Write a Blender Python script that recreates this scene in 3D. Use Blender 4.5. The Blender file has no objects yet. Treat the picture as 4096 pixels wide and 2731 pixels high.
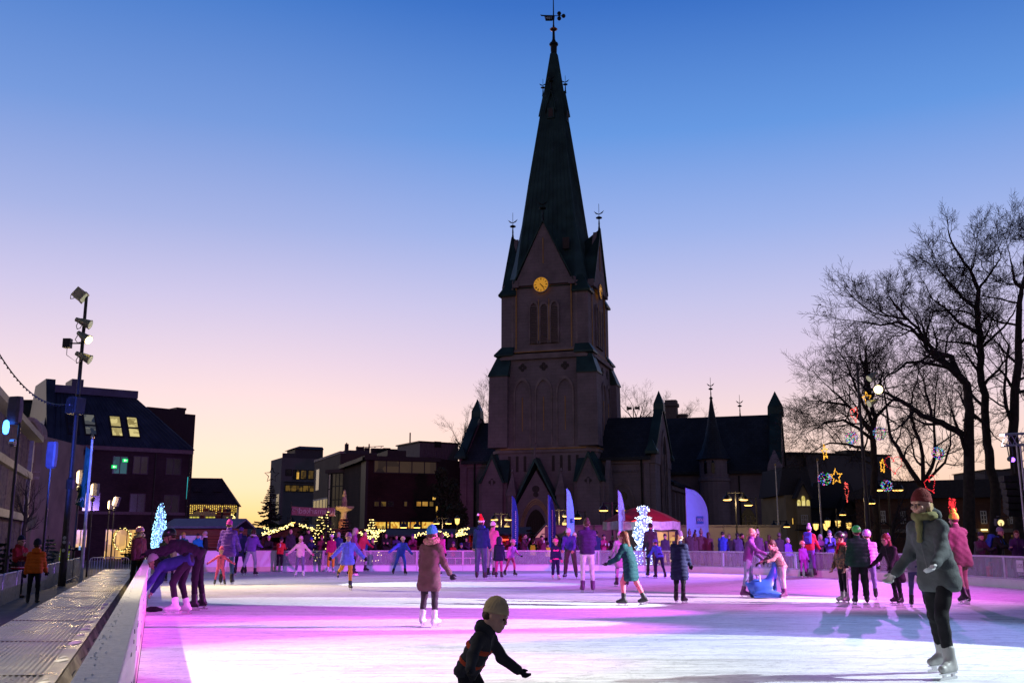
import bpy,math,random
import numpy as np
from mathutils import Vector,Matrix
R=math.radians
random.seed(7)
SC=bpy.context.scene
COL=SC.collection

# ---------------------------------------------------------------- camera, sky, sun, exposure
F=3982.2
PT=math.atan(797.5/F)
CP,SP=math.cos(PT),math.sin(PT)
EYE=1.3
cam=bpy.data.cameras.new("camera")
cam.sensor_width=36.0
cam.lens=36.0*F/4096
cam.clip_end=6000
cam.clip_start=0.05
camo=bpy.data.objects.new("camera",cam)
COL.objects.link(camo)
camo.location=(0,0,EYE)
camo.rotation_euler=(R(90)+PT,0,0)
SC.camera=camo
SC.view_settings.view_transform= 'Standard'
SC.view_settings.look= 'None'
SC.view_settings.exposure=0
SC.view_settings.gamma=1
try:
 SC.cycles.sample_clamp_indirect=4
 SC.cycles.use_denoising=True
 SC.cycles.max_bounces=6
 SC.cycles.diffuse_bounces=2
 SC.cycles.glossy_bounces=3
 SC.cycles.transparent_max_bounces=12
 SC.cycles.caustics_reflective=False
 SC.cycles.caustics_refractive=False
except Exception:
 pass

def lin(c):
 """sRGB 0-255 triple or linear floats -> linear RGB"""
 if max(c) > 1.0:
  return tuple(((x/255+0.055)/1.055) ** 2.4 if x > 10.3 else x/255/12.92 for x in c)
 return tuple(c)

def make_world():
 w=bpy.data.worlds.new("World")
 SC.world=w
 w.use_nodes=True
 nt=w.node_tree
 N,L=nt.nodes,nt.links
 bg=N["Background"]
 tc=N.new("ShaderNodeTexCoord")
 sx=N.new("ShaderNodeSeparateXYZ")
 L.new(tc.outputs["Generated"],sx.inputs[0])
 def ramp(stops):
  r=N.new("ShaderNodeValToRGB")
  r.color_ramp.interpolation= 'EASE' if False else 'LINEAR'
  e=r.color_ramp.elements
  while len(e) < len(stops):
   e.new(0.5)
  for i,(p,c) in enumerate(stops):
   e[i].position=p
   e[i].color=(*lin(c),1)
  L.new(sx.outputs[2],r.inputs[0])
  return r
 glow=ramp([(0,(255,208,110)),(.022,(255,224,150)),(.05,(254,230,194)),(.085,(253,229,210)),(.125,(248,220,220)),
     (.17,(231,209,226)),(.23,(202,194,230)),(.30,(160,173,225)),(.39,(110,148,217)),(.50,(56,116,200)),
     (.64,(30,70,142)),(1,(14,34,78))])
 pink=ramp([(0,(252,190,150)),(.022,(250,200,170)),(.05,(250,210,188)),(.085,(247,214,204)),(.125,(239,211,216)),
     (.17,(220,200,226)),(.23,(192,190,230)),(.30,(150,172,230)),(.39,(92,146,222)),(.50,(40,104,194)),
     (.64,(26,68,146)),(1,(14,34,78))])
 mx=N.new("ShaderNodeMix"); mx.data_type= 'RGBA'
 mr=N.new("ShaderNodeMapRange"); mr.interpolation_type= 'SMOOTHSTEP'
 mr.inputs[1].default_value=-.30; mr.inputs[2].default_value=.06
 L.new(sx.outputs[0],mr.inputs[0])
 L.new(mr.outputs[0],mx.inputs[0]); L.new(glow.outputs[0],mx.inputs[6]); L.new(pink.outputs[0],mx.inputs[7])
 # the sky opposite the afterglow is far darker
 dp=N.new("ShaderNodeVectorMath"); dp.operation= 'DOT_PRODUCT'
 dp.inputs[1].default_value=(-.18,.984,0)
 L.new(tc.outputs["Generated"],dp.inputs[0])
 md=N.new("ShaderNodeMapRange"); md.interpolation_type= 'SMOOTHSTEP'
 md.inputs[1].default_value=-.1; md.inputs[2].default_value=.78
 md.inputs[3].default_value=.34; md.inputs[4].default_value=1.0
 L.new(dp.outputs["Value"],md.inputs[0])
 mu=N.new("ShaderNodeMix"); mu.data_type= 'RGBA'; mu.blend_type= 'MULTIPLY'; mu.inputs[0].default_value=1
 L.new(mx.outputs[2],mu.inputs[6])
 L.new(md.outputs[0],mu.inputs[7])
 sk=N.new("ShaderNodeTexSky"); sk.sky_type= 'NISHITA'; sk.sun_disc=False
 sk.sun_elevation=R(-1.0); sk.sun_rotation=R(-10.4)
 ad=N.new("ShaderNodeMix"); ad.data_type= 'RGBA'; ad.blend_type= 'ADD'; ad.inputs[0].default_value=.08
 L.new(mu.outputs[2],ad.inputs[6]); L.new(sk.outputs[0],ad.inputs[7])
 L.new(ad.outputs[2],bg.inputs[0])
 bg.inputs[1].default_value=1.0
make_world()

sun=bpy.data.lights.new("sun",'SUN')
sun.energy=0.25; sun.angle=R(8); sun.color=(1,.62,.36)
suno=bpy.data.objects.new("sun",sun); COL.objects.link(suno)
suno.rotation_euler=Vector((.18,-.982,-.045)).to_track_quat('-Z','Y').to_euler()

# ---------------------------------------------------------------- photograph pixel -> world helpers (4096 x 2731 pixels)
def ray(u,v):
 y=(1365.5-v)/F
 return Vector(((u-2048)/F,CP-y*SP,SP+y*CP))
def W(u,v,Y):
 d=ray(u,v); t=Y/d.y
 return Vector((d.x*t,Y,EYE+d.z*t))
def G(u,v,z=0.0):
 d=ray(u,v); t=(z-EYE)/d.z
 return Vector((d.x*t,d.y*t,z))
def Zv(v,Y):
 return W(2048,v,Y).z

def spot(name,pos,target,power,color,angle,blend=.3,radius=.12,parent=None,scale=None):
 l=bpy.data.lights.new(name,'SPOT')
 l.energy=power; l.color=color; l.spot_size=R(angle); l.spot_blend=blend; l.shadow_soft_size=radius
 o=bpy.data.objects.new(name,l); COL.objects.link(o)
 o.location=pos
 o.rotation_euler=(Vector(target)-Vector(pos)).to_track_quat('-Z','Y').to_euler()
 return o
def point(name,pos,power,color,radius=.15):
 l=bpy.data.lights.new(name,'POINT'); l.energy=power; l.color=color; l.shadow_soft_size=radius
 o=bpy.data.objects.new(name,l); COL.objects.link(o); o.location=pos
 return o

# rink lamps: mast at left, mast at right, stage truss at right edge, and the rink's two near masts just out of frame
LP=Vector((-13.9,31.6,0)); RP=Vector((16.0,45.5,0)); TR=Vector((17.4,35.0,4.9)); NM=Vector((-7.6,8.5,8.5)); RM=Vector((15.6,11.0,8.5)); RQ=Vector((16.5,18.5,6.0))
WARM=(1,.80,.52); COOL=(.80,.88,1.0); MAG=(.95,.10,1.0); VIO=(.42,.16,1.0); BLUE=(.06,.12,1.0)
def pool(name,src,uv,radius,lum,color,blend=.12):
 """round beam aimed at a spot on the ice; lum = brightness wanted on white ice"""
 t=G(uv[0]*1.7415,uv[1]*1.7415); d=(t-src).length
 spot(name,src,t,lum*24*d ** 3/src.z,color,2*math.degrees(math.atan(radius/d)),blend,.08)
def rink_lights():
 HL=LP+Vector((.5,-.2,7.2)); HL2=LP+Vector((.5,-.2,6.3)); HR=RP+Vector((-.3,-.3,7.2)); HR2=RP+Vector((-.3,-.4,6.2))
 pool("cream_flood_near",NM,(680,1545),3.8,1.6,(1,.83,.58),.8)
 pool("cream_flood_far",HL,(570,1354),4.6,1.7,(1,.72,.28),.7)
 pool("white_pool_far",HL,(1000,1341),2.0,1.7,COOL)
 pool("white_pool_mid",RQ,(1080,1384),1.7,2.0,(.90,.92,1))
 pool("white_pool_near",RQ+Vector((0,-1,0)),(1030,1432),1.1,1.3,(.70,.72,1))
 pool("white_pool_right",RQ+Vector((0,2,0)),(1660,1374),2.0,1.5,(1,.82,1),.4)
 pool("white_pool_front",RM,(1740,1512),3.0,1.4,(.84,.97,1),.08)
 pool("white_pool_edge",RM+Vector((0,-1,-.4)),(2200,1545),2.4,.28,(.86,.97,1),.6)
 pool("magenta_left",RQ+Vector((0,-2,.5)),(500,1445),3.4,1.3,MAG,.7)
 pool("magenta_corner",RQ+Vector((0,-5,1)),(430,1535),2.2,.9,MAG,.8)
 pool("violet_centre",RQ+Vector((0,3,.5)),(1000,1362),3.2,.55,(.40,.20,1),.6)
 pool("violet_front",RM+Vector((0,2,0)),(1250,1460),3.0,.35,(.36,.30,1),.7)
 pool("magenta_mid",RQ+Vector((0,1,-.3)),(1000,1406),2.2,1.2,MAG,.4)
 pool("magenta_right",RQ+Vector((0,1.5,.4)),(1700,1382),3.4,.75,(1,.22,.95),.6)
 pool("pink_right",RQ+Vector((0,5,1)),(1950,1385),3.4,.45,(1,.40,.86),.5)
 pool("violet_mid",HR,(1300,1328),7.0,1.25,VIO,.6)
 pool("violet_right",HR2,(2000,1345),5.0,.5,(.6,.22,1),.6)
 pool("blue_right",RM+Vector((.3,.5,-.6)),(1800,1445),4.4,.65,(.30,.42,1),.7)
 # general light on skaters, boards and the crowd behind them
 spot("rink_flood_left",HL2,(-2,33,0),2400,(1,.86,.66),85,.8,.15)
 spot("rink_flood_near",NM,(-2.5,10,0),1300,WARM,105,.9,.12)
 spot("violet_crowd",TR,(2,47,.9),26000,(.36,.20,1),60,.8,.2)
 spot("magenta_crowd",RM+Vector((0,0,-2)),(1,46,1.0),36000,(1,.06,.78),46,.8,.2)
 spot("violet_left_crowd",RM+Vector((0,0,-2.3)),(-9,43,.2),24000,(.50,.10,1),19,.9,.2)
 spot("magenta_side",NM+Vector((0,0,-.6)),(-4,17,0),1500,MAG,60,.7,.1)
rink_lights()

# ---------------------------------------------------------------- materials
MATS={}
def new_mat(name):
 m=bpy.data.materials.new(name); m.use_nodes=True
 return m,m.node_tree.nodes,m.node_tree.links,m.node_tree.nodes["Principled BSDF"]
def M(name,col=(.5,.5,.5),rough=.7,metal=0.0,var=.22,scale=6.0,bump=0.0,bscale=None,spec=.3,emit=None,es=0.0,alpha=1.0,trans=0.0):
 if name in MATS:
  return MATS[name]
 m,N,L,b=new_mat(name)
 col=lin(col)
 b.inputs["Roughness"].default_value=rough
 b.inputs["Metallic"].default_value=metal
 b.inputs["Specular IOR Level"].default_value=spec
 tc=N.new("ShaderNodeTexCoord")
 nz=N.new("ShaderNodeTexNoise"); nz.inputs["Scale"].default_value=scale; nz.inputs["Detail"].default_value=5
 L.new(tc.outputs["Object"],nz.inputs["Vector"])
 rp=N.new("ShaderNodeValToRGB")
 rp.color_ramp.elements[0].position=.3; rp.color_ramp.elements[1].position=.7
 rp.color_ramp.elements[0].color=(*[c*(1-var) for c in col],1)
 rp.color_ramp.elements[1].color=(*[min(1,c*(1+var)) for c in col],1)
 L.new(nz.outputs["Fac"],rp.inputs[0])
 L.new(rp.outputs[0],b.inputs["Base Color"])
 if bump:
  nb=N.new("ShaderNodeTexNoise"); nb.inputs["Scale"].default_value=bscale or scale*6; nb.inputs["Detail"].default_value=4
  L.new(tc.outputs["Object"],nb.inputs["Vector"])
  bp=N.new("ShaderNodeBump"); bp.inputs["Strength"].default_value=bump; bp.inputs["Distance"].default_value=.03
  L.new(nb.outputs["Fac"],bp.inputs["Height"]); L.new(bp.outputs[0],b.inputs["Normal"])
 if emit is not None:
  b.inputs["Emission Color"].default_value=(*lin(emit),1)
  b.inputs["Emission Strength"].default_value=es
  m.cycles.emission_sampling= 'NONE'
 if alpha < 1: b.inputs["Alpha"].default_value=alpha
 if trans: b.inputs["Transmission Weight"].default_value=trans
 MATS[name]=m
 return m
def glow(name,col,es):
 return M("glow_" +name,(30,30,30),.5,var=.05,emit=col,es=es)
def M_brick(name,c1,c2,mortar,sx=1.0,rough=.85,direction=(1,0),var=.5,bw=.24,bh=.075,bump=.25):
 """courses of brick or stone running along a wall direction"""
 if name in MATS: return MATS[name]
 m,N,L,b=new_mat(name)
 b.inputs["Roughness"].default_value=rough; b.inputs["Specular IOR Level"].default_value=.2
 g=N.new("ShaderNodeNewGeometry")
 dt=N.new("ShaderNodeVectorMath"); dt.operation= 'DOT_PRODUCT'; dt.inputs[1].default_value=(direction[0],direction[1],0)
 L.new(g.outputs["Position"],dt.inputs[0])
 s=N.new("ShaderNodeSeparateXYZ"); L.new(g.outputs["Position"],s.inputs[0])
 c=N.new("ShaderNodeCombineXYZ"); L.new(dt.outputs["Value"],c.inputs[0]); L.new(s.outputs[2],c.inputs[1])
 t=N.new("ShaderNodeTexBrick"); t.inputs["Scale"].default_value=1
 t.inputs["Brick Width"].default_value=bw; t.inputs["Row Height"].default_value=bh; t.inputs["Mortar Size"].default_value=bh*.10
 t.inputs["Color1"].default_value=(*lin(c1),1); t.inputs["Color2"].default_value=(*lin(c2),1); t.inputs["Mortar"].default_value=(*lin(mortar),1)
 L.new(c.outputs[0],t.inputs["Vector"])
 nz=N.new("ShaderNodeTexNoise"); nz.inputs["Scale"].default_value=.35; nz.inputs["Detail"].default_value=8; nz.inputs["Roughness"].default_value=.65
 L.new(g.outputs["Position"],nz.inputs["Vector"])
 mp=N.new("ShaderNodeMapRange"); mp.inputs[1].default_value=.3; mp.inputs[2].default_value=.7; mp.inputs[3].default_value=1-var; mp.inputs[4].default_value=1+var*.6
 L.new(nz.outputs["Fac"],mp.inputs[0])
 mu=N.new("ShaderNodeMix"); mu.data_type= 'RGBA'; mu.blend_type= 'MULTIPLY'; mu.inputs[0].default_value=1
 L.new(t.outputs["Color"],mu.inputs[6]); L.new(mp.outputs[0],mu.inputs[7])
 L.new(mu.outputs[2],b.inputs["Base Color"])
 bp=N.new("ShaderNodeBump"); bp.inputs["Strength"].default_value=bump; bp.inputs["Distance"].default_value=.02
 L.new(t.outputs["Fac"],bp.inputs["Height"]); bp.invert=True
 L.new(bp.outputs[0],b.inputs["Normal"])
 MATS[name]=m
 return m
def M_stripe(name,c1,c2,freq,rough=.8,axis=2):
 if name in MATS: return MATS[name]
 m,N,L,b=new_mat(name)
 b.inputs["Roughness"].default_value=rough
 tc=N.new("ShaderNodeTexCoord")
 w=N.new("ShaderNodeTexWave"); w.bands_direction= 'XYZ'[axis]; w.inputs["Scale"].default_value=freq; w.inputs["Distortion"].default_value=.4
 L.new(tc.outputs["Object"],w.inputs["Vector"])
 r=N.new("ShaderNodeValToRGB"); r.color_ramp.interpolation= 'CONSTANT'
 r.color_ramp.elements[0].color=(*lin(c1),1); r.color_ramp.elements[1].position=.5; r.color_ramp.elements[1].color=(*lin(c2),1)
 L.new(w.outputs["Fac"],r.inputs[0]); L.new(r.outputs[0],b.inputs["Base Color"])
 MATS[name]=m
 return m
def M_spots(name,cols,scale,rough=.8):
 """blotched cloth (camouflage, leopard)"""
 if name in MATS: return MATS[name]
 m,N,L,b=new_mat(name)
 b.inputs["Roughness"].default_value=rough
 tc=N.new("ShaderNodeTexCoord")
 nz=N.new("ShaderNodeTexNoise"); nz.inputs["Scale"].default_value=scale; nz.inputs["Detail"].default_value=2
 L.new(tc.outputs["Object"],nz.inputs["Vector"])
 r=N.new("ShaderNodeValToRGB"); r.color_ramp.interpolation= 'CONSTANT'
 e=r.color_ramp.elements
 while len(e) < len(cols): e.new(.5)
 for i,c in enumerate(cols):
  e[i].position=0 if i == 0 else .36+.28*i/len(cols); e[i].color=(*lin(c),1)
 L.new(nz.outputs["Fac"],r.inputs[0]); L.new(r.outputs[0],b.inputs["Base Color"])
 MATS[name]=m
 return m
def M_glass(name,tint=(.55,.58,.62),alpha=.3,rough=.15,emit=None,es=0):
 """thin clear sheet: part transparent, part glossy film"""
 if name in MATS: return MATS[name]
 m,N,L,b=new_mat(name)
 b.inputs["Base Color"].default_value=(*lin(tint),1); b.inputs["Roughness"].default_value=rough
 tc=N.new("ShaderNodeTexCoord"); nz=N.new("ShaderNodeTexNoise"); nz.inputs["Scale"].default_value=3.5; nz.inputs["Detail"].default_value=6
 L.new(tc.outputs["Object"],nz.inputs["Vector"])
 mp=N.new("ShaderNodeMapRange"); mp.inputs[3].default_value=alpha*.6; mp.inputs[4].default_value=alpha*1.4
 L.new(nz.outputs["Fac"],mp.inputs[0]); L.new(mp.outputs[0],b.inputs["Alpha"])
 if emit: b.inputs["Emission Color"].default_value=(*lin(emit),1); b.inputs["Emission Strength"].default_value=es
 MATS[name]=m
 return m

# ---------------------------------------------------------------- mesh builder
class MB:
 def __init__(s): s.v=[]; s.f=[]; s.mi=[]; s.m=0
 def add(s,vs,fs):
  k=len(s.v)
  s.v+= [tuple(p) for p in vs]
  for f in fs: s.f.append([i+k for i in f]); s.mi.append(s.m)
  return s
 def hexa(s,p):  # 8 corners: bottom ring then top ring
  return s.add(p,[(3,2,1,0),(4,5,6,7),(0,1,5,4),(1,2,6,5),(2,3,7,6),(3,0,4,7)])
 def box(s,c,d,X=None,Y=None,Z=None):
  X=Vector((1,0,0) if X is None else X); Y=Vector((0,1,0) if Y is None else Y); Z=Vector((0,0,1) if Z is None else Z)
  c=Vector(c); a,b,e=d[0]/2,d[1]/2,d[2]/2
  return s.hexa([c+X*i*a+Y*j*b+Z*k*e for k in (-1,1) for i,j in ((-1,-1),(1,-1),(1,1),(-1,1))])
 def rings(s,rs,caps=True,closed=True):
  k=len(s.v); n=len(rs[0])
  for r in rs: s.v+= [tuple(p) for p in r]
  for i in range(len(rs)-1):
   for j in range(n if closed else n-1):
    a=k+i*n+j; b=k+i*n+(j+1) % n
    s.f.append([a,b,b+n,a+n]); s.mi.append(s.m)
  if caps:
   s.f.append([k+j for j in range(n)][::-1]); s.mi.append(s.m)
   s.f.append([k+(len(rs)-1)*n+j for j in range(n)]); s.mi.append(s.m)
  return s
 def tube(s,pts,rad,n=6,caps=True):
  pts=[Vector(p) for p in pts]
  if not hasattr(rad,'__len__'): rad=[rad]*len(pts)
  rs=[]; up=None
  for i,p in enumerate(pts):
   t=(pts[min(i+1,len(pts)-1)]-pts[max(i-1,0)])
   if t.length < 1e-9: t=Vector((0,0,1))
   t.normalize()
   if up is None:
    up=t.orthogonal().normalized()
   else:
    up=up-t*up.dot(t)
    if up.length < 1e-6: up=t.orthogonal()
    up.normalize()
   w=t.cross(up)
   rs.append([p+(up*math.cos(2*math.pi*j/n)+w*math.sin(2*math.pi*j/n))*rad[i] for j in range(n)])
  return s.rings(rs,caps)
 def lathe(s,c,prof,n=16,X=None,Y=None,Z=None):
  c=Vector(c); X=Vector((1,0,0) if X is None else X); Y=Vector((0,1,0) if Y is None else Y); Z=Vector((0,0,1) if Z is None else Z)
  return s.rings([[c+(X*math.cos(2*math.pi*j/n)+Y*math.sin(2*math.pi*j/n))*r+Z*z for j in range(n)] for r,z in prof])
 def prism(s,poly,d,f):
  """2-D outline (a, z) extruded from depth d[0] to d[1]; f(a, b, z) -> point"""
  return s.rings([[f(a,b,z) for a,z in poly] for b in d])
 def ball(s,c,r,n=6,m=4):
  return s.lathe(c,[(r*math.sin(math.pi*i/m)+1e-4,-r*math.cos(math.pi*i/m)) for i in range(m+1)],n)
 def build(s,name,mats,parent=None,smooth=False):
  me=bpy.data.meshes.new(name)
  me.from_pydata(s.v,[],s.f)
  if not isinstance(mats,(list,tuple)): mats=[mats]
  for m in mats: me.materials.append(m)
  if len(mats) > 1: me.polygons.foreach_set("material_index",s.mi)
  if smooth: me.polygons.foreach_set("use_smooth",[True]*len(me.polygons))
  me.update()
  o=bpy.data.objects.new(name,me); COL.objects.link(o)
  if parent is not None:
   o.parent=parent
  return o

def tag(o,label=None,cat=None,group=None,kind=None):
 if label: o["label"]=label
 if cat: o["category"]=cat
 if group: o["group"]=group
 if kind: o["kind"]=kind
 return o
def thing(name,label,cat,loc=(0,0,0),rz=0.0,group=None):
 o=bpy.data.objects.new(name,None); COL.objects.link(o); o.empty_display_size=.2
 o.location=loc; o.rotation_euler=(0,0,rz)
 return tag(o,label,cat,group)
def copy_tree(o,parent=None):
 c=o.copy(); COL.objects.link(c)
 if parent is not None: c.parent=parent
 for ch in list(o.children): copy_tree(ch,c)
 return c
def dup(o,loc,rz=None,label=None,scale=None):
 c=copy_tree(o); c.location=loc
 if rz is not None: c.rotation_euler=(0,0,rz)
 if label: c["label"]=label
 if scale: c.scale=(scale,)*3
 return c
def text(name,s,size,mat,M4,parent=None,ext=.01,align='CENTER'):
 """lettering as a mesh, x right / y up in the plane of M4"""
 cu=bpy.data.curves.new(name,'FONT'); cu.body=s; cu.size=size; cu.extrude=ext; cu.align_x=align; cu.align_y= 'CENTER'; cu.resolution_u=3
 t=bpy.data.objects.new(name,cu); COL.objects.link(t)
 dg=bpy.context.evaluated_depsgraph_get()
 me=bpy.data.meshes.new_from_object(t.evaluated_get(dg))
 bpy.data.objects.remove(t)
 me.transform(M4); me.materials.clear(); me.materials.append(mat)
 o=bpy.data.objects.new(name,me); COL.objects.link(o)
 if parent is not None: o.parent=parent
 return o
def plane_m4(o,x,y):
 x=Vector(x).normalized(); y=Vector(y).normalized(); z=x.cross(y)
 m=Matrix((x,y,z)).transposed().to_4x4(); m.translation=Vector(o)
 return m

BULB={}
def bulbs(pts,r,mat,name="bulbs",parent=None,n=5,m=3):
 b=MB()
 for p in pts: b.ball(p,r,n,m)
 return b.build(name,mat,parent)
def basis(o):
 return Matrix.Translation(o.location) @ o.rotation_euler.to_matrix().to_4x4()
PIECES=set("buttress copper_cap ochre_strip corner_buttress cornice gable_coping buttress_coping gallery_opening pinnacle drainpipe aisle_buttress aisle_window turret_window chimney roof_vent antenna gable_finial dormer_finial roof_finial quatrefoil tracery opening red_panel poles roof_post".split())
def wb(mb,name,mat,parent=None,smooth=False):
 """build from world coordinates under a thing; listed kinds become one object per separate piece"""
 if name in PIECES:
  up=list(range(len(mb.v)))
  def root(i):
   while up[i] != i: up[i]=up[up[i]]; i=up[i]
   return i
  for f in mb.f:
   for i in f[1:]: up[root(i)]=root(f[0])
  sets={}
  for f in mb.f: sets.setdefault(root(f[0]),[]).append(f)
  o=None
  for fs in sets.values():
   ids=sorted({i for f in fs for i in f}); mp={v: k for k,v in enumerate(ids)}
   q=MB(); q.add([mb.v[i] for i in ids],[[mp[i] for i in f] for f in fs]); w=att(q.build(name,mat,None,smooth),parent); o=o or w
  return o
 o=mb.build(name,mat,None,smooth)
 return att(o,parent)
def att(o,parent):
 if parent is not None:
  o.parent=parent
  if parent.parent is None and parent.type == 'EMPTY':
   o.matrix_parent_inverse=basis(parent).inverted()
 return o
def sstep(a,b,x):
 t=min(1,max(0,(x-a)/(b-a))); return t*t*(3-2*t)
def gz(x,y):
 return -.32+.29*sstep(-19,-12.5,x)

# ================================================================= SETTING
def mk_ground():
 m,N,L,b=new_mat("paving")
 g=N.new("ShaderNodeNewGeometry")
 t=N.new("ShaderNodeTexBrick"); t.inputs["Scale"].default_value=1; t.inputs["Brick Width"].default_value=.6; t.inputs["Row Height"].default_value=.3
 t.inputs["Mortar Size"].default_value=.012
 t.inputs["Color1"].default_value=(.09,.085,.085,1); t.inputs["Color2"].default_value=(.13,.12,.12,1); t.inputs["Mortar"].default_value=(.04,.04,.04,1)
 L.new(g.outputs["Position"],t.inputs["Vector"])
 L.new(t.outputs["Color"],b.inputs["Base Color"]); b.inputs["Roughness"].default_value=.75
 xs=[-3000,-600,-120,-60,-36,-26,-19,-17.5,-16,-14.5,-12.5,-6,0,8,16,30,60,120,600,3000]
 ys=[-300,-60,-10,0,6,12,20,28,36,44,52,64,80,110,160,260,600,1500,4000]
 mb=MB()
 mb.v=[(x,y,gz(x,y)) for y in ys for x in xs]
 n=len(xs)
 mb.f=[[j*n+i,j*n+i+1,(j+1)*n+i+1,(j+1)*n+i] for j in range(len(ys)-1) for i in range(n-1)]
 mb.mi=[0]*len(mb.f)
 tag(mb.build("ground",m),kind="structure",label="dark paved market square around the ice rink")
 # low wooded ridge on the skyline
 h=MB(); rr=random.Random(3)
 lo=[]; hi=[]
 for i in range(61):
  a=R(-60+i*2); d=1300
  z=12+10*math.sin(i*.7)+6*math.sin(i*1.9+1)+rr.uniform(0,3)
  lo.append((math.sin(a)*d,math.cos(a)*d,-5)); hi.append((math.sin(a)*d,math.cos(a)*d,z))
 bk=[(p[0]*1.3,p[1]*1.3,-5) for p in lo]
 h.rings([lo,hi,bk],caps=False,closed=False)
 tag(h.build("hills",M("hill",(.05,.05,.035),.9)),kind="structure",label="low dark wooded ridge on the horizon")
mk_ground()

LW=lambda Y: -6.78-.351*(Y-19.02)           # inner face of the left boards
LDIR=Vector((-.351,1,0)).normalized()
LNRM=Vector((1,.351,0)).normalized()            # towards the ice
FARP=[(-14.35,41.4),(-14.5,42.6),(-13.9,43.7),(-12.6,44.2),(-8,44.9),(-4,45.4),(0,45.8),(3.4,45.9),(5.8,45.2),(8.0,43.5),(9.6,41.0),(11,38.3),(12.4,35.6),(13.4,33.1),(14.0,30.4),(14.2,27.6),(14.0,24.4),(13.6,18),(13.0,9),(12.4,-2)]

def mk_ice():
 m,N,L,b=new_mat("ice")
 g=N.new("ShaderNodeNewGeometry")
 mp=N.new("ShaderNodeMapping"); mp.inputs["Scale"].default_value=(.5,2.2,1); mp.inputs["Rotation"].default_value=(0,0,.12)
 L.new(g.outputs["Position"],mp.inputs["Vector"])
 n1=N.new("ShaderNodeTexNoise"); n1.inputs["Scale"].default_value=1.1; n1.inputs["Detail"].default_value=9; n1.inputs["Roughness"].default_value=.7
 L.new(mp.outputs[0],n1.inputs["Vector"])
 n2=N.new("ShaderNodeTexNoise"); n2.inputs["Scale"].default_value=28; n2.inputs["Detail"].default_value=3
 L.new(g.outputs["Position"],n2.inputs["Vector"])
 r=N.new("ShaderNodeValToRGB"); e=r.color_ramp.elements
 e[0].position=.3; e[0].color=(.66,.68,.71,1); e[1].position=.62; e[1].color=(.83,.84,.86,1)
 L.new(n1.outputs["Fac"],r.inputs[0])
 # skate scratches
 wv=N.new("ShaderNodeTexVoronoi"); wv.feature= 'DISTANCE_TO_EDGE'; wv.inputs["Scale"].default_value=.9
 dn=N.new("ShaderNodeVectorMath"); dn.operation= 'ADD'
 sc=N.new("ShaderNodeVectorMath"); sc.operation= 'SCALE'; sc.inputs["Scale"].default_value=.9
 L.new(n1.outputs["Color"],sc.inputs[0]); L.new(mp.outputs[0],dn.inputs[0]); L.new(sc.outputs[0],dn.inputs[1]); L.new(dn.outputs[0],wv.inputs["Vector"])
 cr=N.new("ShaderNodeMapRange"); cr.inputs[1].default_value=0; cr.inputs[2].default_value=.012; cr.inputs[3].default_value=.82; cr.inputs[4].default_value=1
 L.new(wv.outputs["Distance"],cr.inputs[0])
 # specks of dirt and leaf scraps
 vs=N.new("ShaderNodeTexVoronoi"); vs.inputs["Scale"].default_value=1.7
 L.new(g.outputs["Position"],vs.inputs["Vector"])
 sp=N.new("ShaderNodeMapRange"); sp.inputs[1].default_value=.018; sp.inputs[2].default_value=.03; sp.inputs[3].default_value=.25; sp.inputs[4].default_value=1
 L.new(vs.outputs["Distance"],sp.inputs[0])
 m1=N.new("ShaderNodeMath"); m1.operation= 'MULTIPLY'; L.new(cr.outputs[0],m1.inputs[0]); L.new(sp.outputs[0],m1.inputs[1])
 # long thin blade marks in three directions, snowy and dark
 for rot,sx,sy,lo_,hi_ in ((.25,.22,9,.80,1.0),(-.5,.3,7,.84,1.0),(1.1,.25,10,.86,1.0),(.05,.12,5,.82,1.06)):
  m_=N.new("ShaderNodeMapping"); m_.inputs["Rotation"].default_value=(0,0,rot); m_.inputs["Scale"].default_value=(sx,sy,1)
  w_=N.new("ShaderNodeVectorMath"); w_.operation= 'ADD'; L.new(g.outputs["Position"],w_.inputs[0]); L.new(n1.outputs["Color"],w_.inputs[1]); L.new(w_.outputs[0],m_.inputs["Vector"])
  k_=N.new("ShaderNodeTexNoise"); k_.inputs["Scale"].default_value=1.6; k_.inputs["Detail"].default_value=4; L.new(m_.outputs[0],k_.inputs["Vector"])
  q_=N.new("ShaderNodeMapRange"); q_.inputs[1].default_value=.34; q_.inputs[2].default_value=.46; q_.inputs[3].default_value=lo_; q_.inputs[4].default_value=hi_; L.new(k_.outputs["Fac"],q_.inputs[0])
  x_=N.new("ShaderNodeMath"); x_.operation= 'MULTIPLY'; L.new(m1.outputs[0],x_.inputs[0]); L.new(q_.outputs[0],x_.inputs[1]); m1=x_
 # sweeping curved cuts left by turning skates
 def mth(op,a,b=None):
  x=N.new("ShaderNodeMath"); x.operation=op
  for i,q in enumerate((a,b)):
   if q is None: continue
   if isinstance(q,(int,float)): x.inputs[i].default_value=q
   else: L.new(q,x.inputs[i])
  return x.outputs[0]
 for cx,cy,fr_,wd in ((-9,4,1.9,.05),(8,26,1.5,.045),(14,3,2.3,.06),(-3,38,1.7,.05),(1,-6,2.1,.05)):
  ds=N.new("ShaderNodeVectorMath"); ds.operation= 'DISTANCE'; ds.inputs[1].default_value=(cx,cy,0); L.new(g.outputs["Position"],ds.inputs[0])
  ph_=mth('FRACT',mth('ADD',mth('MULTIPLY',ds.outputs["Value"],fr_),mth('MULTIPLY',n1.outputs["Fac"],2.2)))
  on=mth('MULTIPLY',mth('LESS_THAN',ph_,wd),mth('GREATER_THAN',n1.outputs["Fac"],.44))
  m1x=mth('MULTIPLY',m1.outputs[0],mth('SUBTRACT',1,mth('MULTIPLY',on,.22))); m1=m1x.node
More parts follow.
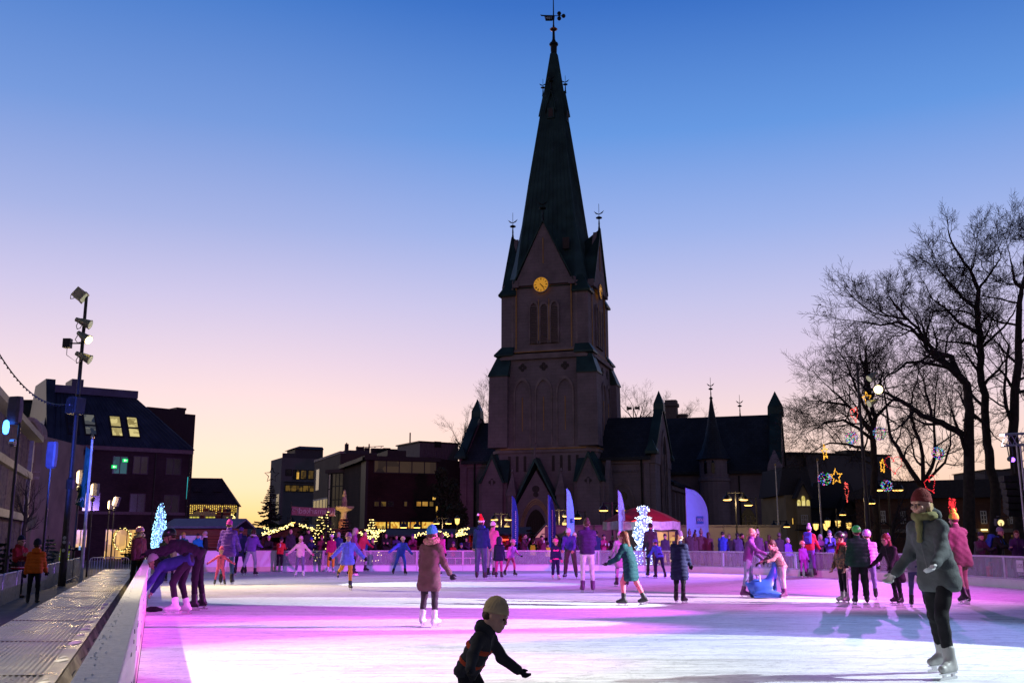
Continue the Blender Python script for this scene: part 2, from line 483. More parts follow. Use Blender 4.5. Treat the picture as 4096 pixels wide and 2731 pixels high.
 mu=N.new("ShaderNodeMix"); mu.data_type= 'RGBA'; mu.blend_type= 'MULTIPLY'; mu.inputs[0].default_value=1
 L.new(r.outputs[0],mu.inputs[6]); L.new(m1.outputs[0],mu.inputs[7])
 L.new(mu.outputs[2],b.inputs["Base Color"])
 rr=N.new("ShaderNodeMapRange"); rr.inputs[3].default_value=.5; rr.inputs[4].default_value=.75
 L.new(n1.outputs["Fac"],rr.inputs[0]); L.new(rr.outputs[0],b.inputs["Roughness"])
 b.inputs["Specular IOR Level"].default_value=.12
 bp=N.new("ShaderNodeBump"); bp.inputs["Strength"].default_value=.35; bp.inputs["Distance"].default_value=.02
 L.new(n2.outputs["Fac"],bp.inputs["Height"]); L.new(bp.outputs[0],b.inputs["Normal"])
 out=[(LW(y)+.02,y) for y in (-2,41.4)]+FARP
 mb=MB(); mb.add([(x,y,0) for x,y in out]+[(x,y,-.2) for x,y in out],[list(range(len(out)))[::-1]])
 k=len(out)
 for i in range(k): mb.f.append([i,(i+1) % k,k+(i+1) % k,k+i]); mb.mi.append(0)
 o=mb.build("ice",m); tag(o,kind="structure",label="white skating ice with coloured light pools")
 bm_fix(o)
def bm_fix(o):
 import bmesh
 bm=bmesh.new(); bm.from_mesh(o.data); bmesh.ops.recalc_face_normals(bm,faces=bm.faces); bm.to_mesh(o.data); bm.free()
mk_ice()

WHITE_BOARD=M("dasher_white",(.72,.72,.74),.35,var=.06,scale=2,bump=.05)
RAIL_WHITE=M("rail_frost",(.70,.69,.66),.45,var=.12,scale=30,bump=.6,bscale=60)
ALU=M("aluminium",(.50,.50,.52),.38,.8,var=.12,scale=9)
STEEL=M("galvanised",(.42,.43,.45),.42,.75,var=.18,scale=14)
DARKMETAL=M("dark_metal",(.02,.021,.024),.45,.3,var=.2)
SCUFF=M("scuff_black",(.03,.03,.04),.7)
GLINT_WHITE=M("frost_bead",(.9,.9,.9),.35,var=.05,spec=.5)  # water drops on the rail, their glints put in as white colour

def board_left(i,y0,y1):
 t=thing("rink_board","","rink board",(LW(y0),y0,0),group="white boards along the left side of the rink")
 p0=Vector((LW(y0),y0,0)); p1=Vector((LW(y1),y1,0)); g=LDIR*.006
 p0+= g; p1 -=g
 n=-LNRM
 mb=MB(); mb.hexa([p0,p1,p1+n*.06,p0+n*.06]+[q+Vector((0,0,.85)) for q in (p0,p1,p1+n*.06,p0+n*.06)])
 pb=mb
 a=LNRM*.015
 mb=MB(); q=[p0+a,p1+a,p1+n*.12,p0+n*.12]
 mb.hexa([x+Vector((0,0,.845)) for x in q]+[x+Vector((0,0,.875)) for x in q])
 r=wb(mb,"top_rail",RAIL_WHITE,t)
 rr=random.Random(i)
 fb=MB()
 for k in range(60 if y0 < 9 else 40):
  s=rr.random(); q=p0.lerp(p1,s)+n*rr.gauss(.085,.012)+Vector((0,0,.876))
  fb.ball(q,rr.uniform(.002,.006),5,3)
 tag(wb(fb,"frost",GLINT_WHITE,r,True),kind="stuff")
 mb=MB(); q=[p0+LNRM*.012,p1+LNRM*.012,p1,p0]
 mb.hexa([x+Vector((0,0,.002)) for x in q]+[x+Vector((0,0,.16)) for x in q])
 wb(mb,"kick_strip",M("kick_cream",(.62,.56,.40),.4,var=.12,scale=3),t)
 sb=pb; sb.m=1
 for k in range(9):
  s=rr.uniform(.03,.97); z=rr.uniform(.12,.7); ln=rr.uniform(.02,.09)
  c=p0.lerp(p1,s)+LNRM*.003+Vector((0,0,z))
  sb.box(c,(.004,ln,rr.uniform(.006,.02)),LNRM,(LDIR+Vector((0,0,rr.uniform(-.6,.6)))).normalized(),Vector((0,0,1)))
 wb(sb,"panel",[WHITE_BOARD,SCUFF],t)
 ll=["white rink board nearest the camera with frost beads on its rail","white rink board next after the nearest one, scuffed near its foot",
   "white rink board just before the pair tying a skate","white rink board the leaning dark-jacketed person rests on","white rink board behind the bending pair",
   "white rink board near the far left corner below the glowing cone","last white rink board of the left side, at the rounded corner"]
 t["label"]=ll[i]
ys=[-1.5,5.3,10.6,16.4,22.6,28.8,35.1,41.3]
for i in range(7): board_left(i,ys[i],ys[i+1])

PANE=M_glass("barrier_pane",(.5,.5,.54),.34,.18)
PURPLE_RAIL=M("barrier_frame",(.46,.45,.52),.4,.6,var=.1)
def barrier_module(i,a,b,label,solid=False,midrail=False,sticker=None,emblem=None):
 a=Vector((a[0],a[1],0)); b=Vector((b[0],b[1],0)); d=(b-a).normalized(); n=Vector((d.y,-d.x,0)); ln=(b-a).length
 t=thing("rink_barrier",label,"rink barrier",a,group="barrier panels round the far end of the rink")
 m=(a+b)/2; Z=Vector((0,0,1))
 if solid:
  mb=MB(); mb.box(m+Z*.45,(ln-.02,.06,.84),d,n); mb.m=1; pb=mb
  mb=MB(); mb.box(m+Z*.885,(ln-.01,.1,.03),d,n); wb(mb,"top_rail",RAIL_WHITE,t)
  mb=MB(); mb.box(m+Z*.11+n*.036,(ln-.02,.012,.2),d,n); wb(mb,"kick_strip",M("kick_cream",(.62,.56,.40),.4),t)
  for k in range(int(ln/.12)): pb.ball(a+d*(.06+k*.12)+Z*.5+n*.034,.012,5,3)
  wb(pb,"panel",[WHITE_BOARD,STEEL],t)
  return t
 mb=MB(); mb.box(m+Z*.12,(ln-.01,.07,.24),d,n); mb.m=1
 for k in range(int(ln/.25)): mb.ball(a+d*(.1+k*.25)+Z*.2+n*.036,.008,5,3)
 wb(mb,"kick_board",[WHITE_BOARD,STEEL],t)
 fr=MB()
 for s in (.025,ln-.025): fr.box(a+d*s+Z*.545,(.05,.05,.60),d,n)
 fr.box(m+Z*.87,(ln-.004,.06,.05),d,n); fr.box(m+Z*.265,(ln-.11,.045,.04),d,n)
 if midrail:
  fr.box(m+Z*.56,(ln-.11,.04,.035),d,n)
  for k in range(1,6): fr.box(a+d*(ln*k/6)+Z*.42,(.03,.03,.24),d,n)
 f=wb(fr,"frame",PURPLE_RAIL,t)
 mb=MB(); mb.box(m+Z*.565,(ln-.11,.012,.55),d,n); wb(mb,"pane",PANE,t)
 if sticker:
  sp=a+d*(ln*sticker)+n*.016+Z*.62
  mb=MB(); mb.box(sp,(.34,.006,.32),d,n); s=wb(mb,"sticker",M("sticker_white",(.62,.58,.66),.5,var=.04),t)
  x=d if d.dot(Vector((1,0,0))) > 0 or abs(d.x) < .3 and n.y < 0 else -d
  if n.dot(Vector((0,-1,0))) < 0 and False: x=-x
  text("lettering","LOS",.17,M("sticker_grey",(.12,.11,.14),.6),plane_m4(sp+n*.004,d,Z),s,.002)
  text("lettering","naturlig lokal",.05,M("sticker_grey"),plane_m4(sp+n*.004-Z*.27,d,Z),s,.002)
 if emblem:
  o=a+d*(ln*emblem)+n*.02+Z*.62; mb=MB()
  for k in (0,.05): mb.tube([o+d*(.07*math.sin(q*1.1)+k)+Z*(.17-.034*q) for q in range(11)],.008,4)
  wb(mb,"emblem",M("sticker_white",(.62,.58,.66),.5,var=.04),t)
 return t
def along(path,step):
 out=[Vector(path[0])]; acc=0
 pts=[Vector(p) for p in path]
 for p,q in zip(pts,pts[1:]):
  L=(q-p).length; s=step-acc
  while s <= L: out.append(p.lerp(q,s/L)); s+= step
  acc=(acc+L) % step
 return out
def mk_far_barrier():
 pts=along([p for p in FARP],2.05)
 n=len(pts)-1
 for i in range(n):
  a,b=pts[i],pts[i+1]
  c=(a+b)/2
  if i <= 2: lab=["solid white rink board at the far left corner","solid white rink board left of the teal-jacketed spectator","solid white rink board in front of the brown kiosk"][i]; kw=dict(solid=True)
  else:
   kw={}
   P= "clear panelled rink barrier "
   who=["behind the child in the number 3 jersey","behind the yellow-trousered child","behind the blue-suited leaning child","with a middle rail, left of the Santa hat","with a middle rail, behind the Santa hat","between the sandy fur hood and the pink-helmeted toddler",
     "behind the woman in white trousers","left of the glowing snowman's plinth","behind the man standing before the snowman","below the big feather flag","behind the plum-jacketed seal pusher","behind the leopard-patterned jacket",
     "with a pale emblem, behind the blue rucksack","with a white sticker, behind the boy in camouflage","behind the bending woman in black","behind the near adult skater","with a red bag standing behind it","with a white square sticker at the right border"]
   j=i-3
   lab=P+(who[j] if j < len(who) else "beyond the right border, number %d from the corner" % (j-len(who)+1))
   if j in (3,4): kw=dict(midrail=True)
   if j in (13,17): kw=dict(sticker=.14 if j == 13 else .40)
   if j == 12: kw=dict(emblem=.22)
  if b.y < 26.5: continue
  barrier_module(i,a,b,lab,**kw)
 return pts
BPTS=mk_far_barrier()

# ---------------------------------------------------------------- metal deck along the boards
DX1=lambda Y: -5.2-.351*(Y-12.53)
DX0=lambda Y: -7.37-.351*(Y-14.85)
def M_deck():
 m,N,L,b=new_mat("deck_metal")
 tc=N.new("ShaderNodeTexCoord"); nz=N.new("ShaderNodeTexNoise"); nz.inputs["Scale"].default_value=2.2; nz.inputs["Detail"].default_value=8
 L.new(tc.outputs["Object"],nz.inputs["Vector"])
 r=N.new("ShaderNodeValToRGB"); e=r.color_ramp.elements
 e[0].position=.35; e[0].color=(.16,.15,.13,1); e[1].position=.7; e[1].color=(.55,.52,.45,1)
 L.new(nz.outputs["Fac"],r.inputs[0]); L.new(r.outputs[0],b.inputs["Base Color"])
 q=N.new("ShaderNodeMapRange"); q.inputs[1].default_value=.3; q.inputs[2].default_value=.7; q.inputs[3].default_value=.22; q.inputs[4].default_value=.55
 L.new(nz.outputs["Fac"],q.inputs[0]); L.new(q.outputs[0],b.inputs["Roughness"]); b.inputs["Metallic"].default_value=.8
 n2=N.new("ShaderNodeTexNoise"); n2.inputs["Scale"].default_value=45; L.new(tc.outputs["Object"],n2.inputs["Vector"])
 bp=N.new("ShaderNodeBump"); bp.inputs["Strength"].default_value=.35; bp.inputs["Distance"].default_value=.01
 L.new(n2.outputs["Fac"],bp.inputs["Height"]); L.new(bp.outputs[0],b.inputs["Normal"])
 MATS["deck_metal"]=m
 return m
def mk_deck():
 dm=M_deck(); SNOW=M("snow",(.70,.71,.73),.7,var=.12,scale=8,bump=.7,bscale=18)
 ys=[2.0,6.4,9.6,12.8,16.1,19.2,22.5,25.4,28.4,31.6,35.0,38.2,41.6,45.0]
 labs=["ribbed metal walkway panel cut by the photo's bottom edge","second ribbed metal walkway panel from the bottom edge","ribbed walkway panel with a split plate, below the iced corner","ribbed walkway panel just in front of the frozen white patch","ribbed walkway panel with blue light on it",
   "ribbed walkway panel beside the orange jacket's legs","violet-lit ribbed walkway panel beyond the orange jacket","ribbed walkway panel level with the bending pair's heads","bright ribbed walkway panel in warm lamp light","walkway panel level with the white flagpole",
   "walkway panel third from the far barrier","walkway panel second from the far barrier","farthest walkway panel, beside the blue rope"]
 for i in range(len(ys)-1):
  y0,y1=ys[i]+.006,ys[i+1]-.006
  t=thing("walkway_deck",labs[i],"walkway panel",((DX0(y0)+DX1(y0))/2,y0,.09),group="ribbed metal panels of the walkway beside the boards")
  def P(s,y,z): return Vector((DX0(y)+(DX1(y)-DX0(y))*s,y,z))
  # ribs run along the walkway: real corrugation
  n=22; prof=[]
  for k in range(n*4+1):
   ph=k % 4
   prof.append((k/(n*4)*.90,.09 if ph in (0,3) else .078))
  nseg=2
  rows=[[P(s,y0+(y1-y0)*j/nseg,z) for s,z in prof] for j in range(nseg+1)]
  mb=MB(); mb.rings(rows,caps=False,closed=False)
  mb.hexa([P(0,y0,.0),P(.9,y0,.0),P(.9,y1,.0),P(0,y1,.0),P(0,y0,.074),P(.9,y0,.074),P(.9,y1,.074),P(0,y1,.074)])
  wb(mb,"tread",dm,t)
  mb=MB()
  mb.hexa([P(.903,y0,.0),P(1,y0,.0),P(1,y1,.0),P(.903,y1,.0),P(.903,y0,.093),P(1,y0,.083),P(1,y1,.083),P(.903,y1,.093)])
  wb(mb,"edge_strip",dm,t)
  mb=MB(); q=[P(0,y0,.0805),P(.9,y0,.0805),P(.9,y0+.09,.0805),P(0,y0+.09,.0805)]
  mb.hexa(q+[x+Vector((0,0,.012)) for x in q])
  wb(mb,"joint_plate",dm,t)
  rr=random.Random(i); mb=MB()
  for k in range(4):
   c=P(.93,y0+(y1-y0)*rr.random(),.093); r0=rr.uniform(.05,.12)
   pts=[c+Vector((math.cos(a)*r0*rr.uniform(.5,1)*.5,math.sin(a)*r0*rr.uniform(.8,1.7),0)) for a in np.linspace(0,6.2,9)[:-1]]
   mb.rings([pts,[p*.0+c+(p-c)*.8+Vector((0,0,.006)) for p in pts]])
  tag(wb(mb,"frozen_slush",SNOW,t),kind="stuff")
 # hanging cloth between deck and gutter
 mb=MB(); rr=random.Random(5); top=[]; mid=[]; bot=[]
 Y=3.0; ph=0
 while Y < 46:
  ph+= rr.uniform(.4,1.0)
  w=.05*math.sin(ph)+.02*math.sin(2.7*ph)
  top.append((DX1(Y)+.012,Y,.078)); mid.append((DX1(Y)+.06+w*.5,Y,-.03)); bot.append((DX1(Y)+.15+w,Y,-.20))
  Y+= .13
 mb.rings([top,mid,bot],caps=False,closed=False)
 o=mb.build("deck_skirt",M("skirt_cloth",(.34,.31,.28),.8,var=.3,scale=5,bump=.5,bscale=14),None,True)
 tag(o,"grey cloth skirt hanging from the walkway edge down to the snow","skirt")
 # snowy gutter
 mb=MB(); rows=[]
 for s in (0,.15,.35,.6,.85,1.0):
  row=[]
  for k in range(160):
   Y=2+k*.27
   x0=DX1(Y)+.02; x1=LW(Y)-.062
   z=-.21+.10*s*s+rr.uniform(-.012,.02)+.03*math.sin(k*.9+s*3)*s
   row.append((x0+(x1-x0)*s,Y,z))
  rows.append(row)
 mb.rings(rows,caps=False,closed=False)
 tag(mb.build("snow",SNOW,None,True),"strip of old snow lying between walkway and boards","snow",kind="stuff")
mk_deck()

# ---------------------------------------------------------------- crowd-control barriers
def fence_module(a,b,label,group):
 a=Vector(a); b=Vector(b); d=(b-a).normalized(); n=Vector((-d.y,d.x,0)); ln=(b-a).length; Z=Vector((0,0,1)); H=.93
 t=thing("crowd_barrier",label,"crowd barrier",a,group=group)
 e0,e1=a+d*.03,b-d*.03
 r=.12
 pts=[e0+Z*.0,e0+Z*(H-r),e0+d*r*.3+Z*(H-r*.3),e0+d*r+Z*H,e1-d*r+Z*H,e1-d*r*.3+Z*(H-r*.3),e1+Z*(H-r),e1+Z*.0]
 mb=MB(); mb.tube(pts,.019,7); mb.tube([e0+Z*.2,e1+Z*.2],.016,6); wb(mb,"frame",STEEL,t)
 mb=MB(); k=int((ln-.12)/.105)
 for i in range(k):
  p=e0+d*(.09+(ln-.24)*i/(k-1)); mb.tube([p+Z*.2,p+Z*(H-.01)],.008,5)
 wb(mb,"bars",STEEL,t)
 for e in (e0+d*.25,e1-d*.25):
  mb=MB(); mb.tube([e-n*.28+Z*.015,e-n*.2+Z*.05,e+Z*.2,e+n*.2+Z*.05,e+n*.28+Z*.015],.016,6); wb(mb,"foot",STEEL,t)
 return t
def mk_fences():
 fx=lambda Y: -10.58-.3515*(Y-21.13)
 y=17.2; step=2.28*.943; i=0
 labs=["steel crowd barrier cut by the photo's left border","second steel crowd barrier from the photo's left border","steel crowd barrier behind the orange jacket","steel crowd barrier just beyond the orange jacket","steel crowd barrier level with the violet walkway panel",
   "steel crowd barrier sixth from the left border","steel crowd barrier in front of the tall lamp mast","steel crowd barrier below the hi-vis vest","steel crowd barrier right after the hi-vis vest","steel crowd barrier third from the corner flagpole",
   "steel crowd barrier second from the corner","last steel crowd barrier before the white flagpole corner"]
 while y < 43 and i < 12:
  a=Vector((fx(y),y,0)); b=Vector((fx(y+step),y+step,0)); a.z=b.z=-.32
  fence_module(a,b,labs[i],"crowd barriers along the walkway")
  y+= step+.03; i+= 1
 a=Vector((fx(y)+.3,y+.25,-.32)); dd=Vector((.93,.12,0)).normalized()
 fence_module(a,a+dd*1.66,"steel crowd barrier across the walkway end, beside the flagpole","crowd barriers across the walkway end")
 fence_module(a+dd*1.7,a+dd*3.4,"steel crowd barrier across the walkway end, beside the blue rope","crowd barriers across the walkway end")
 # blue rope coil
 p=G(566,2290,-.1); mb=MB(); pts=[]
 for k in range(90):
  an=k*.35; pts.append(p+Vector((math.cos(an)*(.26-.001*k),math.sin(an)*.2,.05+.003*k)))
 mb.tube(pts,.035,5)
 tag(mb.build("rope_coil",M("rope_blue",(.02,.12,.55),.6,bump=.5)),"coiled blue rope lying at the walkway end","rope")
mk_fences()
# ================================================================= CHURCH
TH=R(18)
CA=Vector((math.cos(TH),-math.sin(TH),0)); CB=Vector((math.sin(TH),math.cos(TH),0)); CO=Vector((5.82,128,-.3))
def C(a,b,z): return Vector((CO.x+CA.x*a+CB.x*b,CO.y+CA.y*a+CB.y*b,z))
STONE=M_brick("church_stone",(.25,.19,.22),(.265,.20,.232),(.232,.176,.204),direction=CA[:2],bw=1.1,bh=.42,var=.3,bump=.15)
TRIM=M("church_trim",(.27,.20,.215),.85,var=.3,scale=.7)
STRIP=M("ochre_strip",(.50,.26,.10),.7,var=.2,scale=2)
COPPER=M("copper_roof",(.03,.062,.062),.5,.25,var=.45,scale=.5,bump=.2)
COPPER_LT=M("copper_flash",(.035,.085,.085),.5,.25,var=.35,scale=1.2)
SLATE=M_brick("church_slate",(.03,.034,.045),(.045,.05,.065),(.02,.022,.03),direction=CA[:2],bw=.5,bh=.3,var=.4,bump=.4,rough=.55)
DKGLASS=M("church_glass",(.012,.013,.02),.2,var=.3,scale=2,spec=.5)
IRON=M("wrought_iron",(.012,.012,.014),.5,.4)
RUST=M("copper_ball",(.30,.11,.04),.4,.6)
def mk_church():
 ch=thing("church","dark stone church with a tall green copper spire and a lit clock","church",C(0,0,0))
 base_z=-.3
 # generic local primitives
 def B(mb,a0,a1,b0,b1,z0,z1): return mb.hexa([C(a0,b0,z0),C(a1,b0,z0),C(a1,b1,z0),C(a0,b1,z0),C(a0,b0,z1),C(a1,b0,z1),C(a1,b1,z1),C(a0,b1,z1)])
 def octo(s,k,z): return [C(a,b,z) for a,b in ((-s+k,-s),(s-k,-s),(s,-s+k),(s,s-k),(s-k,s),(-s+k,s),(-s,s-k),(-s,-s+k))]
 def arch_poly(c,w,z0,zs,za,n=7):
  """pointed-arch outline (a, z): sill z0, springing zs, apex za"""
  p=[(c-w,z0),(c+w,z0)]
  for i in range(n+1):
   t=i/n; p.append((c+w*(1-t ** 1.7),zs+(za-zs)*(1-(1-t) ** 1.6)))
  for i in range(n-1,-1,-1):
   t=i/n; p.append((c-w*(1-t ** 1.7),zs+(za-zs)*(1-(1-t) ** 1.6)))
  return p
 front=lambda a,b,z: C(a,b,z)
 side=lambda a,b,z: C(-b,a,z)          # outline runs along b on the right-hand face
 tower=MB()
 tower.rings([octo(6.6,1.0,base_z),octo(6.6,1.0,11.9)])
 tower.rings([octo(6.25,.9,12.6),octo(6.05,.9,23.6)])
 tower.rings([octo(5.7,1.75,24.9),octo(5.55,1.75,33.3)])
 # corner turrets of the upper stage
 for i,j in ((-1,-1),(1,-1),(1,1),(-1,1)):
  tower.rings([[C(i*4.75+x,j*4.75+y,z) for x,y in ((-.95,-.95),(.95,-.95),(.95,.95),(-.95,.95))] for z in (24.8,32.0)])
 # piers of the middle stage (sloped heads) and of the base
 for i,j in ((-1,-1),(1,-1),(1,1),(-1,1)):
  def ring(ox,w,z): return [C(i*ox+x*w,j*ox+y*w,z) for x,y in ((-1,-1),(1,-1),(1,1),(-1,1))]
  tower.rings([ring(5.75,1.25,12.6),ring(5.7,1.2,21.5)])
  tower.rings([ring(6.0,1.85,base_z),ring(6.0,1.8,8.2)])
 T=wb(tower,"tower",STONE,ch)
 cop=MB()
 for i,j in ((-1,-1),(1,-1),(1,1),(-1,1)):
  def ring(ox,w,z): return [C(i*ox+x*w,j*ox+y*w,z) for x,y in ((-1,-1),(1,-1),(1,1),(-1,1))]
  cop.rings([ring(5.72,1.32,21.5),ring(5.72,1.32,21.65),ring(5.2,.95,24.0)])
  cop.rings([ring(5.2,1.25,24.15),ring(5.2,1.25,24.35),ring(4.75,.8,25.6)])
  cop.rings([ring(4.85,1.15,32.0),ring(4.85,1.2,32.2),ring(4.4,.5,34.4)])
  cop.rings([ring(6.0,1.9,8.2),ring(6.0,1.9,8.35),ring(5.2,.9,12.2)])
 wb(cop,"copper_cap",COPPER,ch)
 tr=MB()
 def band(s,k,z0,z1): tr.rings([octo(s,k,z0),octo(s,k,z1)])
 band(6.75,1.0,11.9,12.25); band(6.5,.95,12.25,12.6); band(6.4,.9,23.6,23.95); band(6.2,.95,23.95,24.3); band(5.85,1.75,24.62,24.9)
 band(5.75,1.78,33.3,33.55)
 # blind arches of the middle stage: raised ribs round each recess, on two faces
 for f,b0 in ((front,-6.15),(side,-6.15)):
  for c in (-2.75,0,2.75):
   o=arch_poly(c,1.12,12.7,19.4,21.3); q=arch_poly(c,.93,12.7,19.3,20.9)
   ring=[[f(a,b0-.16,z) for a,z in o],[f(a,b0-.16,z) for a,z in q],[f(a,b0+.1,z) for a,z in q]]
   tr.rings(ring,caps=False)
   ring=[[f(a,b0+.1,z) for a,z in o],[f(a,b0-.16,z) for a,z in o]]
   tr.rings(ring,caps=False)
  for c in (-4.2,4.2): tr.prism([(c-.12,24.9),(c+.12,24.9),(c+.12,33),(c-.12,33)],(-5.72,-5.5),f)
 # belfry frames
 for f in (front,side):
  for c,za in ((-1.35,31.2),(0,31.0),(1.35,31.2)):
   o=arch_poly(c,.62,25.6,30.2,za); q=arch_poly(c,.45,25.6,30.1,za-.35)
   tr.rings([[f(a,-5.9,z) for a,z in o],[f(a,-5.9,z) for a,z in q],[f(a,-5.6,z) for a,z in q]],caps=False)
   tr.rings([[f(a,-5.5,z) for a,z in o],[f(a,-5.9,z) for a,z in o]],caps=False)
 wb(tr,"stone_trim",TRIM,ch)
 oc=MB()
 for f,b0 in ((front,-6.2),(side,-6.2)):
  for c in (-2.75,0,2.75): oc.prism([(c-.05,14.6),(c+.05,14.6),(c+.05,18.8),(c-.05,18.8)],(b0-.03,b0+.1),f)
  for c in (-.68,.68): oc.prism([(c-.05,26),(c+.05,26),(c+.05,31.3),(c-.05,31.3)],(-5.93,-5.85),f)
  for c in (-3.7,3.55): oc.prism([(c-.07,25),(c+.07,25),(c+.07,33.4),(c-.07,33.4)],(-5.80,-5.6),f)
  oc.prism([(-.05,35.9),(.05,35.9),(.05,39.3),(-.05,39.3)],(-6.08,-5.98),f)
  oc.prism([(-3.9,24.55),(3.9,24.55),(3.9,24.65),(-3.9,24.65)],(-5.93,-5.8),f)
  oc.prism([(-5.4,12.28),(5.4,12.28),(5.4,12.42),(-5.4,12.42)],(-6.80,-6.4),f)
 wb(oc,"ochre_strip",STRIP,ch)
 lv=MB()
 for f in (front,side):
  for c,za in ((-1.35,31.2),(0,31.0),(1.35,31.2)):
   z=25.7
   while z < 30.3:
    lv.prism([(c-.44,z),(c+.44,z),(c+.44,z+.16),(c-.44,z+.16)],(-5.82,-5.6),f); z+= .24
 wb(lv,"belfry_louvre",M("louvre",(.16,.115,.12),.8),ch)
 # rosettes
 ro=MB()
 for f in (front,side):
  for c in (-2.75,0,2.75):
   for k in range(4):
    x,z=c+.3*math.cos(k*math.pi/2),22.6+.3*math.sin(k*math.pi/2)
    ro.prism([(x+.24*math.cos(q*math.pi/4),z+.24*math.sin(q*math.pi/4)) for q in range(8)],(-6.14,-5.9),f)
 wb(ro,"rosette",M("recess_dark",(.07,.052,.055),.9),ch)
 # the four clock gables with their steep copper roofs
 gab=MB(); gro=MB()
 for k in range(4):
  c,s=[(1,0),(0,1),(-1,0),(0,-1)][k]
  f=lambda a,b,z,c=c,s=s: C(a*c-b*s,a*s+b*c,z)
  gab.prism([(-3.55,33.2),(3.55,33.2),(3.55,33.9),(.08,41.3),(-.08,41.3),(-3.55,33.9)],(-5.98,-5.2),f)
  for sg in (-1,1):
   gro.hexa([f(sg*3.95,-6.2,33.45),f(0,-6.2,41.5),f(0,-2.6,38.9),f(sg*3.95,-3.0,33.45),f(sg*3.95,-6.2,33.7),f(0,-6.2,41.8),f(0,-2.6,39.2),f(sg*3.95,-3.0,33.7)])
   gab.hexa([f(sg*3.3,-6.1,33.0),f(sg*4.1,-6.1,33.0),f(sg*4.1,-5.3,33.0),f(sg*3.3,-5.3,33.0),f(sg*3.3,-6.1,33.9),f(sg*4.1,-6.1,33.9),f(sg*4.1,-5.3,33.9),f(sg*3.3,-5.3,33.9)])
 wb(gab,"clock_gable",STONE,ch); g=wb(gro,"gable_roof",COPPER,ch); bm_fix(g)
 def finial(mb,c,z,h,w=.5):
  mb.lathe(C(c[0],c[1],z),[(.28*w,0),(.12*w,h*.25),(.16*w,h*.26),(.09*w,h*.45)],8)
  mb.lathe(C(c[0],c[1],z+h*.45),[(.05,0),(.55*w,h*.03),(.62*w,h*.055),(.3*w,h*.09),(.05,h*.11)],10)
  mb.tube([C(c[0],c[1],z+h*.4),C(c[0],c[1],z+h)],.03,5)
  for q in (-1,1):
   p=C(c[0],c[1],z+h*.62)
   mb.tube([p,p+CA*q*.28*w*2+Vector((0,0,h*.05)),p+CA*q*.5*w*2+Vector((0,0,h*.13))],[.05,.09,.01],5)
 fin=MB()
 for a,b in ((0,-6.0),(6.0,0),(-6.0,0),(0,6.0)): finial(fin,(a,b),41.3,3.9,.7)
 wb(fin,"gable_finial",IRON,ch)
 # clocks
 for f,nm in ((front,0),(side,1)):
  cf=MB(); n=32; cc=-.30 if nm == 0 else -.1
  cf.prism([(cc+.95*math.cos(2*math.pi*i/n),33.15+.95*math.sin(2*math.pi*i/n)) for i in range(n)],(-6.06,-5.9),f)
  co=wb(cf,"clock_face",M("clock_glow",(.55,.33,.07),.5,emit=(255,176,50),es=.42,var=.1),ch)
  rm=MB(); o=[(cc+1.08*math.cos(2*math.pi*i/n),33.15+1.08*math.sin(2*math.pi*i/n)) for i in range(n)]; q=[(cc+.95*math.cos(2*math.pi*i/n),33.15+.95*math.sin(2*math.pi*i/n)) for i in range(n)]
  rm.rings([[f(a,-5.9,z) for a,z in o],[f(a,-6.12,z) for a,z in o],[f(a,-6.12,z) for a,z in q],[f(a,-5.95,z) for a,z in q]],caps=False)
  wb(rm,"rim",TRIM,co)
  nu=MB()
  NUMER=[3,1,2,3,2,1,2,3,4,2,1,2]
  for k in range(12):
   an=math.pi/2-k*math.pi/6
   for j in range(NUMER[k]):
    w=an+(j-(NUMER[k]-1)/2)*.085
    r0,r1,hw=.62,.86,.018
    pr=[(cc+r0*math.cos(w)-hw*math.sin(w),33.15+r0*math.sin(w)+hw*math.cos(w)),(cc+r0*math.cos(w)+hw*math.sin(w),33.15+r0*math.sin(w)-hw*math.cos(w)),
      (cc+r1*math.cos(w)+hw*math.sin(w),33.15+r1*math.sin(w)-hw*math.cos(w)),(cc+r1*math.cos(w)-hw*math.sin(w),33.15+r1*math.sin(w)+hw*math.cos(w))]
    nu.prism(pr,(-6.09,-6.05),f)
  wb(nu,"numerals",IRON,co)
  hd=MB()
  for ln,an,hw in ((.62,math.pi/2-R(132),.05),(.88,math.pi/2-R(143),.035)):
   ca,sa=math.cos(an),math.sin(an)
   hd.prism([(cc-.15*ca-hw*sa,33.15-.15*sa+hw*ca),(cc-.15*ca+hw*sa,33.15-.15*sa-hw*ca),(cc+ln*ca+hw*.5*sa,33.15+ln*sa-hw*.5*ca),(cc+ln*ca-hw*.5*sa,33.15+ln*sa+hw*.5*ca)],(-6.125-hw,-6.09),f)
  wb(hd,"hands",IRON,co)
 # spire: square pyramid broached to the corner turrets
 sp=MB()
 prof=[(5.6,1.7,32.9),(5.25,1.35,34.2),(4.5,.7,37.2),(3.65,.2,42.0),(2.85,.04,48.5),(1.75,.03,57.0),(.42,.02,67.6)]
 sp.rings([octo(s,k,z) for s,k,z in prof])
 # standing seams on the two seen faces
 for f,b in ((front,-1),(side,-1)):
  for k in range(-5,6):
   q=k/5.5
   pts=[f(q*max(.05,s-k2),-s-.03,z) for s,k2,z in prof[2:]]
   sp.tube(pts,.055,4)
 wb(sp,"spire",COPPER,ch)
 lu=MB(); ld=MB(); lf=MB()
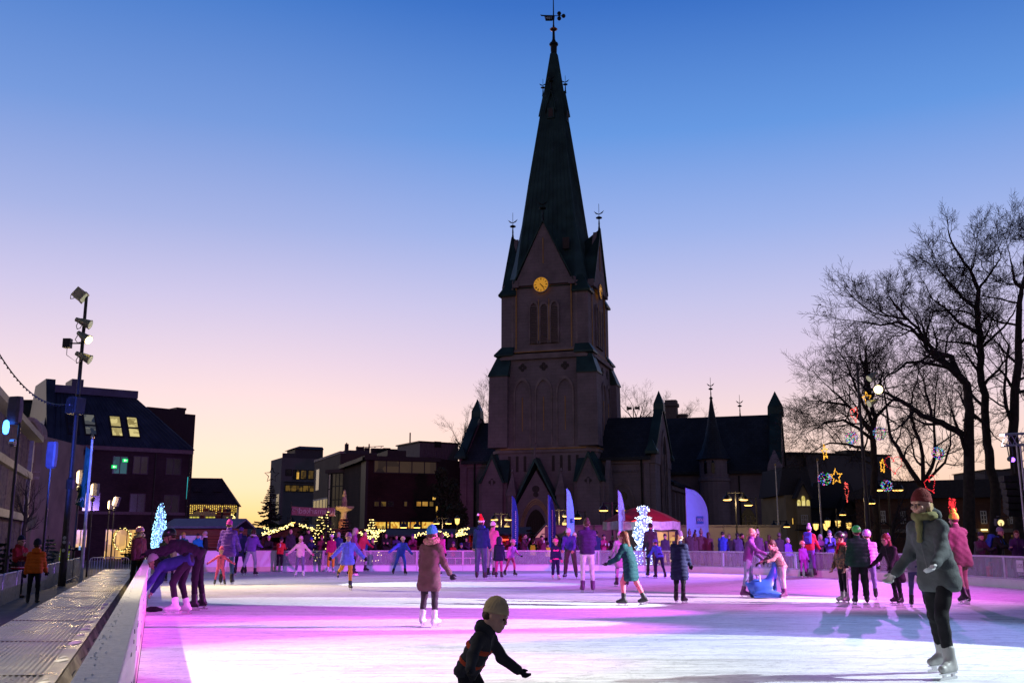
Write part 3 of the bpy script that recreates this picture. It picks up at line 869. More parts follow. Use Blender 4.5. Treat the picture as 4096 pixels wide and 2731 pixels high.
 for k in range(4):
  c,s=[(1,0),(0,1),(-1,0),(0,-1)][k]
  f=lambda a,b,z,c=c,s=s: C(a*c-b*s,a*s+b*c,z)
  lu.prism([(-.5,57.4),(.5,57.4),(.5,58.9),(-.5,58.9)],(-1.9,-.8),f)
  for sg in (-1,1):
   lu.hexa([f(sg*.75,-2.05,58.3),f(0,-1.6,61.6),f(0,-.6,62.0),f(sg*.75,-.9,58.3),f(sg*.75,-2.05,58.5),f(0,-1.6,61.9),f(0,-.55,62.3),f(sg*.75,-.85,58.5)])
  ld.prism(arch_poly(0,.3,57.6,58.4,58.85),(-1.95,-1.85),f)
  p=f(0,-1.6,0)
  la=(p-CO).dot(CA); lb=(p-CO).dot(CB)
  finial(lf,(la,lb),61.6,2.6,.55)
 lu2=wb(lu,"spire_dormer",COPPER,ch); bm_fix(lu2)
 wb(ld,"opening",M("recess_dark"),lu2); wb(lf,"dormer_finial",IRON,ch)
 hat=MB(); q=[(3.1,-4.55,38.2)]
 hat.box(C(2.7,-4.75,38.7),(.8,.3,1.5),CA,CB); wb(hat,"spire_hatch",M("recess_dark"),ch)
 # top: collar, mast, ball, ship-shaped vane cut with the year
 tp=MB(); tp.lathe(C(0,0,67.6),[(.42,0),(.46,1.3),(.62,1.4),(.62,1.65),(.35,1.9),(.2,2.3),(.13,4.4)],10); tp.tube([C(0,0,71.9),C(0,0,79)],[.11,.03],6); wb(tp,"mast",IRON,ch)
 bl=MB(); bl.lathe(C(0,0,71.15),[(.1,0),(.4,.12),(.56,.27),(.4,.42),(.1,.55)],14); wb(bl,"copper_ball",RUST,ch,True)
 vn=MB(); z0=72.72; f=lambda a,b,z: Vector((CO.x+a*.64,CO.y+b,72.72+(z-72.72)*.64))
 vn.prism([(-1.75,z0),(-.25,z0),(-.25,z0+.22),(-1.75,z0+.22)],(-.05,.05),f)
 vn.prism([(-2.0,z0+1.05),(.1,z0+1.05),(.1,z0+1.3),(-2.3,z0+1.35)],(-.05,.05),f)
 vn.prism([(-1.72,z0+.1),(-.3,z0+.1),(-.3,z0+1.1),(-1.85,z0+1.1)],(-.02,.03),f)
 vn.prism([(-1.78,z0+.22),(-1.62,z0+.22),(-1.72,z0+1.05),(-2.0,z0+1.05)],(-.05,.05),f)
 vn.prism([(-.4,z0+.22),(.15,z0-.1),(.3,z0+1.3),(-.4,z0+1.05)],(-.05,.05),f)
 vn.prism([(-2.9,z0+1.45),(-2.7,z0+1.15),(-2.0,z0+1.1),(-2.0,z0+1.3)],(-.05,.05),f)
 vn.tube([f(.1,0,z0+1.2),f(2.0,0,z0+1.15)],.06,5)
 for q in ((1.25,1.75),(1.25,.55),(2.2,1.15)): vn.ball(f(q[0],0,z0+q[1]),.3,8,6)
 v=wb(vn,"weather_vane",IRON,ch)
 cu=text("year","1884",.50,M("cut_out",(.45,.55,.75),.6),plane_m4(f(-1.03,-.06,z0+.62),(-1,0,0),(0,0,1)),v,.02)
 # ---- portal
 po=MB()
 po.prism([(-3.0,base_z),(2.2,base_z),(2.2,5.2),(-.4,9.6),(-3.0,5.2)],(-8.3,-6.5),front)
 P_=wb(po,"portal",STONE,ch)
 rf=MB()
 for sg in (-1,1): rf.hexa([C(-.42+sg*2.95,-8.7,4.9),C(-.42,-8.7,10.6),C(-.42,-6.3,10.6),C(-.42+sg*2.95,-6.3,4.9),C(-.42+sg*2.95,-8.7,5.25),C(-.42,-8.7,11.2),C(-.42,-6.3,11.2),C(-.42+sg*2.95,-6.3,5.25)])
 q=wb(rf,"portal_roof",COPPER_LT,ch); bm_fix(q)
 pi=MB()
 for a in (-3.45,2.65):
  pi.rings([[C(a+x*w,-8.0+y*w,z) for x,y in ((-1,-1),(1,-1),(1,1),(-1,1))] for w,z in ((.5,base_z),(.5,6.6),(.62,6.6),(.55,7.1),(.06,9.4),(.18,9.5),(.05,9.9))])
 pi.tube([C(-.42,-8.7,11),C(-.42,-8.7,12.9)],.12,6); pi.box(C(-.42,-8.7,12.5),(.7,.15,.2),CA,CB)
 wb(pi,"pinnacle",STONE,ch)
 ar=MB()
 for i in range(5):
  w=1.95-i*.14; b=-8.42+i*.06
  o=arch_poly(-.42,w,base_z,2.6,6.3-i*.26); q=arch_poly(-.42,w-.1,base_z,2.6,6.1-i*.26)
  ar.rings([[C(a,b,z) for a,z in o],[C(a,b-.05,z) for a,z in q],[C(a,b+.09,z) for a,z in q]],caps=False)
 wb(ar,"portal_arch",M("portal_stone",(.42,.27,.16),.8,var=.25,scale=1.5),ch)
 dr=MB(); dr.prism(arch_poly(-.42,1.3,base_z,2.4,5.0),(-8.36,-8.2),front)
 dr2=wb(dr,"church_door",M("door_oak",(.028,.016,.012),.6),ch)
 bd=MB()
 for k in range(-4,5): bd.prism([(-.42+k*.28-.015,.2),(-.42+k*.28+.015,.2),(-.42+k*.28+.015,4.0-abs(k)*.22),(-.42+k*.28-.015,4.0-abs(k)*.22)],(-8.39,-8.35),front)
 wb(bd,"door_board",M("recess_dark"),dr2)
 tym=MB()
 for r0,z in ((.42,7.4),(.30,6.75)): tym.prism([(-.42+r0*math.cos(i*.5236)*1.1,z+r0*math.sin(i*.5236)) for i in range(12)],(-8.38,-8.28),front)
 wb(tym,"tracery",M("recess_dark"),ch)
 # small openings above the portal
 op=MB()
 for a in (-4.3,-3.3,-2.3,1.3,2.3,3.3,4.3): op.prism([(a-.16,9.6),(a+.16,9.6),(a+.16,11.5),(a-.16,11.5)],(-6.66,-6.5),front)
 wb(op,"gallery_opening",M("recess_dark"),ch)
 # gabled heads on the base piers
 gp=MB(); gr=MB()
 for a in (-6.0,6.0):
  gp.prism([(a-1.35,base_z),(a+1.35,base_z),(a+1.35,8.4),(a,11.2),(a-1.35,8.4)],(-8.25,-7.6),front)
  gr.prism([(a-1.6,8.2),(a-1.35,8.2),(a,11.2),(a+1.35,8.2),(a+1.6,8.2),(a,11.75)],(-8.4,-7.2),front)
  gp.prism([(a-.12,7.0),(a+.12,7.0),(a+.12,8.6),(a-.12,8.6)],(-8.3,-8.2),front)
 gp.prism([(-6.0-1.3,base_z),(-4.7,base_z),(-4.7,8.0),(-6,10.8),(-7.3,8.0)],(-8.25,-7.7),side)
 wb(gp,"buttress",STONE,ch); wb(gr,"buttress_coping",COPPER,ch)
 qf=MB()
 for a in (-6.0,6.0):
  for k in range(4): x,z=a+.26*math.cos(k*math.pi/2),8.3+.26*math.sin(k*math.pi/2); qf.prism([(x+.2*math.cos(q*.785),z+.2*math.sin(q*.785)) for q in range(8)],(-8.29,-8.2),front)
 wb(qf,"quatrefoil",M("recess_dark"),ch)
 # ---- west wings beside the tower
 wl=MB(); wl.prism([(-11.9,base_z),(-6.4,base_z),(-6.4,11.2),(-11.9,11.2)],(-3.4,7.5),front)
 wr=MB(); wr.prism([(6.4,base_z),(13.2,base_z),(13.2,11.2),(6.4,11.2)],(-3.8,7.8),front)
 # gable walls at the wings' outer ends: outline runs along b
 gw=lambda a0,a1: (lambda b,a,z: C(a,b,z))
 for a0,a1,mb in ((-12.1,-11.2,wl),(12.5,13.3,wr)):
  bl_,br_=(-3.6,7.7) if a0 < 0 else (-4.0,8.0)
  m=(bl_+br_)/2
  mb.prism([(bl_,10.5),(br_,10.5),(br_,12.0),(m,18.0),(bl_,12.0)],(a0,a1),gw(a0,a1))
 L_=wb(wl,"aisle_wall",STONE,ch); R_=wb(wr,"aisle_wall",STONE,ch)
 ro=MB(); cp=MB()
 for a0,a1,bl_,br_ in ((-11.6,-5.5,-4.1,8.2),(5.5,12.8,-4.6,8.6)):
  m=(bl_+br_)/2
  ro.prism([(bl_,10.9),(bl_,11.25),(m,16.85),(br_,11.25),(br_,10.9),(m,16.4)],(a0,a1),gw(0,0))
 for a0,a1,bl_,br_ in ((-12.25,-11.1,-3.9,8.0),(12.35,13.5,-4.3,8.3)):
  m=(bl_+br_)/2
  cp.prism([(bl_,11.7),(bl_,12.3),(m-.3,18.0),(m,18.6),(m+.3,18.0),(br_,12.3),(br_,11.7),(m,17.9)],(a0,a1),gw(0,0))
  cp.rings([[C((a0+a1)/2+x*w,m+y*w,z) for x,y in ((-1,-1),(1,-1),(1,1),(-1,1))] for w,z in ((.66,17.4),(.62,18.4),(.02,20.1))])
  for b in (bl_+.2,br_-.2): cp.rings([[C((a0+a1)/2+x*.75,b+y*.75,z) for x,y in ((-1,-1),(1,-1),(1,1),(-1,1))] for z in (11.6,11.9)]+[[C((a0+a1)/2+x*.1,b+y*.1,13.3) for x,y in ((-1,-1),(1,-1),(1,1),(-1,1))]])
 q=wb(ro,"aisle_roof",SLATE,ch); bm_fix(q); q=wb(cp,"gable_coping",COPPER,ch); bm_fix(q)
 cn=MB(); cn.prism([(6.5,10.5),(13.3,10.5),(13.3,11.0),(6.5,11.0)],(-4.05,-3.7),front); cn.prism([(-12,10.5),(-6.5,10.5),(-6.5,11.0),(-12,11.0)],(-3.65,-3.3),front)
 for k in range(12): cn.box(C(7.6+k*.38,-3.9,9.6),(.16,.2,.22),CA,CB)
 for a in (7.0,12.2): cn.prism([(a-.35,base_z),(a+.35,base_z),(a+.35,10.5),(a-.35,10.5)],(-4.0,-3.7),front)
 cn.prism([(-11.9,base_z),(-11.0,base_z),(-11.0,10.5),(-11.9,10.5)],(-3.7,-3.3),front)
 wb(cn,"cornice",STONE,ch)
 # tracery window of the right wing
 wn=MB(); c=9.15
 wn.prism(arch_poly(c,1.35,1.9,5.6,8.1),(-3.86,-3.75),front)
 W_=wb(wn,"tracery_window",STONE,ch)
 gl=MB(); gl.prism([(c+.62*math.cos(i*.3927),6.55+.62*math.sin(i*.3927)) for i in range(16)],(-3.92,-3.84),front)
 for q in (-.62,.62): gl.prism(arch_poly(c+q,.42,2.1,4.6,5.6),(-3.92,-3.84),front)
 wb(gl,"glass",DKGLASS,W_)
 fm=MB(); o=arch_poly(c,1.5,1.9,5.7,8.4); q=arch_poly(c,1.3,1.9,5.6,8.0)
 fm.rings([[C(a,-3.8,z) for a,z in o],[C(a,-4.0,z) for a,z in o],[C(a,-4.0,z) for a,z in q],[C(a,-3.84,z) for a,z in q]],caps=False)
 wb(fm,"frame",TRIM,W_)
 # big window in the right gable
 gwn=MB(); m=2.0
 gwn.prism(arch_poly(m,1.9,4.2,9.5,14.5),(13.28,13.36),gw(0,0)); G_=wb(gwn,"gable_window",DKGLASS,ch)
 fm=MB(); o=arch_poly(m,2.15,4.0,9.6,15.1); q=arch_poly(m,1.85,4.0,9.5,14.4)
 fm.rings([[C(13.3,b,z) for b,z in o],[C(13.5,b,z) for b,z in o],[C(13.5,b,z) for b,z in q],[C(13.34,b,z) for b,z in q]],caps=False)
 for q in (-.65,.65): fm.prism([(m+q-.1,4.2),(m+q+.1,4.2),(m+q+.1,12),(m+q-.1,12)],(13.34,13.44),gw(0,0))
 wb(fm,"frame",TRIM,G_)
 dp=MB(); dp.tube([C(11.6,-4.15,11),C(11.6,-4.15,10),C(11.6,-4.05,.2)],.11,6); dp.tube([C(-9.9,-3.75,11),C(-9.9,-3.75,.2)],.11,6)
 dp.tube([C(20.5,23.6,10.5),C(20.5,23.6,.2)],.11,6)
 wb(dp,"drainpipe",IRON,ch)
 # ---- nave and its side aisle, seen end-on
 nv=MB(); nv.prism([(-8,base_z),(8,base_z),(8,11.8),(-8,11.8)],(6,46),front); nv.prism([(8,base_z),(13,base_z),(13,8.6),(8,8.6)],(8,26),front)
 wb(nv,"nave_wall",STONE,ch)
 nr=MB(); nr.prism([(-8.6,11.6),(-8.6,12.0),(0,20.2),(8.6,12.0),(8.6,11.6),(0,19.7)],(5.6,48),front)
 nr.prism([(7.9,11.0),(7.9,11.4),(13.6,8.9),(13.6,8.5)],(8.05,25),front)
 q=wb(nr,"nave_roof",SLATE,ch); bm_fix(q)
 ac=MB(); ac.prism([(12.9,7.9),(13.35,7.9),(13.35,8.45),(12.9,8.45)],(8,26),front)
 for b in (9,12.2,15.4,18.6,21.8): ac.prism([(12.9,base_z),(13.5,base_z),(13.5,7.5),(12.9,7.9)],(b,b+.7),front)
 wb(ac,"aisle_buttress",STONE,ch)
 aw=MB()
 for b in (9.7,12.9,16.1,19.3): aw.prism([(p+b+1.25,z) for p,z in arch_poly(0,.8,2.0,5.0,6.6)],(12.98,13.06),gw(0,0))
 wb(aw,"aisle_window",DKGLASS,ch)
 dm=MB(); dm.prism([(10.2,10.4),(12.4,10.4),(12.4,11.5),(11.3,14.3),(10.2,11.5)],(9.0,9.6),front); wb(dm,"roof_dormer",SLATE,ch)
 # ---- transept
 tw=MB(); tw.prism([(8,base_z),(26.0,base_z),(26.0,11.0),(8,11.0)],(24,36),front)
 tw.prism([(23.6,10.6),(36.4,10.6),(36.4,12.2),(30,20.8),(23.6,12.2)],(25.2,26.2),gw(0,0))
 wb(tw,"transept_wall",STONE,ch)
 rt=MB(); rt.prism([(23.3,10.8),(23.3,11.2),(30,19.9),(36.7,11.2),(36.7,10.8),(30,19.4)],(2,25.5),gw(0,0))
 q=wb(rt,"transept_roof",SLATE,ch); bm_fix(q)
 cp=MB(); cp.prism([(23.2,12.0),(23.2,12.6),(29.4,20.6),(30,21.2),(30.6,20.6),(36.8,12.6),(36.8,12.0),(30,20.6)],(24.9,26.6),gw(0,0)); cp.rings([[C(25.75+x*w,30+y*w,z) for x,y in ((-1,-1),(1,-1),(1,1),(-1,1))] for w,z in ((1.15,19.6),(1.1,21.0),(.02,23.4))])
 q=wb(cp,"transept_coping",COPPER,ch); bm_fix(q)
 pt=MB()
 for b in (23.6,36.4): pt.rings([[C(25.6+x*w,b+y*w,z) for x,y in ((-1,-1),(1,-1),(1,1),(-1,1))] for w,z in ((1.0,base_z),(1.0,11.4),(.9,12.0),(.1,14.0))])
 wb(pt,"corner_buttress",STONE,ch)
 tg=MB(); tg.prism([(p+30,z) for p,z in arch_poly(0,2.6,3.6,10,16)],(26.18,26.28),gw(0,0)); Tg=wb(tg,"gable_window",DKGLASS,ch)
 fm=MB(); o=[(p+30,z) for p,z in arch_poly(0,2.9,3.4,10.1,16.6)]; q=[(p+30,z) for p,z in arch_poly(0,2.5,3.4,10,15.9)]
 fm.rings([[C(26.2,b,z) for b,z in o],[C(26.5,b,z) for b,z in o],[C(26.5,b,z) for b,z in q],[C(26.26,b,z) for b,z in q]],caps=False)
 wb(fm,"frame",TRIM,Tg)
 tw2=MB(); tw2.prism(arch_poly(21.5,1.1,1.6,3.9,5.9),(23.93,24.05),front); T2=wb(tw2,"transept_window",DKGLASS,ch)
 mu=MB()
 for q in (-.36,.36): mu.prism([(21.5+q-.04,1.7),(21.5+q+.04,1.7),(21.5+q+.04,4.8),(21.5+q-.04,4.8)],(23.88,23.94),front)
 for z in (2.4,3.3,4.1): mu.prism([(20.4,z-.03),(22.6,z-.03),(22.6,z+.03),(20.4,z+.03)],(23.89,23.94),front)
 wb(mu,"mullion",TRIM,T2)
 # stair turret with its needle roof
 tu=MB(); tc=(17.1,22.6)
 tu.lathe(C(*tc,base_z),[(2.15,0),(2.15,9.9),(2.3,10.0),(2.3,10.4),(2.05,10.5),(2.05,13.0),(2.2,13.1)],20); wb(tu,"turret",STONE,ch,False)
 cn=MB(); cn.lathe(C(*tc,0),[(2.55,12.8),(2.35,13.1),(1.75,14.2),(1.2,15.8),(.7,18.0),(.32,20.4),(.16,21.6),(.28,21.7),(.1,22.0)],20); q=wb(cn,"turret_roof",SLATE,ch)
 fi=MB(); finial(fi,tc,21.4,3.4,.55); finial(fi,(20.5,30),19.7,3.4,.55); wb(fi,"roof_finial",IRON,ch)
 to=MB()
 for an in (-2.05,-1.5,-.2):
  x,y=math.cos(an),math.sin(an); p=C(tc[0]+x*2.06,tc[1]+y*2.06,0)
  X=(CA*-y+CB*x)
  to.box(p+Vector((0,0,11.5)),(.42,.12,1.5),X,CA*x+CB*y); to.lathe(p+Vector((0,0,12.25)) ,[(.21,-.02),(.15,.2),(.02,.4)],6)
 wb(to,"turret_window",DKGLASS,ch)
 cm=MB(); cm.rings([[C(9.2+x*w,36+y*w,z) for x,y in ((-1,-1),(1,-1),(1,1),(-1,1))] for w,z in ((.9,17),(.9,22.4),(1.1,22.5),(1.1,23.0),(.9,23.1),(.9,23.5))])
 cm.rings([[C(10.9+x*w,36+y*w,z) for x,y in ((-1,-1),(1,-1),(1,1),(-1,1))] for w,z in ((.6,17),(.6,20.8),(.8,20.9),(.8,21.2))]); wb(cm,"chimney",M("chimney_brick",(.16,.12,.12),.9),ch)
 sr=MB(); sr.tube([C(9.6,2,16.6),C(9.6,2,18.0)],.06,5)
 for q in (-.5,.5): sr.box(C(9.6+q,2,18.0),(.55,.3,.3),CA,CB); sr.box(C(9.6+q*1.5,2,18.0),(.1,.5,.5),CA,CB)
 wb(sr,"roof_siren",IRON,ch)
mk_church()
# ================================================================= OTHER BUILDINGS
class Fr:
 """wall frame: a along the facade from p to q, b backwards (away from the viewer), z up"""
 def __init__(s,p,q):
  s.o=Vector((p[0],p[1],0)); d=Vector((q[0]-p[0],q[1]-p[1],0)); s.L=d.length; s.A=d.normalized(); s.B=Vector((-s.A.y,s.A.x,0))
 def __call__(s,a,b,z): return s.o+s.A*a+s.B*b+Vector((0,0,z))
 def hit(s,u,v,b=0.0):
  d=ray(u,v); t=(b+s.o.dot(s.B))/d.dot(s.B); p=d*t
  return (p-s.o).dot(s.A),EYE+p.z
 def rect(s,u0,v0,u1,v1,b=0.0):
  a0,z1=s.hit(u0,v0,b); a1,z0=s.hit(u1,v1,b); return a0,a1,z0,z1
 def box(s,mb,a0,a1,b0,b1,z0,z1): return mb.hexa([s(a0,b0,z0),s(a1,b0,z0),s(a1,b1,z0),s(a0,b1,z0),s(a0,b0,z1),s(a1,b0,z1),s(a1,b1,z1),s(a0,b1,z1)])
DARKPANE=M("pane_dark",(.015,.018,.03),.12,var=.5,scale=.8,spec=.6)
BLUEPANE=M("pane_blue",(.03,.035,.06),.1,var=.6,scale=.5,spec=.8)
def M_room(name,c0,c1,es,scale=1.2):
 """a lit room behind glass: uneven warm light with dark furniture"""
 if name in MATS: return MATS[name]
 m,N,L,b=new_mat(name)
 g=N.new("ShaderNodeNewGeometry")
 mp=N.new("ShaderNodeMapping"); mp.inputs["Scale"].default_value=(1.3,1.3,.9); L.new(g.outputs["Position"],mp.inputs["Vector"])
 v=N.new("ShaderNodeTexVoronoi"); v.inputs["Scale"].default_value=scale; v.distance= 'CHEBYCHEV'
 L.new(mp.outputs[0],v.inputs["Vector"])
 r=N.new("ShaderNodeValToRGB"); e=r.color_ramp.elements
 e[0].color=(*lin(c0),1); e[1].color=(*lin(c1),1); e[0].position=.15; e[1].position=.75
 L.new(v.outputs["Color"],r.inputs[0])
 b.inputs["Base Color"].default_value=(.02,.02,.02,1); b.inputs["Roughness"].default_value=.15
 L.new(r.outputs[0],b.inputs["Emission Color"]); b.inputs["Emission Strength"].default_value=es
 m.cycles.emission_sampling= 'NONE'; MATS[name]=m
 return m
ROOM=M_room("room_warm",(120,70,10),(255,200,90),.9)
ROOM_Y=M_room("room_yellow",(205,190,60),(250,240,130),.8,2.5)
ROOM_W=M_room("room_pale",(150,134,80),(236,218,146),.85,1.5)
ROOM_DIM=M_room("room_dim",(16,14,14),(110,84,34),.8,1.1)
ROOM_BOOK=M_room("room_books",(190,110,12),(255,214,96),1.0,3.2)
def window(fr,mb_parent,a0,a1,z0,z1,glass=DARKPANE,frame=None,n=1,rows=1,b=0.0,t=.07,name="window"):
 """frame proud of the wall, panes as a sub-part"""
 m=MB()
 fr.box(m,a0,a0+t,b-.05,b+.1,z0,z1); fr.box(m,a1-t,a1,b-.05,b+.1,z0,z1)
 fr.box(m,a0+t,a1-t,b-.05,b+.1,z0,z0+t); fr.box(m,a0+t,a1-t,b-.05,b+.1,z1-t,z1)
 for i in range(1,n):
  x=a0+(a1-a0)*i/n; fr.box(m,x-t/2,x+t/2,b-.045,b+.1,z0+t,z1-t)
 for i in range(1,rows):
  z=z0+(z1-z0)*i/rows; fr.box(m,a0+t,a1-t,b-.04,b+.1,z-t/2,z+t/2)
 w=wb(m,name,frame or DARKMETAL,mb_parent)
 m=MB(); fr.box(m,a0+t*.6,a1-t*.6,b-.015,b+.06,z0+t*.6,z1-t*.6)
 wb(m,"pane",glass,w)
 return w

def slate_house():
 A=W(176,1771,85.3); B_=W(757,1800,92.3); fr=Fr(A,B_); ze=9.5; zg=-.4; L=fr.L
 t=thing("slate_roof_house","dark brick town house with a steep blue slate roof and two lit roof windows","building",(A.x,A.y,zg))
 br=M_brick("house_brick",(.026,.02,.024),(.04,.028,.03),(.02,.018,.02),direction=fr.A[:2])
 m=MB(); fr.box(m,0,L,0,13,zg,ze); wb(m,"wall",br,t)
 m=MB(); fr.box(m,-.25,L+.3,-.35,-.0,ze-.35,ze); fr.box(m,-.1,L+.1,-.08,-.0,3.6,3.85); wb(m,"cornice",M("house_cornice",(.09,.08,.085),.7),t)
 rm=M("zinc_roof",(.028,.045,.065),.42,.35,var=.3,scale=.8)
 a0,zr=fr.hit(249,1545,4.2); a1,_=fr.hit(545,1562,4.2); al,_=fr.hit(229,1530,3)
 m=MB()
 bt=[fr(-.25,-.4,ze),fr(L+.35,-.4,ze),fr(L+.35,13,ze),fr(-.25,13,ze)]
 tp=[fr(a0-1.0,4.2,zr-.6),fr(a1,4.2,zr-.6),fr(a1,9,zr-.6),fr(a0-1.0,9,zr-.6)]
 m.hexa(bt+tp)
 fr.box(m,a0-1,a1+.15,4.0,9.2,zr-.6,zr+.1)
 # standing seams
 for k in range(26):
  s=k/25; p=fr(-.25+(L+.6)*s,-.4,ze); q=fr(a0-1+(a1-a0+1)*s,4.2,zr-.6); m.tube([p+Vector((0,0,.03)),q+Vector((0,0,.03))],.04,4)
 for k in range(1,9):
  s=k/9; p=fr(L+.35,-.4+13.4*s,ze); q=fr(a1,4.2+4.8*s,zr-.6); m.tube([p+Vector((0,0,.03)),q+Vector((0,0,.03))],.04,4)
 for k in range(16): m.tube([fr(L*.1+k*L*.055,-.42,ze+.1),fr(L*.1+k*L*.055+.25,-.42,ze+.4)],.04,4)
 rf=wb(m,"roof",rm,t)
 m=MB(); m.rings([[fr(a0-1.6,-.2,ze),fr(a0-.6-.6,-.2,ze),fr(a0-1.2,12,ze),fr(a0-1.6,12,ze)],[fr(a0-1.5,3.6,zr+.5),fr(a0-.7,3.6,zr+.5),fr(a0-.7,9,zr+.5),fr(a0-1.5,9,zr+.5)]])
 ac,_=fr.hit(278,1540,6); ad,_=fr.hit(325,1540,6); fr.box(m,ac,ad,5,8,zr,zr+.9); wb(m,"chimney",rm,rf)
 # roof windows lie in the slope
 def slope(a,k,h):  # k 0..1 up the slope
  p=fr(a,-.4+4.6*k,ze+(zr-.6-ze)*k); return p
 sn=(fr.A).cross((slope(0,1,0)-slope(0,0,0)).normalized()); sn=sn if sn.y < 0 else -sn
 up=(slope(0,1,0)-slope(0,0,0)).normalized()
 sl=(slope(0,1,0)-slope(0,0,0)).length
 for (u0,u1,lit) in ((264,302,0),(333,373,2),(438,476,1),(507,544,1)):
  ax0,_=fr.hit(u0,1715,1.9); ax1,_=fr.hit(u1,1715,1.9)
  c0,c1=.20,.57
  def quad(x0,x1,k0,k1,h0,h1): return [slope(x0,k0,0)+sn*h0,slope(x1,k0,0)+sn*h0,slope(x1,k1,0)+sn*h0,slope(x0,k1,0)+sn*h0,slope(x0,k0,0)+sn*h1,slope(x1,k0,0)+sn*h1,slope(x1,k1,0)+sn*h1,slope(x0,k1,0)+sn*h1]
  m=MB(); m.hexa(quad(ax0-.12,ax1+.12,c0-.02,c1+.02,-.05,.10)); w=wb(m,"roof_window",DARKMETAL,rf)
  m=MB(); md=(c0+c1)/2-.02
  m.hexa(quad(ax0,ax1,c0,md-.02,.0,.13)); m.hexa(quad(ax0,ax1,md+.02,c1,.0,.13))
  wb(m,"pane",[DARKPANE,ROOM_W,M_room("room_grey",(30,40,60),(110,110,105),.8)][lit],w)
 # skylight on the hip
 h0=lambda s,k: (fr(L+.35,-.4+13.4*s,ze)).lerp(fr(a1,4.2+4.8*s,zr-.6),k)
 hn=(h0(1,0)-h0(0,0)).cross(h0(.5,1)-h0(.5,0)).normalized(); hn=hn if hn.z > 0 else -hn
 m=MB(); q=[h0(.30,.30),h0(.44,.30),h0(.44,.62),h0(.30,.62)]; m.hexa([p-hn*.05 for p in q]+[p+hn*.1 for p in q]); w=wb(m,"roof_window",DARKMETAL,rf)
 m=MB()
 for k0,k1 in ((.315,.445),(.475,.605)):
  q=[h0(.315,k0),h0(.425,k0),h0(.425,k1),h0(.315,k1)]; m.hexa([p+hn*.02 for p in q]+[p+hn*.13 for p in q])
 wb(m,"pane",M_room("room_grey2",(120,120,120),(190,190,185),.8),w)
 # second floor
 for (u0,u1,v0,v1,g) in ((252,283,1815,1893,BLUEPANE),(314,367,1817,1893,BLUEPANE),(451,508,1822,1897,M_room("room_teal",(6,28,40),(30,90,90),.8,1.0)),(534,590,1822,1897,BLUEPANE),(665,722,1830,1900,DARKPANE),
        (212,270,1965,2043,DARKPANE),(337,398,1968,2045,DARKPANE),(520,578,1972,2050,DARKPANE),(655,714,1978,2053,DARKPANE)):
  window(fr,t,*fr.rect(u0,v0,u1,v1),glass=g,n=2)
 # two green exit signs glowing inside the second-floor window
 for u,v,n_ in ((501,1841,0),(457,1866,1)):
  a,z=fr.hit(u,v,-.06); m=MB(); fr.box(m,a-.22,a+.22,-.08,-.02,z-.14,z+.14); s=wb(m,"exit_sign",glow("green_sign",(10,230,110),1.3),t)
  m=MB(); fr.box(m,a-.1,a+.02,-.095,-.08,z-.08,z+.08); fr.box(m,a+.05,a+.15,-.095,-.08,z-.03,z+.03); wb(m,"pictogram",glow("white_sign",(235,255,240),1.4),s)
 # shop windows
 for (u0,u1,v0,v1,g,n) in ((268,346,2115,2190,ROOM,3),(421,545,2114,2236,ROOM,3),(55,80,2135,2200,ROOM,1)):
  r_=list(fr.rect(u0,v0,u1,v1)); window(fr,t,*r_,glass=g,n=n,name="shop_window")
 window(fr,t,*fr.rect(222,2125,242,2225),glass=ROOM_DIM,name="shop_door")
 a,z=fr.hit(233,2130,-.05); m=MB(); fr.box(m,a-.3,a+.3,-.1,-.05,z-.12,z+.12); wb(m,"exit_sign",glow("green_sign2",(120,240,20),1.2),t)
 a0_,a1_,z0_,z1_=fr.rect(335,1971,358,2042,-.06); m=MB(); fr.box(m,a0_,a1_,-.07,-.055,z0_,z1_); wb(m,"lit_pane",ROOM_W,t)
 m=MB(); a,z=fr.hit(625,1800); m.tube([fr(a,-.1,ze-.4),fr(a,-.1,zg)],.06,6); m.tube([fr(L+.1,-.2,ze-.3),fr(L-.05,-.12,zg)],.06,6); wb(m,"drainpipe",DARKMETAL,t)
 # sign on the side edge
 m=MB(); a,z=fr.hit(752,1950); m.box(fr(L+.1,.5,z),(.1,.5,2.0),fr.A,fr.B); wb(m,"wall_sign",glow("cyan_sign",(60,190,200),.9),t)
 # light wreath hanging in the shop window
 a,z=fr.hit(489,2156,-.25); wr=thing("light_wreath","round wreath of warm fairy lights hanging in the shop window","wreath",fr(a,-.25,z))
 rr=random.Random(2); m=MB(); pts=[]
 m.rings([[fr(a+(.72+.06*math.cos(k))*math.cos(j*.3142),-.25+.06*math.sin(k),z+(.95+.06*math.cos(k))*math.sin(j*.3142)) for k in (0,1.57,3.14,4.71)] for j in range(21)],caps=False)
 wb(m,"ring",M("fir_green",(.02,.035,.018),.8),wr)
 for j in range(90):
  an=rr.random()*6.283; pts.append(fr(a+(.72+rr.uniform(-.1,.1))*math.cos(an),-.33+rr.uniform(-.05,.1),z+(.95+rr.uniform(-.1,.1))*math.sin(an)))
 att(bulbs(pts,.035,glow("warm_bulb",(255,226,140),3.0)),wr)
 # rear blocks
 Y=104; t2=thing("rear_block","black flat-roofed block rising behind the slate-roofed house","building",W(663,2160,Y))
 p=W(585,1700,Y); q=W(738,1700,Y+3); f2=Fr(p,q); m=MB(); f2.box(m,0,f2.L,0,14,zg,Zv(1626,Y)); m2=M("black_cladding",(.022,.02,.02),.8); f2.box(m,f2.L-.1,f2.L+1.2,0,14,zg,Zv(1640,Y)); wb(m,"wall",m2,t2)
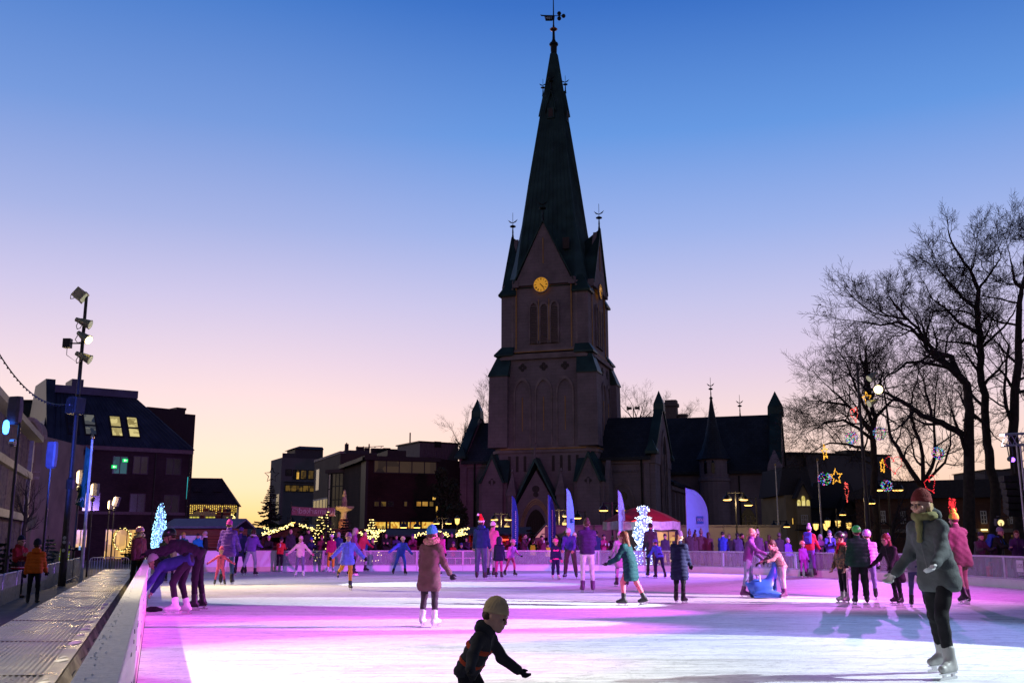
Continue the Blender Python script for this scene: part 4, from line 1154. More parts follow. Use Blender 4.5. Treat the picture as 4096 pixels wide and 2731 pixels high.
 m=MB(); f2.box(m,f2.L*.38,f2.L*.43,2,3,Zv(1626,Y),Zv(1618,Y)); f2.box(m,f2.L-1.0,f2.L+.1,.0,14,Zv(1626,Y),Zv(1626,Y)+.25); wb(m,"roof_vent",DARKMETAL,t2)
 Y=97; t3=thing("low_block","low dark flat-roofed block at left of the slate-roofed house","building",W(150,2160,Y))
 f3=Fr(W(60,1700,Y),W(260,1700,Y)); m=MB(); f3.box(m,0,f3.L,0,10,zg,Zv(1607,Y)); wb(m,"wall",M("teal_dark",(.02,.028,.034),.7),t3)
 m=MB(); f3.box(m,-.2,f3.L+.2,-.15,10,Zv(1607,Y),Zv(1607,Y)+.2); wb(m,"roof",DARKMETAL,t3)
slate_house()

def cream_house():
 Y=72; p=W(60,1800,Y-.1); q=W(168,1800,Y); fr=Fr(p,q); L=fr.L; zg=-.4
 t=thing("gabled_house","grey plaster house with a round-arched gable between the modern block and the slate-roofed house","building",(p.x,p.y,zg))
 pl=M("plaster",(.20,.17,.14),.85,var=.2,scale=.8)
 m=MB(); zt=Zv(1740,Y); zc=Zv(1677,Y)
 fr.box(m,0,L,0,8,zg,zt-.05)
 c=fr.hit(118,1740)[0]; rad=L*.42
 m.prism([(c+rad*math.cos(i*math.pi/12),zt-.05+(zc-zt)*math.sin(i*math.pi/12)) for i in range(13)],(0,1.2),fr); wb(m,"wall",pl,t)
 m=MB(); o=[(c+(rad+.15)*math.cos(i*math.pi/12),zt+(zc-zt+.15)*math.sin(i*math.pi/12)) for i in range(13)]; q_=[(c+(rad-.15)*math.cos(i*math.pi/12),zt+(zc-zt-.15)*math.sin(i*math.pi/12)) for i in range(13)]
 m.rings([[fr(a,-.02,z) for a,z in o],[fr(a,-.16,z) for a,z in o],[fr(a,-.16,z) for a,z in q_],[fr(a,-.02,z) for a,z in q_]],caps=False,closed=False)
 fr.box(m,-.1,L+.25,-.25,-.001,zt-.3,zt); fr.box(m,0,L,-.12,-.001,Zv(1890,Y),Zv(1884,Y)); fr.box(m,0,L,-.12,-.001,Zv(1905,Y)-.2,Zv(1905,Y)); wb(m,"cornice",M("plaster_trim",(.26,.23,.21),.8),t)
 window(fr,t,*fr.rect(101,1780,134,1850),glass=BLUEPANE,frame=M("white_frame",(.45,.44,.42),.6),n=2,rows=2)
 window(fr,t,*fr.rect(84,1920,98,2005),glass=ROOM_DIM,frame=M("white_frame"),n=1,rows=2)
 window(fr,t,*fr.rect(55,2138,80,2200),glass=ROOM,name="shop_window")
 a,z=fr.hit(67,2100,-.1); m=MB(); fr.box(m,a-.18,a+.18,-.2,-.05,z-.1,z+.1); wb(m,"exit_sign",glow("green_sign",(10,230,110),1.3),t)
cream_house()

def modern_block():
 p=Vector((-19.6,36.0)); q=Vector((-26.7,55.0)); fr=Fr(p,q); L=fr.L; zg=-.4; fr.B=Vector((-fr.A.y,fr.A.x,0))
 t=thing("modern_block","grey modern block with vertical cladding and a roof terrace at the left border","building",(p.x,p.y,zg))
 m=MB(); fr.box(m,0,L,.25,9,zg,6.7); wb(m,"wall",M("grey_render",(.13,.12,.13),.75,var=.2,scale=.6),t)
 m=MB(); fr.box(m,-.3,L+.6,-.7,9.2,6.7,7.0); wb(m,"roof",M("roof_grey",(.12,.12,.13),.6),t)
 m=MB(); fr.box(m,0,L+.2,-.35,.2,4.6,4.95); fr.box(m,0,L+.2,-.35,.2,2.35,2.7); fr.box(m,L-.35,L+.1,-.3,.2,zg,6.7); wb(m,"floor_band",M("band_grey",(.20,.19,.20),.7),t)
 m=MB(); k=0; a=0.2
 while a < L-.4:
  for z0,z1 in ((zg+.5,2.35),(2.7,4.6),(4.95,6.7)): fr.box(m,a,a+.07,-.12,.2,z0,z1)
  a+= .42 if k % 5 else .9; k+= 1
 wb(m,"cladding_slats",M("slat_brown",(.12,.085,.06),.7,var=.3),t)
 for z0,z1 in ((2.8,4.5),(5.05,6.6),(.1,2.2)):
  for k in range(3): window(fr,t,3.5+k*5,5.6+k*5,z0,z1,glass=BLUEPANE if k else ROOM_DIM,b=.2)
 m=MB(); fr.box(m,3,14,2.6,9,7.0,9.8); wb(m,"penthouse",M("penthouse_grey",(.16,.15,.16),.7),t)
 m=MB(); fr.box(m,6,L+.2,1.0,1.04,7.0,8.1); fr.box(m,6,L+.2,.98,1.06,8.1,8.16); wb(m,"glass_railing",M_glass("rail_glass",(.4,.42,.48),.4),t)
 m=MB(); fr.box(m,12.5,12.8,1.2,1.5,7,9.3)
 for k in range(4): m.tube([fr(14+k*.7,1.4,7),fr(14+k*.7,1.4,7.9+.2*(k % 2))],.09,6)
 wb(m,"roof_post",DARKMETAL,t)
modern_block()

def pale_house():
 Y=160; p=W(700,2020,Y-2); q=W(944,2020,Y); fr=Fr(p,q); L=fr.L; zg=-.4; ze=Zv(2017,Y); zr=Zv(1913,Y+5)
 t=thing("hipped_house","pale house with a dark hipped roof and icicle lights along its eaves","building",(p.x,p.y,zg))
 m=MB(); fr.box(m,0,L,0,11,zg,ze); wb(m,"wall",M("cream_wall",(.42,.35,.26),.8,var=.1,scale=.5),t)
 m=MB(); m.hexa([fr(-.4,-.5,ze),fr(L+.4,-.5,ze),fr(L+.4,11.5,ze),fr(-.4,11.5,ze),fr(.1,5,zr),fr(L*.71,5,zr),fr(L*.71,6,zr),fr(.1,6,zr)])
 m.tube([fr(L*.71,5,zr),fr(L*.81,1.2,ze+1.6)],.06,4)
 for u in (790,870):
  a,z=fr.hit(u,1960,2.2); m.box(fr(a,2.0,z),(1.2,.1,.8),fr.A,Vector(fr.B)*.7+Vector((0,0,-.7)),Vector(fr.B)*.7+Vector((0,0,.7)))
 wb(m,"roof",M_brick("tile_roof",(.045,.03,.045),(.06,.04,.055),(.03,.02,.03),direction=fr.A[:2],bw=.4,bh=.3),t)
 m=MB()
 for u0,u1,v0,v1 in ((745,770,2034,2044),(790,833,2034,2044),(852,887,2035,2045),(893,905,2036,2046),(922,936,2036,2046),(865,884,2049,2060),(893,937,2050,2060),(801,816,2060,2072),(861,885,2062,2072)):
  a0,a1,z0,z1=fr.rect(u0,v0,u1,v1,-.03); fr.box(m,a0,a1,-.03,.05,z0,z1)
 wb(m,"red_panel",M("red_panel",(.16,.03,.03),.7),t)
 for u0,u1,v0,v1,g in ((757,798,2063,2073,ROOM_Y),(821,862,2063,2073,ROOM_Y),(903,915,2064,2073,ROOM_Y),(775,784,2034,2045,BLUEPANE),(838,848,2035,2045,BLUEPANE),(906,920,2036,2046,BLUEPANE)):
  window(fr,t,*fr.rect(u0,v0,u1,v1,-.05),glass=g,n=3 if g is ROOM_Y else 1,b=-.05,t=.08)
 m=MB(); a,z=fr.hit(888,2060); m.tube([fr(a,-.1,ze),fr(a,-.1,zg)],.12,5); m.tube([fr(L,-.2,ze),fr(L-.2,-.1,zg)],.12,5); wb(m,"drainpipe",DARKMETAL,t)
 rr=random.Random(4); pts=[]
 a=0
 while a < L+.2:
  n=rr.randint(1,5)
  for k in range(n): pts.append(fr(a,-.62,ze-.25-k*.28+rr.uniform(-.05,.05)))
  a+= .3
 ic=bulbs(pts,.075,glow("icicle_bulb",(255,214,90),1.6),"icicle_lights"); tag(ic,"curtain of warm icicle lights hanging under the eaves of the pale house","fairy lights")
pale_house()

def offices():
 zg=-.4
 # concrete office block with relief lettering
 Y=200; p=W(1128,1829,Y); q=W(1300,1829,Y+4); fr=Fr(p,q); L=fr.L; zt=Zv(1829,Y)
 t=thing("concrete_office","tall grey concrete office block behind the christmas tree with relief lettering on top","building",(p.x,p.y,zg))
 cm=M("concrete_grey",(.13,.12,.135),.8,var=.15,scale=.4)
 m=MB(); fr.box(m,0,L,0,9,zg,zt); wb(m,"wall",cm,t)
 m=MB(); fr.box(m,3,L,1.5,8,zt,zt+2.0); m.hexa([fr(2.5,1,zt+2.0),fr(L,1,zt+2.0),fr(L,8.5,zt+2.0),fr(2.5,8.5,zt+2.0),fr(4,2,zt+2.6),fr(L,2,zt+2.6),fr(L,8,zt+2.6),fr(4,8,zt+2.6)]); fr.box(m,.1,3,.1,.2,zt,zt+.9); wb(m,"penthouse",M("penthouse_dark",(.06,.055,.07),.6),t)
 a,z=fr.hit(1155,1848); text("lettering","HANDELENS HUS",1.15,M("relief_letter",(.085,.08,.09),.8),plane_m4(fr(a+5.6,-.02,z),fr.A,(0,0,1)),t,.08)
 for u0,u1,v0,v1,g in ((1142,1167,1875,1903,DARKPANE),(1172,1182,1877,1917,DARKPANE),(1186,1196,1877,1917,ROOM_DIM),(1202,1226,1878,1917,ROOM_DIM),(1232,1256,1879,1917,ROOM_DIM)):
  window(fr,t,*fr.rect(u0,v0,u1,v1,-.05),glass=g,b=-.05,t=.15)
 a0,a1,z0,z1=fr.rect(1187,1888,1195,1915,-.1); m=MB(); fr.box(m,a0,a1,-.12,-.05,z0,z1); wb(m,"lit_pane",ROOM,t)
 window(fr,t,*fr.rect(1140,1937,1257,1968,-.05),glass=ROOM_DIM,n=5,b=-.05,t=.15)
 m=MB(); a0,a1,z0,z1=fr.rect(1138,1925,1300,1930,-.4); fr.box(m,a0,L,-.6,0,z0,z1); wb(m,"balcony_slab",cm,t)
 sd=Fr(fr(0,9,0),fr(0,0,0));
 m=MB(); sd.box(m,6.2,8.4,-.1,.1,6.5,10.5); sd.box(m,6.2,8.4,-.1,.1,3.5,4.4); wb(m,"side_window",M("side_glass",(.45,.40,.38),.15,spec=.8),t)
 # brown office with white window bands
 Y=150; q=W(1362,1813,Y); p=W(1258,1862,Y*1.115); fr=Fr(p,q); L=fr.L; zt=q.z
 t=thing("brown_office","dark brown office block with pale ribbon windows left of the library","building",(q.x,q.y,zg))
 m=MB(); fr.box(m,0,L,0,14,zg,zt); wb(m,"wall",M("brown_panel",(.085,.062,.055),.8,var=.15,scale=.5),t)
 m=MB(); fr.box(m,-.1,L+.1,-.1,.5,zt,zt+.35); wb(m,"parapet",M("pale_edge",(.34,.28,.27),.7),t)
 wf=M("ribbon_white",(.5,.45,.44),.6)
 window(fr,t,1.5,4.2,9.4,12.9,glass=M("side_glass"),frame=wf)
 window(fr,t,0,L*.92,5.6,8.0,glass=DARKPANE,frame=wf,n=7,t=.22); window(fr,t,0,L*.92,.8,3.2,glass=DARKPANE,frame=wf,n=7,t=.22)
 m=MB(); Y2=158; f2=Fr(W(1383,1830,Y2),W(1700,1830,Y2+4)); z0=Zv(1830,Y2); f2.box(m,0,f2.L,0,15,zg,Zv(1808,Y2)); f2.box(m,0,f2.L*.3,1,10,8,Zv(1797,Y2)); wb(m,"rear_wing",M("wing_grey",(.075,.07,.08),.8),t)
 m=MB()
 for u,v0,v1,w in ((1442,1800,1786,1.2),(1470,1800,1790,.8),(1510,1806,1792,2.0),(1548,1806,1791,1.2),(1600,1808,1796,6)):
  a,z1=f2.hit(u,v1,4); _,z0=f2.hit(u,v0+12,4); f2.box(m,a-w/2,a+w/2,4,5,z0,z1)
 wb(m,"roof_vent",DARKMETAL,t)
 m=MB()
 for u,v1 in ((1387,1770),(1477,1775),(1641,1730)):
  a,z1=f2.hit(u,v1,4); m.tube([f2(a,4,12),f2(a,4,z1)],.12,5)
 a,z=f2.hit(1477,1777,4); m.tube([f2(a-2.2,4,z-.6),f2(a+2.4,4,z-.2)],.07,4)
 for k in range(5): m.tube([f2(a-2+k,3.3,z-.4),f2(a-2+k,4.7,z-.4)],.05,4)
 a,z=f2.hit(1387,1775,4); f2.box(m,a-.3,a+.3,3.8,4.2,z-3,z)
 wb(m,"antenna",DARKMETAL,t)
 # library
 Y=120; p=W(1475,1823,Y); q=W(1752,1828,Y+3); fr=Fr(p,q); L=fr.L; zt=Zv(1823,Y)
 t=thing("library","dark red-brown library with a lit ground floor full of bookshelves","building",(p.x,p.y,zg))
 br=M_brick("library_brick",(.035,.016,.018),(.045,.02,.02),(.02,.012,.012),direction=fr.A[:2],bw=.5,bh=.15)
 m=MB(); fr.box(m,0,L,0,16,zg,zt-.5); wb(m,"wall",br,t)
 m=MB(); fr.box(m,-.6,L+.2,-.5,16,zt-.5,zt); fr.box(m,3,L*.62,3,9,zt,Zv(1797,Y+3)); wb(m,"roof",M("roof_black",(.02,.019,.022),.6),t)
 window(fr,t,*fr.rect(1495,1838,1747,1897,-.05),glass=M_room("room_reflect",(10,10,14),(62,48,36),.7,.35),n=5,b=-.05,t=.12,name="glass_band")
 for u0,u1,g in ((1496,1517,ROOM_DIM),(1522,1546,ROOM_DIM),(1551,1575,DARKPANE),(1615,1630,ROOM_DIM),(1664,1686,ROOM),(1687,1713,ROOM),(1716,1735,ROOM_DIM)):
  window(fr,t,*fr.rect(u0,2003,u1,2026,-.05),glass=g,b=-.05,t=.08)
 for u0,u1,g in ((1487,1544,ROOM_BOOK),(1547,1558,ROOM_BOOK),(1560,1600,ROOM_BOOK),(1603,1626,M_room("room_curtain",(60,44,10),(130,100,30),.8,3)),(1630,1670,ROOM_BOOK),(1673,1682,ROOM_BOOK),(1685,1738,ROOM_BOOK)):
  window(fr,t,*fr.rect(u0,2084,u1,2114,-.05),glass=g,b=-.05,t=.08)
 # slanted glazed wing to its left
 r0=W(1410,1850,Y*1.10); f2=Fr(r0,p); L2=f2.L
 m=MB(); bk=Vector((0,8,0)); m.hexa([f2(0,0,zg),f2(L2,0,zg),f2(L2,0,zg)+bk,f2(0,0,zg)+bk,f2(0,0,zt-.5),f2(L2,0,zt-.5),f2(L2,0,zt-.5)+bk,f2(0,0,zt-.5)+bk]); wb(m,"side_wall",M_brick("library_side",(.09,.07,.07),(.11,.085,.08),(.05,.04,.04),direction=f2.A[:2],bw=.8,bh=.3),t)
 m=MB(); m.hexa([f2(-1.5,-.8,zt-.5),f2(L2+.3,-.8,zt-.5),f2(L2,0,zt-.5)+bk,f2(-1.5,0,zt-.5)+bk,f2(-1.5,-.8,zt-.1),f2(L2+.3,-.8,zt-.1),f2(L2,0,zt-.1)+bk,f2(-1.5,0,zt-.1)+bk]); wb(m,"side_roof",M("roof_black"),t)
 window(f2,t,L2*.12,L2*.72,7.0,zt-.7,glass=M("sky_glass",(.5,.42,.38),.1,spec=.9),n=4,t=.12)
 m=MB(); f2.box(m,L2*.72,L2-.02,-.3,0,zg,zt-.5); wb(m,"corner_pier",M("roof_black"),t)
 window(f2,t,L2*.1,L2*.7,3.4,4.9,glass=DARKPANE,n=4); window(f2,t,L2*.0,L2*.7,.4,2.6,glass=ROOM,n=6)
 text("lettering","KUNSTHALL",.62,M("letter_grey",(.3,.27,.25),.6),plane_m4(f2(L2*.42,-.06,5.9),f2.A,(0,0,1)),t,.03)
 text("lettering","BIBLIOTEK",.7,M("letter_grey"),plane_m4(f2(L2*.42,-.06,3.0),f2.A,(0,0,1)),t,.03)
 # glass stair tower
 Y3=134; g0=W(1314,1880,Y3+3); g1=W(1405,1872,Y3); f3=Fr(g0,g1); z3=Zv(1872,Y3)
 m=MB(); f3.box(m,.3,f3.L,.3,8,zg,z3-.5); wb(m,"stair_core",M("roof_black"),t)
 m=MB(); f3.box(m,-.3,f3.L+.3,-.3,8,z3-.5,z3); wb(m,"stair_roof",M("brown_panel"),t)
 window(f3,t,0,f3.L*.14,zg,z3-.5,glass=M("side_glass"),t=.15,rows=5); window(f3,t,f3.L*.18,f3.L,zg,z3-.5,glass=M_room("room_night",(6,6,9),(40,34,30),.7,.6),n=5,rows=6,t=.14)
 # right annexe with small lit windows, roof plant room
 f4=Fr(W(1752,1900,Y+4),W(1870,1900,Y+10)); m=MB(); f4.box(m,0,f4.L,0,12,zg,Zv(1838,Y+6)); wb(m,"annexe_wall",M("annexe_dark",(.03,.022,.022),.8),t)
 for u0,u1,v0,v1 in ((1728,1745,1985,2000),(1742,1762,2022,2052),(1745,1758,2062,2088),(1790,1812,2010,2030),(1830,1845,2007,2028),(1785,1815,2095,2112)):
  if u0 < 1752: window(fr,t,*fr.rect(u0,v0,min(u1,1752),v1,-.05),glass=ROOM,b=-.05,t=.06)
  else: window(f4,t,*f4.rect(u0,v0,u1,v1,-.05),glass=ROOM,b=-.05,t=.06)
 Y5=132; f5=Fr(W(1678,1800,Y5),W(1833,1800,Y5+3)); m=MB(); f5.box(m,0,f5.L,0,7,zt-1,Zv(1768,Y5));
 for k in range(14): f5.box(m,k*f5.L/14,k*f5.L/14+.1,-.08,0,zt-1,Zv(1768,Y5))
 wb(m,"plant_room",M("plant_grey",(.11,.10,.12),.6),t)
 m=MB(); f5.box(m,-.2,f5.L+.2,-.2,7.2,Zv(1768,Y5),Zv(1763,Y5)); a,z=f5.hit(1750,1777); f5.box(m,a-.5,a+.5,-.12,-.0,z-.4,z+.4); wb(m,"plant_roof",DARKMETAL,t)
offices()

def right_buildings():
 zg=-.3
 Y=150; p=W(3158,1815,Y); q=W(3560,1815,Y+5); fr=Fr(p,q); zt=Zv(1813,Y)
 t=thing("apartment_block","plain grey flat-roofed block behind the trees right of the church","building",(p.x,p.y,zg))
 m=MB(); fr.box(m,0,fr.L*.16,1,12,zg,zt); fr.box(m,fr.L*.16,fr.L,0,12,zg,zt-.1); wb(m,"wall",M("flat_grey",(.095,.085,.095),.8,var=.15,scale=.3),t)
 m=MB(); fr.box(m,-.1,fr.L+.2,-.1,12.1,zt,zt+.25); a,z=fr.hit(3420,1805,3); fr.box(m,a-1.6,a+3,3,6,zt,z+.2); wb(m,"roof",DARKMETAL,t)
 # yellow gabled villa
 Y=92; p=W(3150,2000,Y); q=W(3250,2000,Y+.05); fr=Fr(p,q); L=fr.L
 t=thing("yellow_villa","pale yellow villa with a pointed gable and three narrow lit arched windows","building",(p.x,p.y,zg))
 ym=M("villa_yellow",(.26,.20,.12),.8,var=.15,scale=.6); ze=Zv(1978,Y); za=Zv(1933,Y)
 a0,_=fr.hit(3188,1980); a1,_=fr.hit(3236,1980)
 m=MB(); fr.box(m,0,L,.6,9,zg,ze); m.prism([(a0,zg),(a1,zg),(a1,ze),((a0+a1)/2,za),(a0,ze)],(0,6),fr); wb(m,"wall",ym,t)
 m=MB(); m.prism([(-.5,ze),(L+.5,ze),(L,ze+2.6),(0,ze+2.6)],(1.0,8),fr)
 c=(a0+a1)/2
 m.prism([(a0-.35,ze-.35),(a0-.1,ze-.35),(c,za),(a1+.1,ze-.35),(a1+.35,ze-.35),(c,za+.55)],(-.25,6),fr); m.box(fr(c,-.2,za+.8),(.12,.12,.9)); wb(m,"roof",M("slate_dark",(.03,.028,.035),.6),t)
 for k,dz in ((-1,0),(0,.35),(1,0)):
  m=MB(); x=c+k*.42; m.prism([(x-.15,Zv(2022,Y)),(x+.15,Zv(2022,Y)),(x+.15,Zv(2005,Y)+dz),(x+.07,Zv(1998,Y)+dz),(x-.07,Zv(1998,Y)+dz),(x-.15,Zv(2005,Y)+dz)],(-.06,.02),fr); w=wb(m,"arched_window",M_room("villa_lit",(210,190,90),(255,235,150),.8,3),t)
  m=MB(); fr.box(m,x-.2,x+.2,-.1,.01,Zv(2024,Y)-.05,Zv(2022,Y)); wb(m,"sill",M("pale_edge",(.34,.28,.27),.7),w)
 window(fr,t,*fr.rect(3204,2058,3233,2096,-.05),glass=BLUEPANE,frame=M("white_frame",(.45,.44,.42),.6),n=3,rows=2,b=-.05,t=.06)
 window(fr,t,*fr.rect(3166,2070,3175,2097,.55),glass=ROOM,b=.55,t=.04)
 m=MB(); a0,a1,z0,z1=fr.rect(3185,2098,3237,2116,-.5)
 for k in range(14): m.tube([fr(a0+(a1-a0)*k/13,-.6,z0),fr(a0+(a1-a0)*k/13,-.6,z1)],.025,4)
 fr.box(m,a0,a1,-.65,0,z0-.1,z0); m.tube([fr(a0,-.6,z1),fr(a1,-.6,z1)],.035,4); wb(m,"balcony",IRON,t)
 # dark roofs further right
 Y=98; p=W(3235,2040,Y); q=W(3420,2040,Y+.2); fr=Fr(p,q); L=fr.L
 t=thing("dark_villa","dark unlit villa with a steep slate roof right of the yellow villa","building",(p.x,p.y,zg))
 m=MB(); fr.box(m,0,L,0,9,zg,Zv(2030,Y)); m.prism([(L*.45,zg),(L*.95,zg),(L*.95,Zv(2075,Y)),(L*.7,Zv(2000,Y)),(L*.45,Zv(2075,Y))],(-2,1),fr); wb(m,"wall",M("villa_dark",(.08,.065,.06),.85),t)
 m=MB(); m.prism([(-.5,Zv(2032,Y)),(L+.5,Zv(2032,Y)),(L*.9,Zv(1930,Y)),(L*.12,Zv(1930,Y))],(-.3,9),fr); m.prism([(L*.4,Zv(2085,Y)),(L*.7,Zv(1994,Y)),(L,Zv(2085,Y)),(L*.7,Zv(1985,Y))],(-2.3,1),fr); wb(m,"roof",M("slate_dark"),t)
 m=MB(); fr.box(m,L*.2,L*.28,3,4,Zv(1940,Y),Zv(1915,Y)); fr.box(m,L*.5,L*.56,3,4,Zv(1940,Y),Zv(1918,Y)); wb(m,"chimney",M("chimney_brick"),t)
 window(fr,t,L*.66,L*.74,Zv(2100,Y),Zv(2060,Y),glass=BLUEPANE,b=-2,t=.05)
 # long red-brown brick building at the right
 Y=84; p=W(3420,2000,Y+6); q=W(4150,2000,Y); fr=Fr(p,q); L=fr.L; zt=Zv(1985,Y)
 t=thing("brick_building","long red-brown brick building behind the spectators at the right","building",(p.x,p.y,zg))
 m=MB(); fr.box(m,0,L,0,10,zg,zt); wb(m,"wall",M_brick("right_brick",(.11,.05,.035),(.14,.065,.045),(.08,.06,.05),direction=fr.A[:2]),t)
 m=MB(); m.prism([(-1,zt),(L+1,zt),(L+1,zt+.3),(L-2,Zv(1912,Y)),(2,Zv(1912,Y)),(-1,zt+.3)],(-.6,8),fr); wb(m,"roof",M("slate_dark"),t)
 m=MB(); fr.box(m,0,L,-.15,-.001,Zv(2118,Y)-.2,Zv(2112,Y)); wb(m,"cornice",M("brick_trim",(.20,.16,.13),.8),t)
 for u0,u1 in ((3520,3545),(3600,3625),(3920,3950),(3972,3998),(4035,4060)):
  window(fr,t,*fr.rect(u0,2042,u1,2094,-.05),glass=BLUEPANE,frame=M("white_frame"),n=2,rows=3,b=-.05,t=.08)
 for u0,u1 in ((3480,3520),(3990,4020),(4040,4075)):
  window(fr,t,*fr.rect(u0,2135,u1,2160,-.05),glass=ROOM_DIM,b=-.05,name="shop_window")
 a,z=fr.hit(3937,2118,-.3); m=MB(); fr.box(m,a-.25,a+.25,-.4,-.2,z-.06,z+.06); wb(m,"wall_lamp",glow("lamp_warm",(255,214,130),3.5),t)
 # pale roofs far behind the trees
 Y=140; fr=Fr(W(3940,1900,Y),W(4180,1900,Y)); t=thing("grey_house","grey house with a flat roof edge seen between the right tree trunks","building",fr(0,0,zg))
 m=MB(); fr.box(m,0,fr.L,0,10,zg,Zv(1880,Y)); fr.box(m,5,fr.L,2,10,Zv(1880,Y),Zv(1866,Y)); wb(m,"wall",M("flat_grey"),t)
 m=MB(); fr.box(m,-.2,fr.L+.2,-.2,10.2,Zv(1880,Y),Zv(1877,Y)); wb(m,"roof",DARKMETAL,t)
right_buildings()
# ================================================================= TREES
BARK=M("bark",(.035,.026,.022),.9,var=.35,scale=5,bump=.8,bscale=22)
TWIG=M("twig",(.03,.022,.02),.9)
LEAFY=M("dry_leaf",(.045,.03,.02),.9)
def rv(rng,s=1.0): return Vector((rng.gauss(0,s),rng.gauss(0,s),rng.gauss(0,s)))
class Tree:
 def __init__(s,seed): s.r=random.Random(seed); s.tr=MB(); s.cr=MB(); s.tips=[]
 def grow(s,p,d,ln,r,depth,upb=.06,dens=1.0,wig=.16):
  rng=s.r; n=5 if depth > 1 else 4; pts=[p.copy()]; q=p.copy(); d=d.normalized()
  ds=[]
  for i in range(n):
   d=(d+rv(rng,wig)+Vector((0,0,upb))).normalized(); q=q+d*(ln/n); pts.append(q.copy()); ds.append(d.copy())
  rm=max(r*.42,.0065); s.cr.tube(pts,[r+(rm-r)*i/n for i in range(n+1)],5 if r > .05 else 3,caps=False)
  if depth <= 0: s.tips.append(q); return
  k=max(2,int((3.5+rng.random()*2.2)*dens))
  for j in range(k):
   t=.22+.78*(j+rng.random()*.8)/k; i=min(n-1,int(t*n)); f=t*n-i; f=min(1,f)
   a=pts[i].lerp(pts[i+1],f); side=ds[i].cross(rv(rng)).normalized()
   nd=ds[i]*rng.uniform(.55,.95)+side*rng.uniform(.45,.95)
   s.grow(a,nd,ln*rng.uniform(.42,.66),max(r*(1-t*.5)*.5,.008),depth-1,upb,dens,wig)
  s.grow(q,ds[-1],ln*.55,rm,depth-1,upb,dens,wig)
 def limb(s,pts,r0,r1,every,ln,depth,upb=.06,dens=1.0,start=.2,spread=1.0):
  """a guided limb (world points); branches leave it along its length"""
  rng=s.r; pts=[Vector(p) for p in pts]
  fine=[]
  for i in range(len(pts)-1):
   for k in range(3): fine.append(pts[i].lerp(pts[i+1],k/3)+rv(rng,(pts[i+1]-pts[i]).length*.02))
  fine.append(pts[-1]); n=len(fine)-1
  s.tr.tube(fine,[(r0+(r1-r0)*(i/n))*(.6 if r0 > .12 else .9) for i in range(n+1)],9)
  tot=sum((b-a).length for a,b in zip(fine,fine[1:])); acc=0; nxt=tot*start
  for i in range(n):
   a,b=fine[i],fine[i+1]; L=(b-a).length
   while acc+L > nxt:
    f=(nxt-acc)/L; p=a.lerp(b,f); d=(b-a).normalized(); rr=r0+(r1-r0)*(nxt/tot)
    side=d.cross(rv(rng)).normalized()
    s.grow(p,d*rng.uniform(.3,.8)+side*spread,ln*rng.uniform(.65,1.2),max(.014,rr*.38),depth,upb,dens)
    nxt+= every*rng.uniform(.6,1.4)
   acc+= L
  s.grow(fine[-1],(fine[-1]-fine[-2]),ln,max(.014,r1*.8),depth,upb,dens)
 def leaves(s,frac,size):
  m=s.lv=MB()
  for p in s.tips:
   if s.r.random() < frac:
    for k in range(s.r.randint(1,4)):
     c=p+rv(s.r,size); a,b=rv(s.r).normalized()*size*.8,rv(s.r).normalized()*size*.6
     m.add([c-a,c+b,c+a,c-b],[(0,1,2,3)])
 def build(s,loc,label,group=None,leaf=False,cat="tree"):
  t=thing("tree",label,cat,loc,group=group)
  wb(s.tr,"trunk",BARK,t,True); c=wb(s.cr,"crown",TWIG,t)
  if leaf and s.lv.v: wb(s.lv,"leaves",LEAFY,c)
  return t
def px(Y,*uv,dy=0,rng=None):
 out=[]
 for i,(u,v) in enumerate(uv): out.append(W(u,v,Y+dy*i+(rng.uniform(-.5,.5) if rng and i else 0)))
 return out
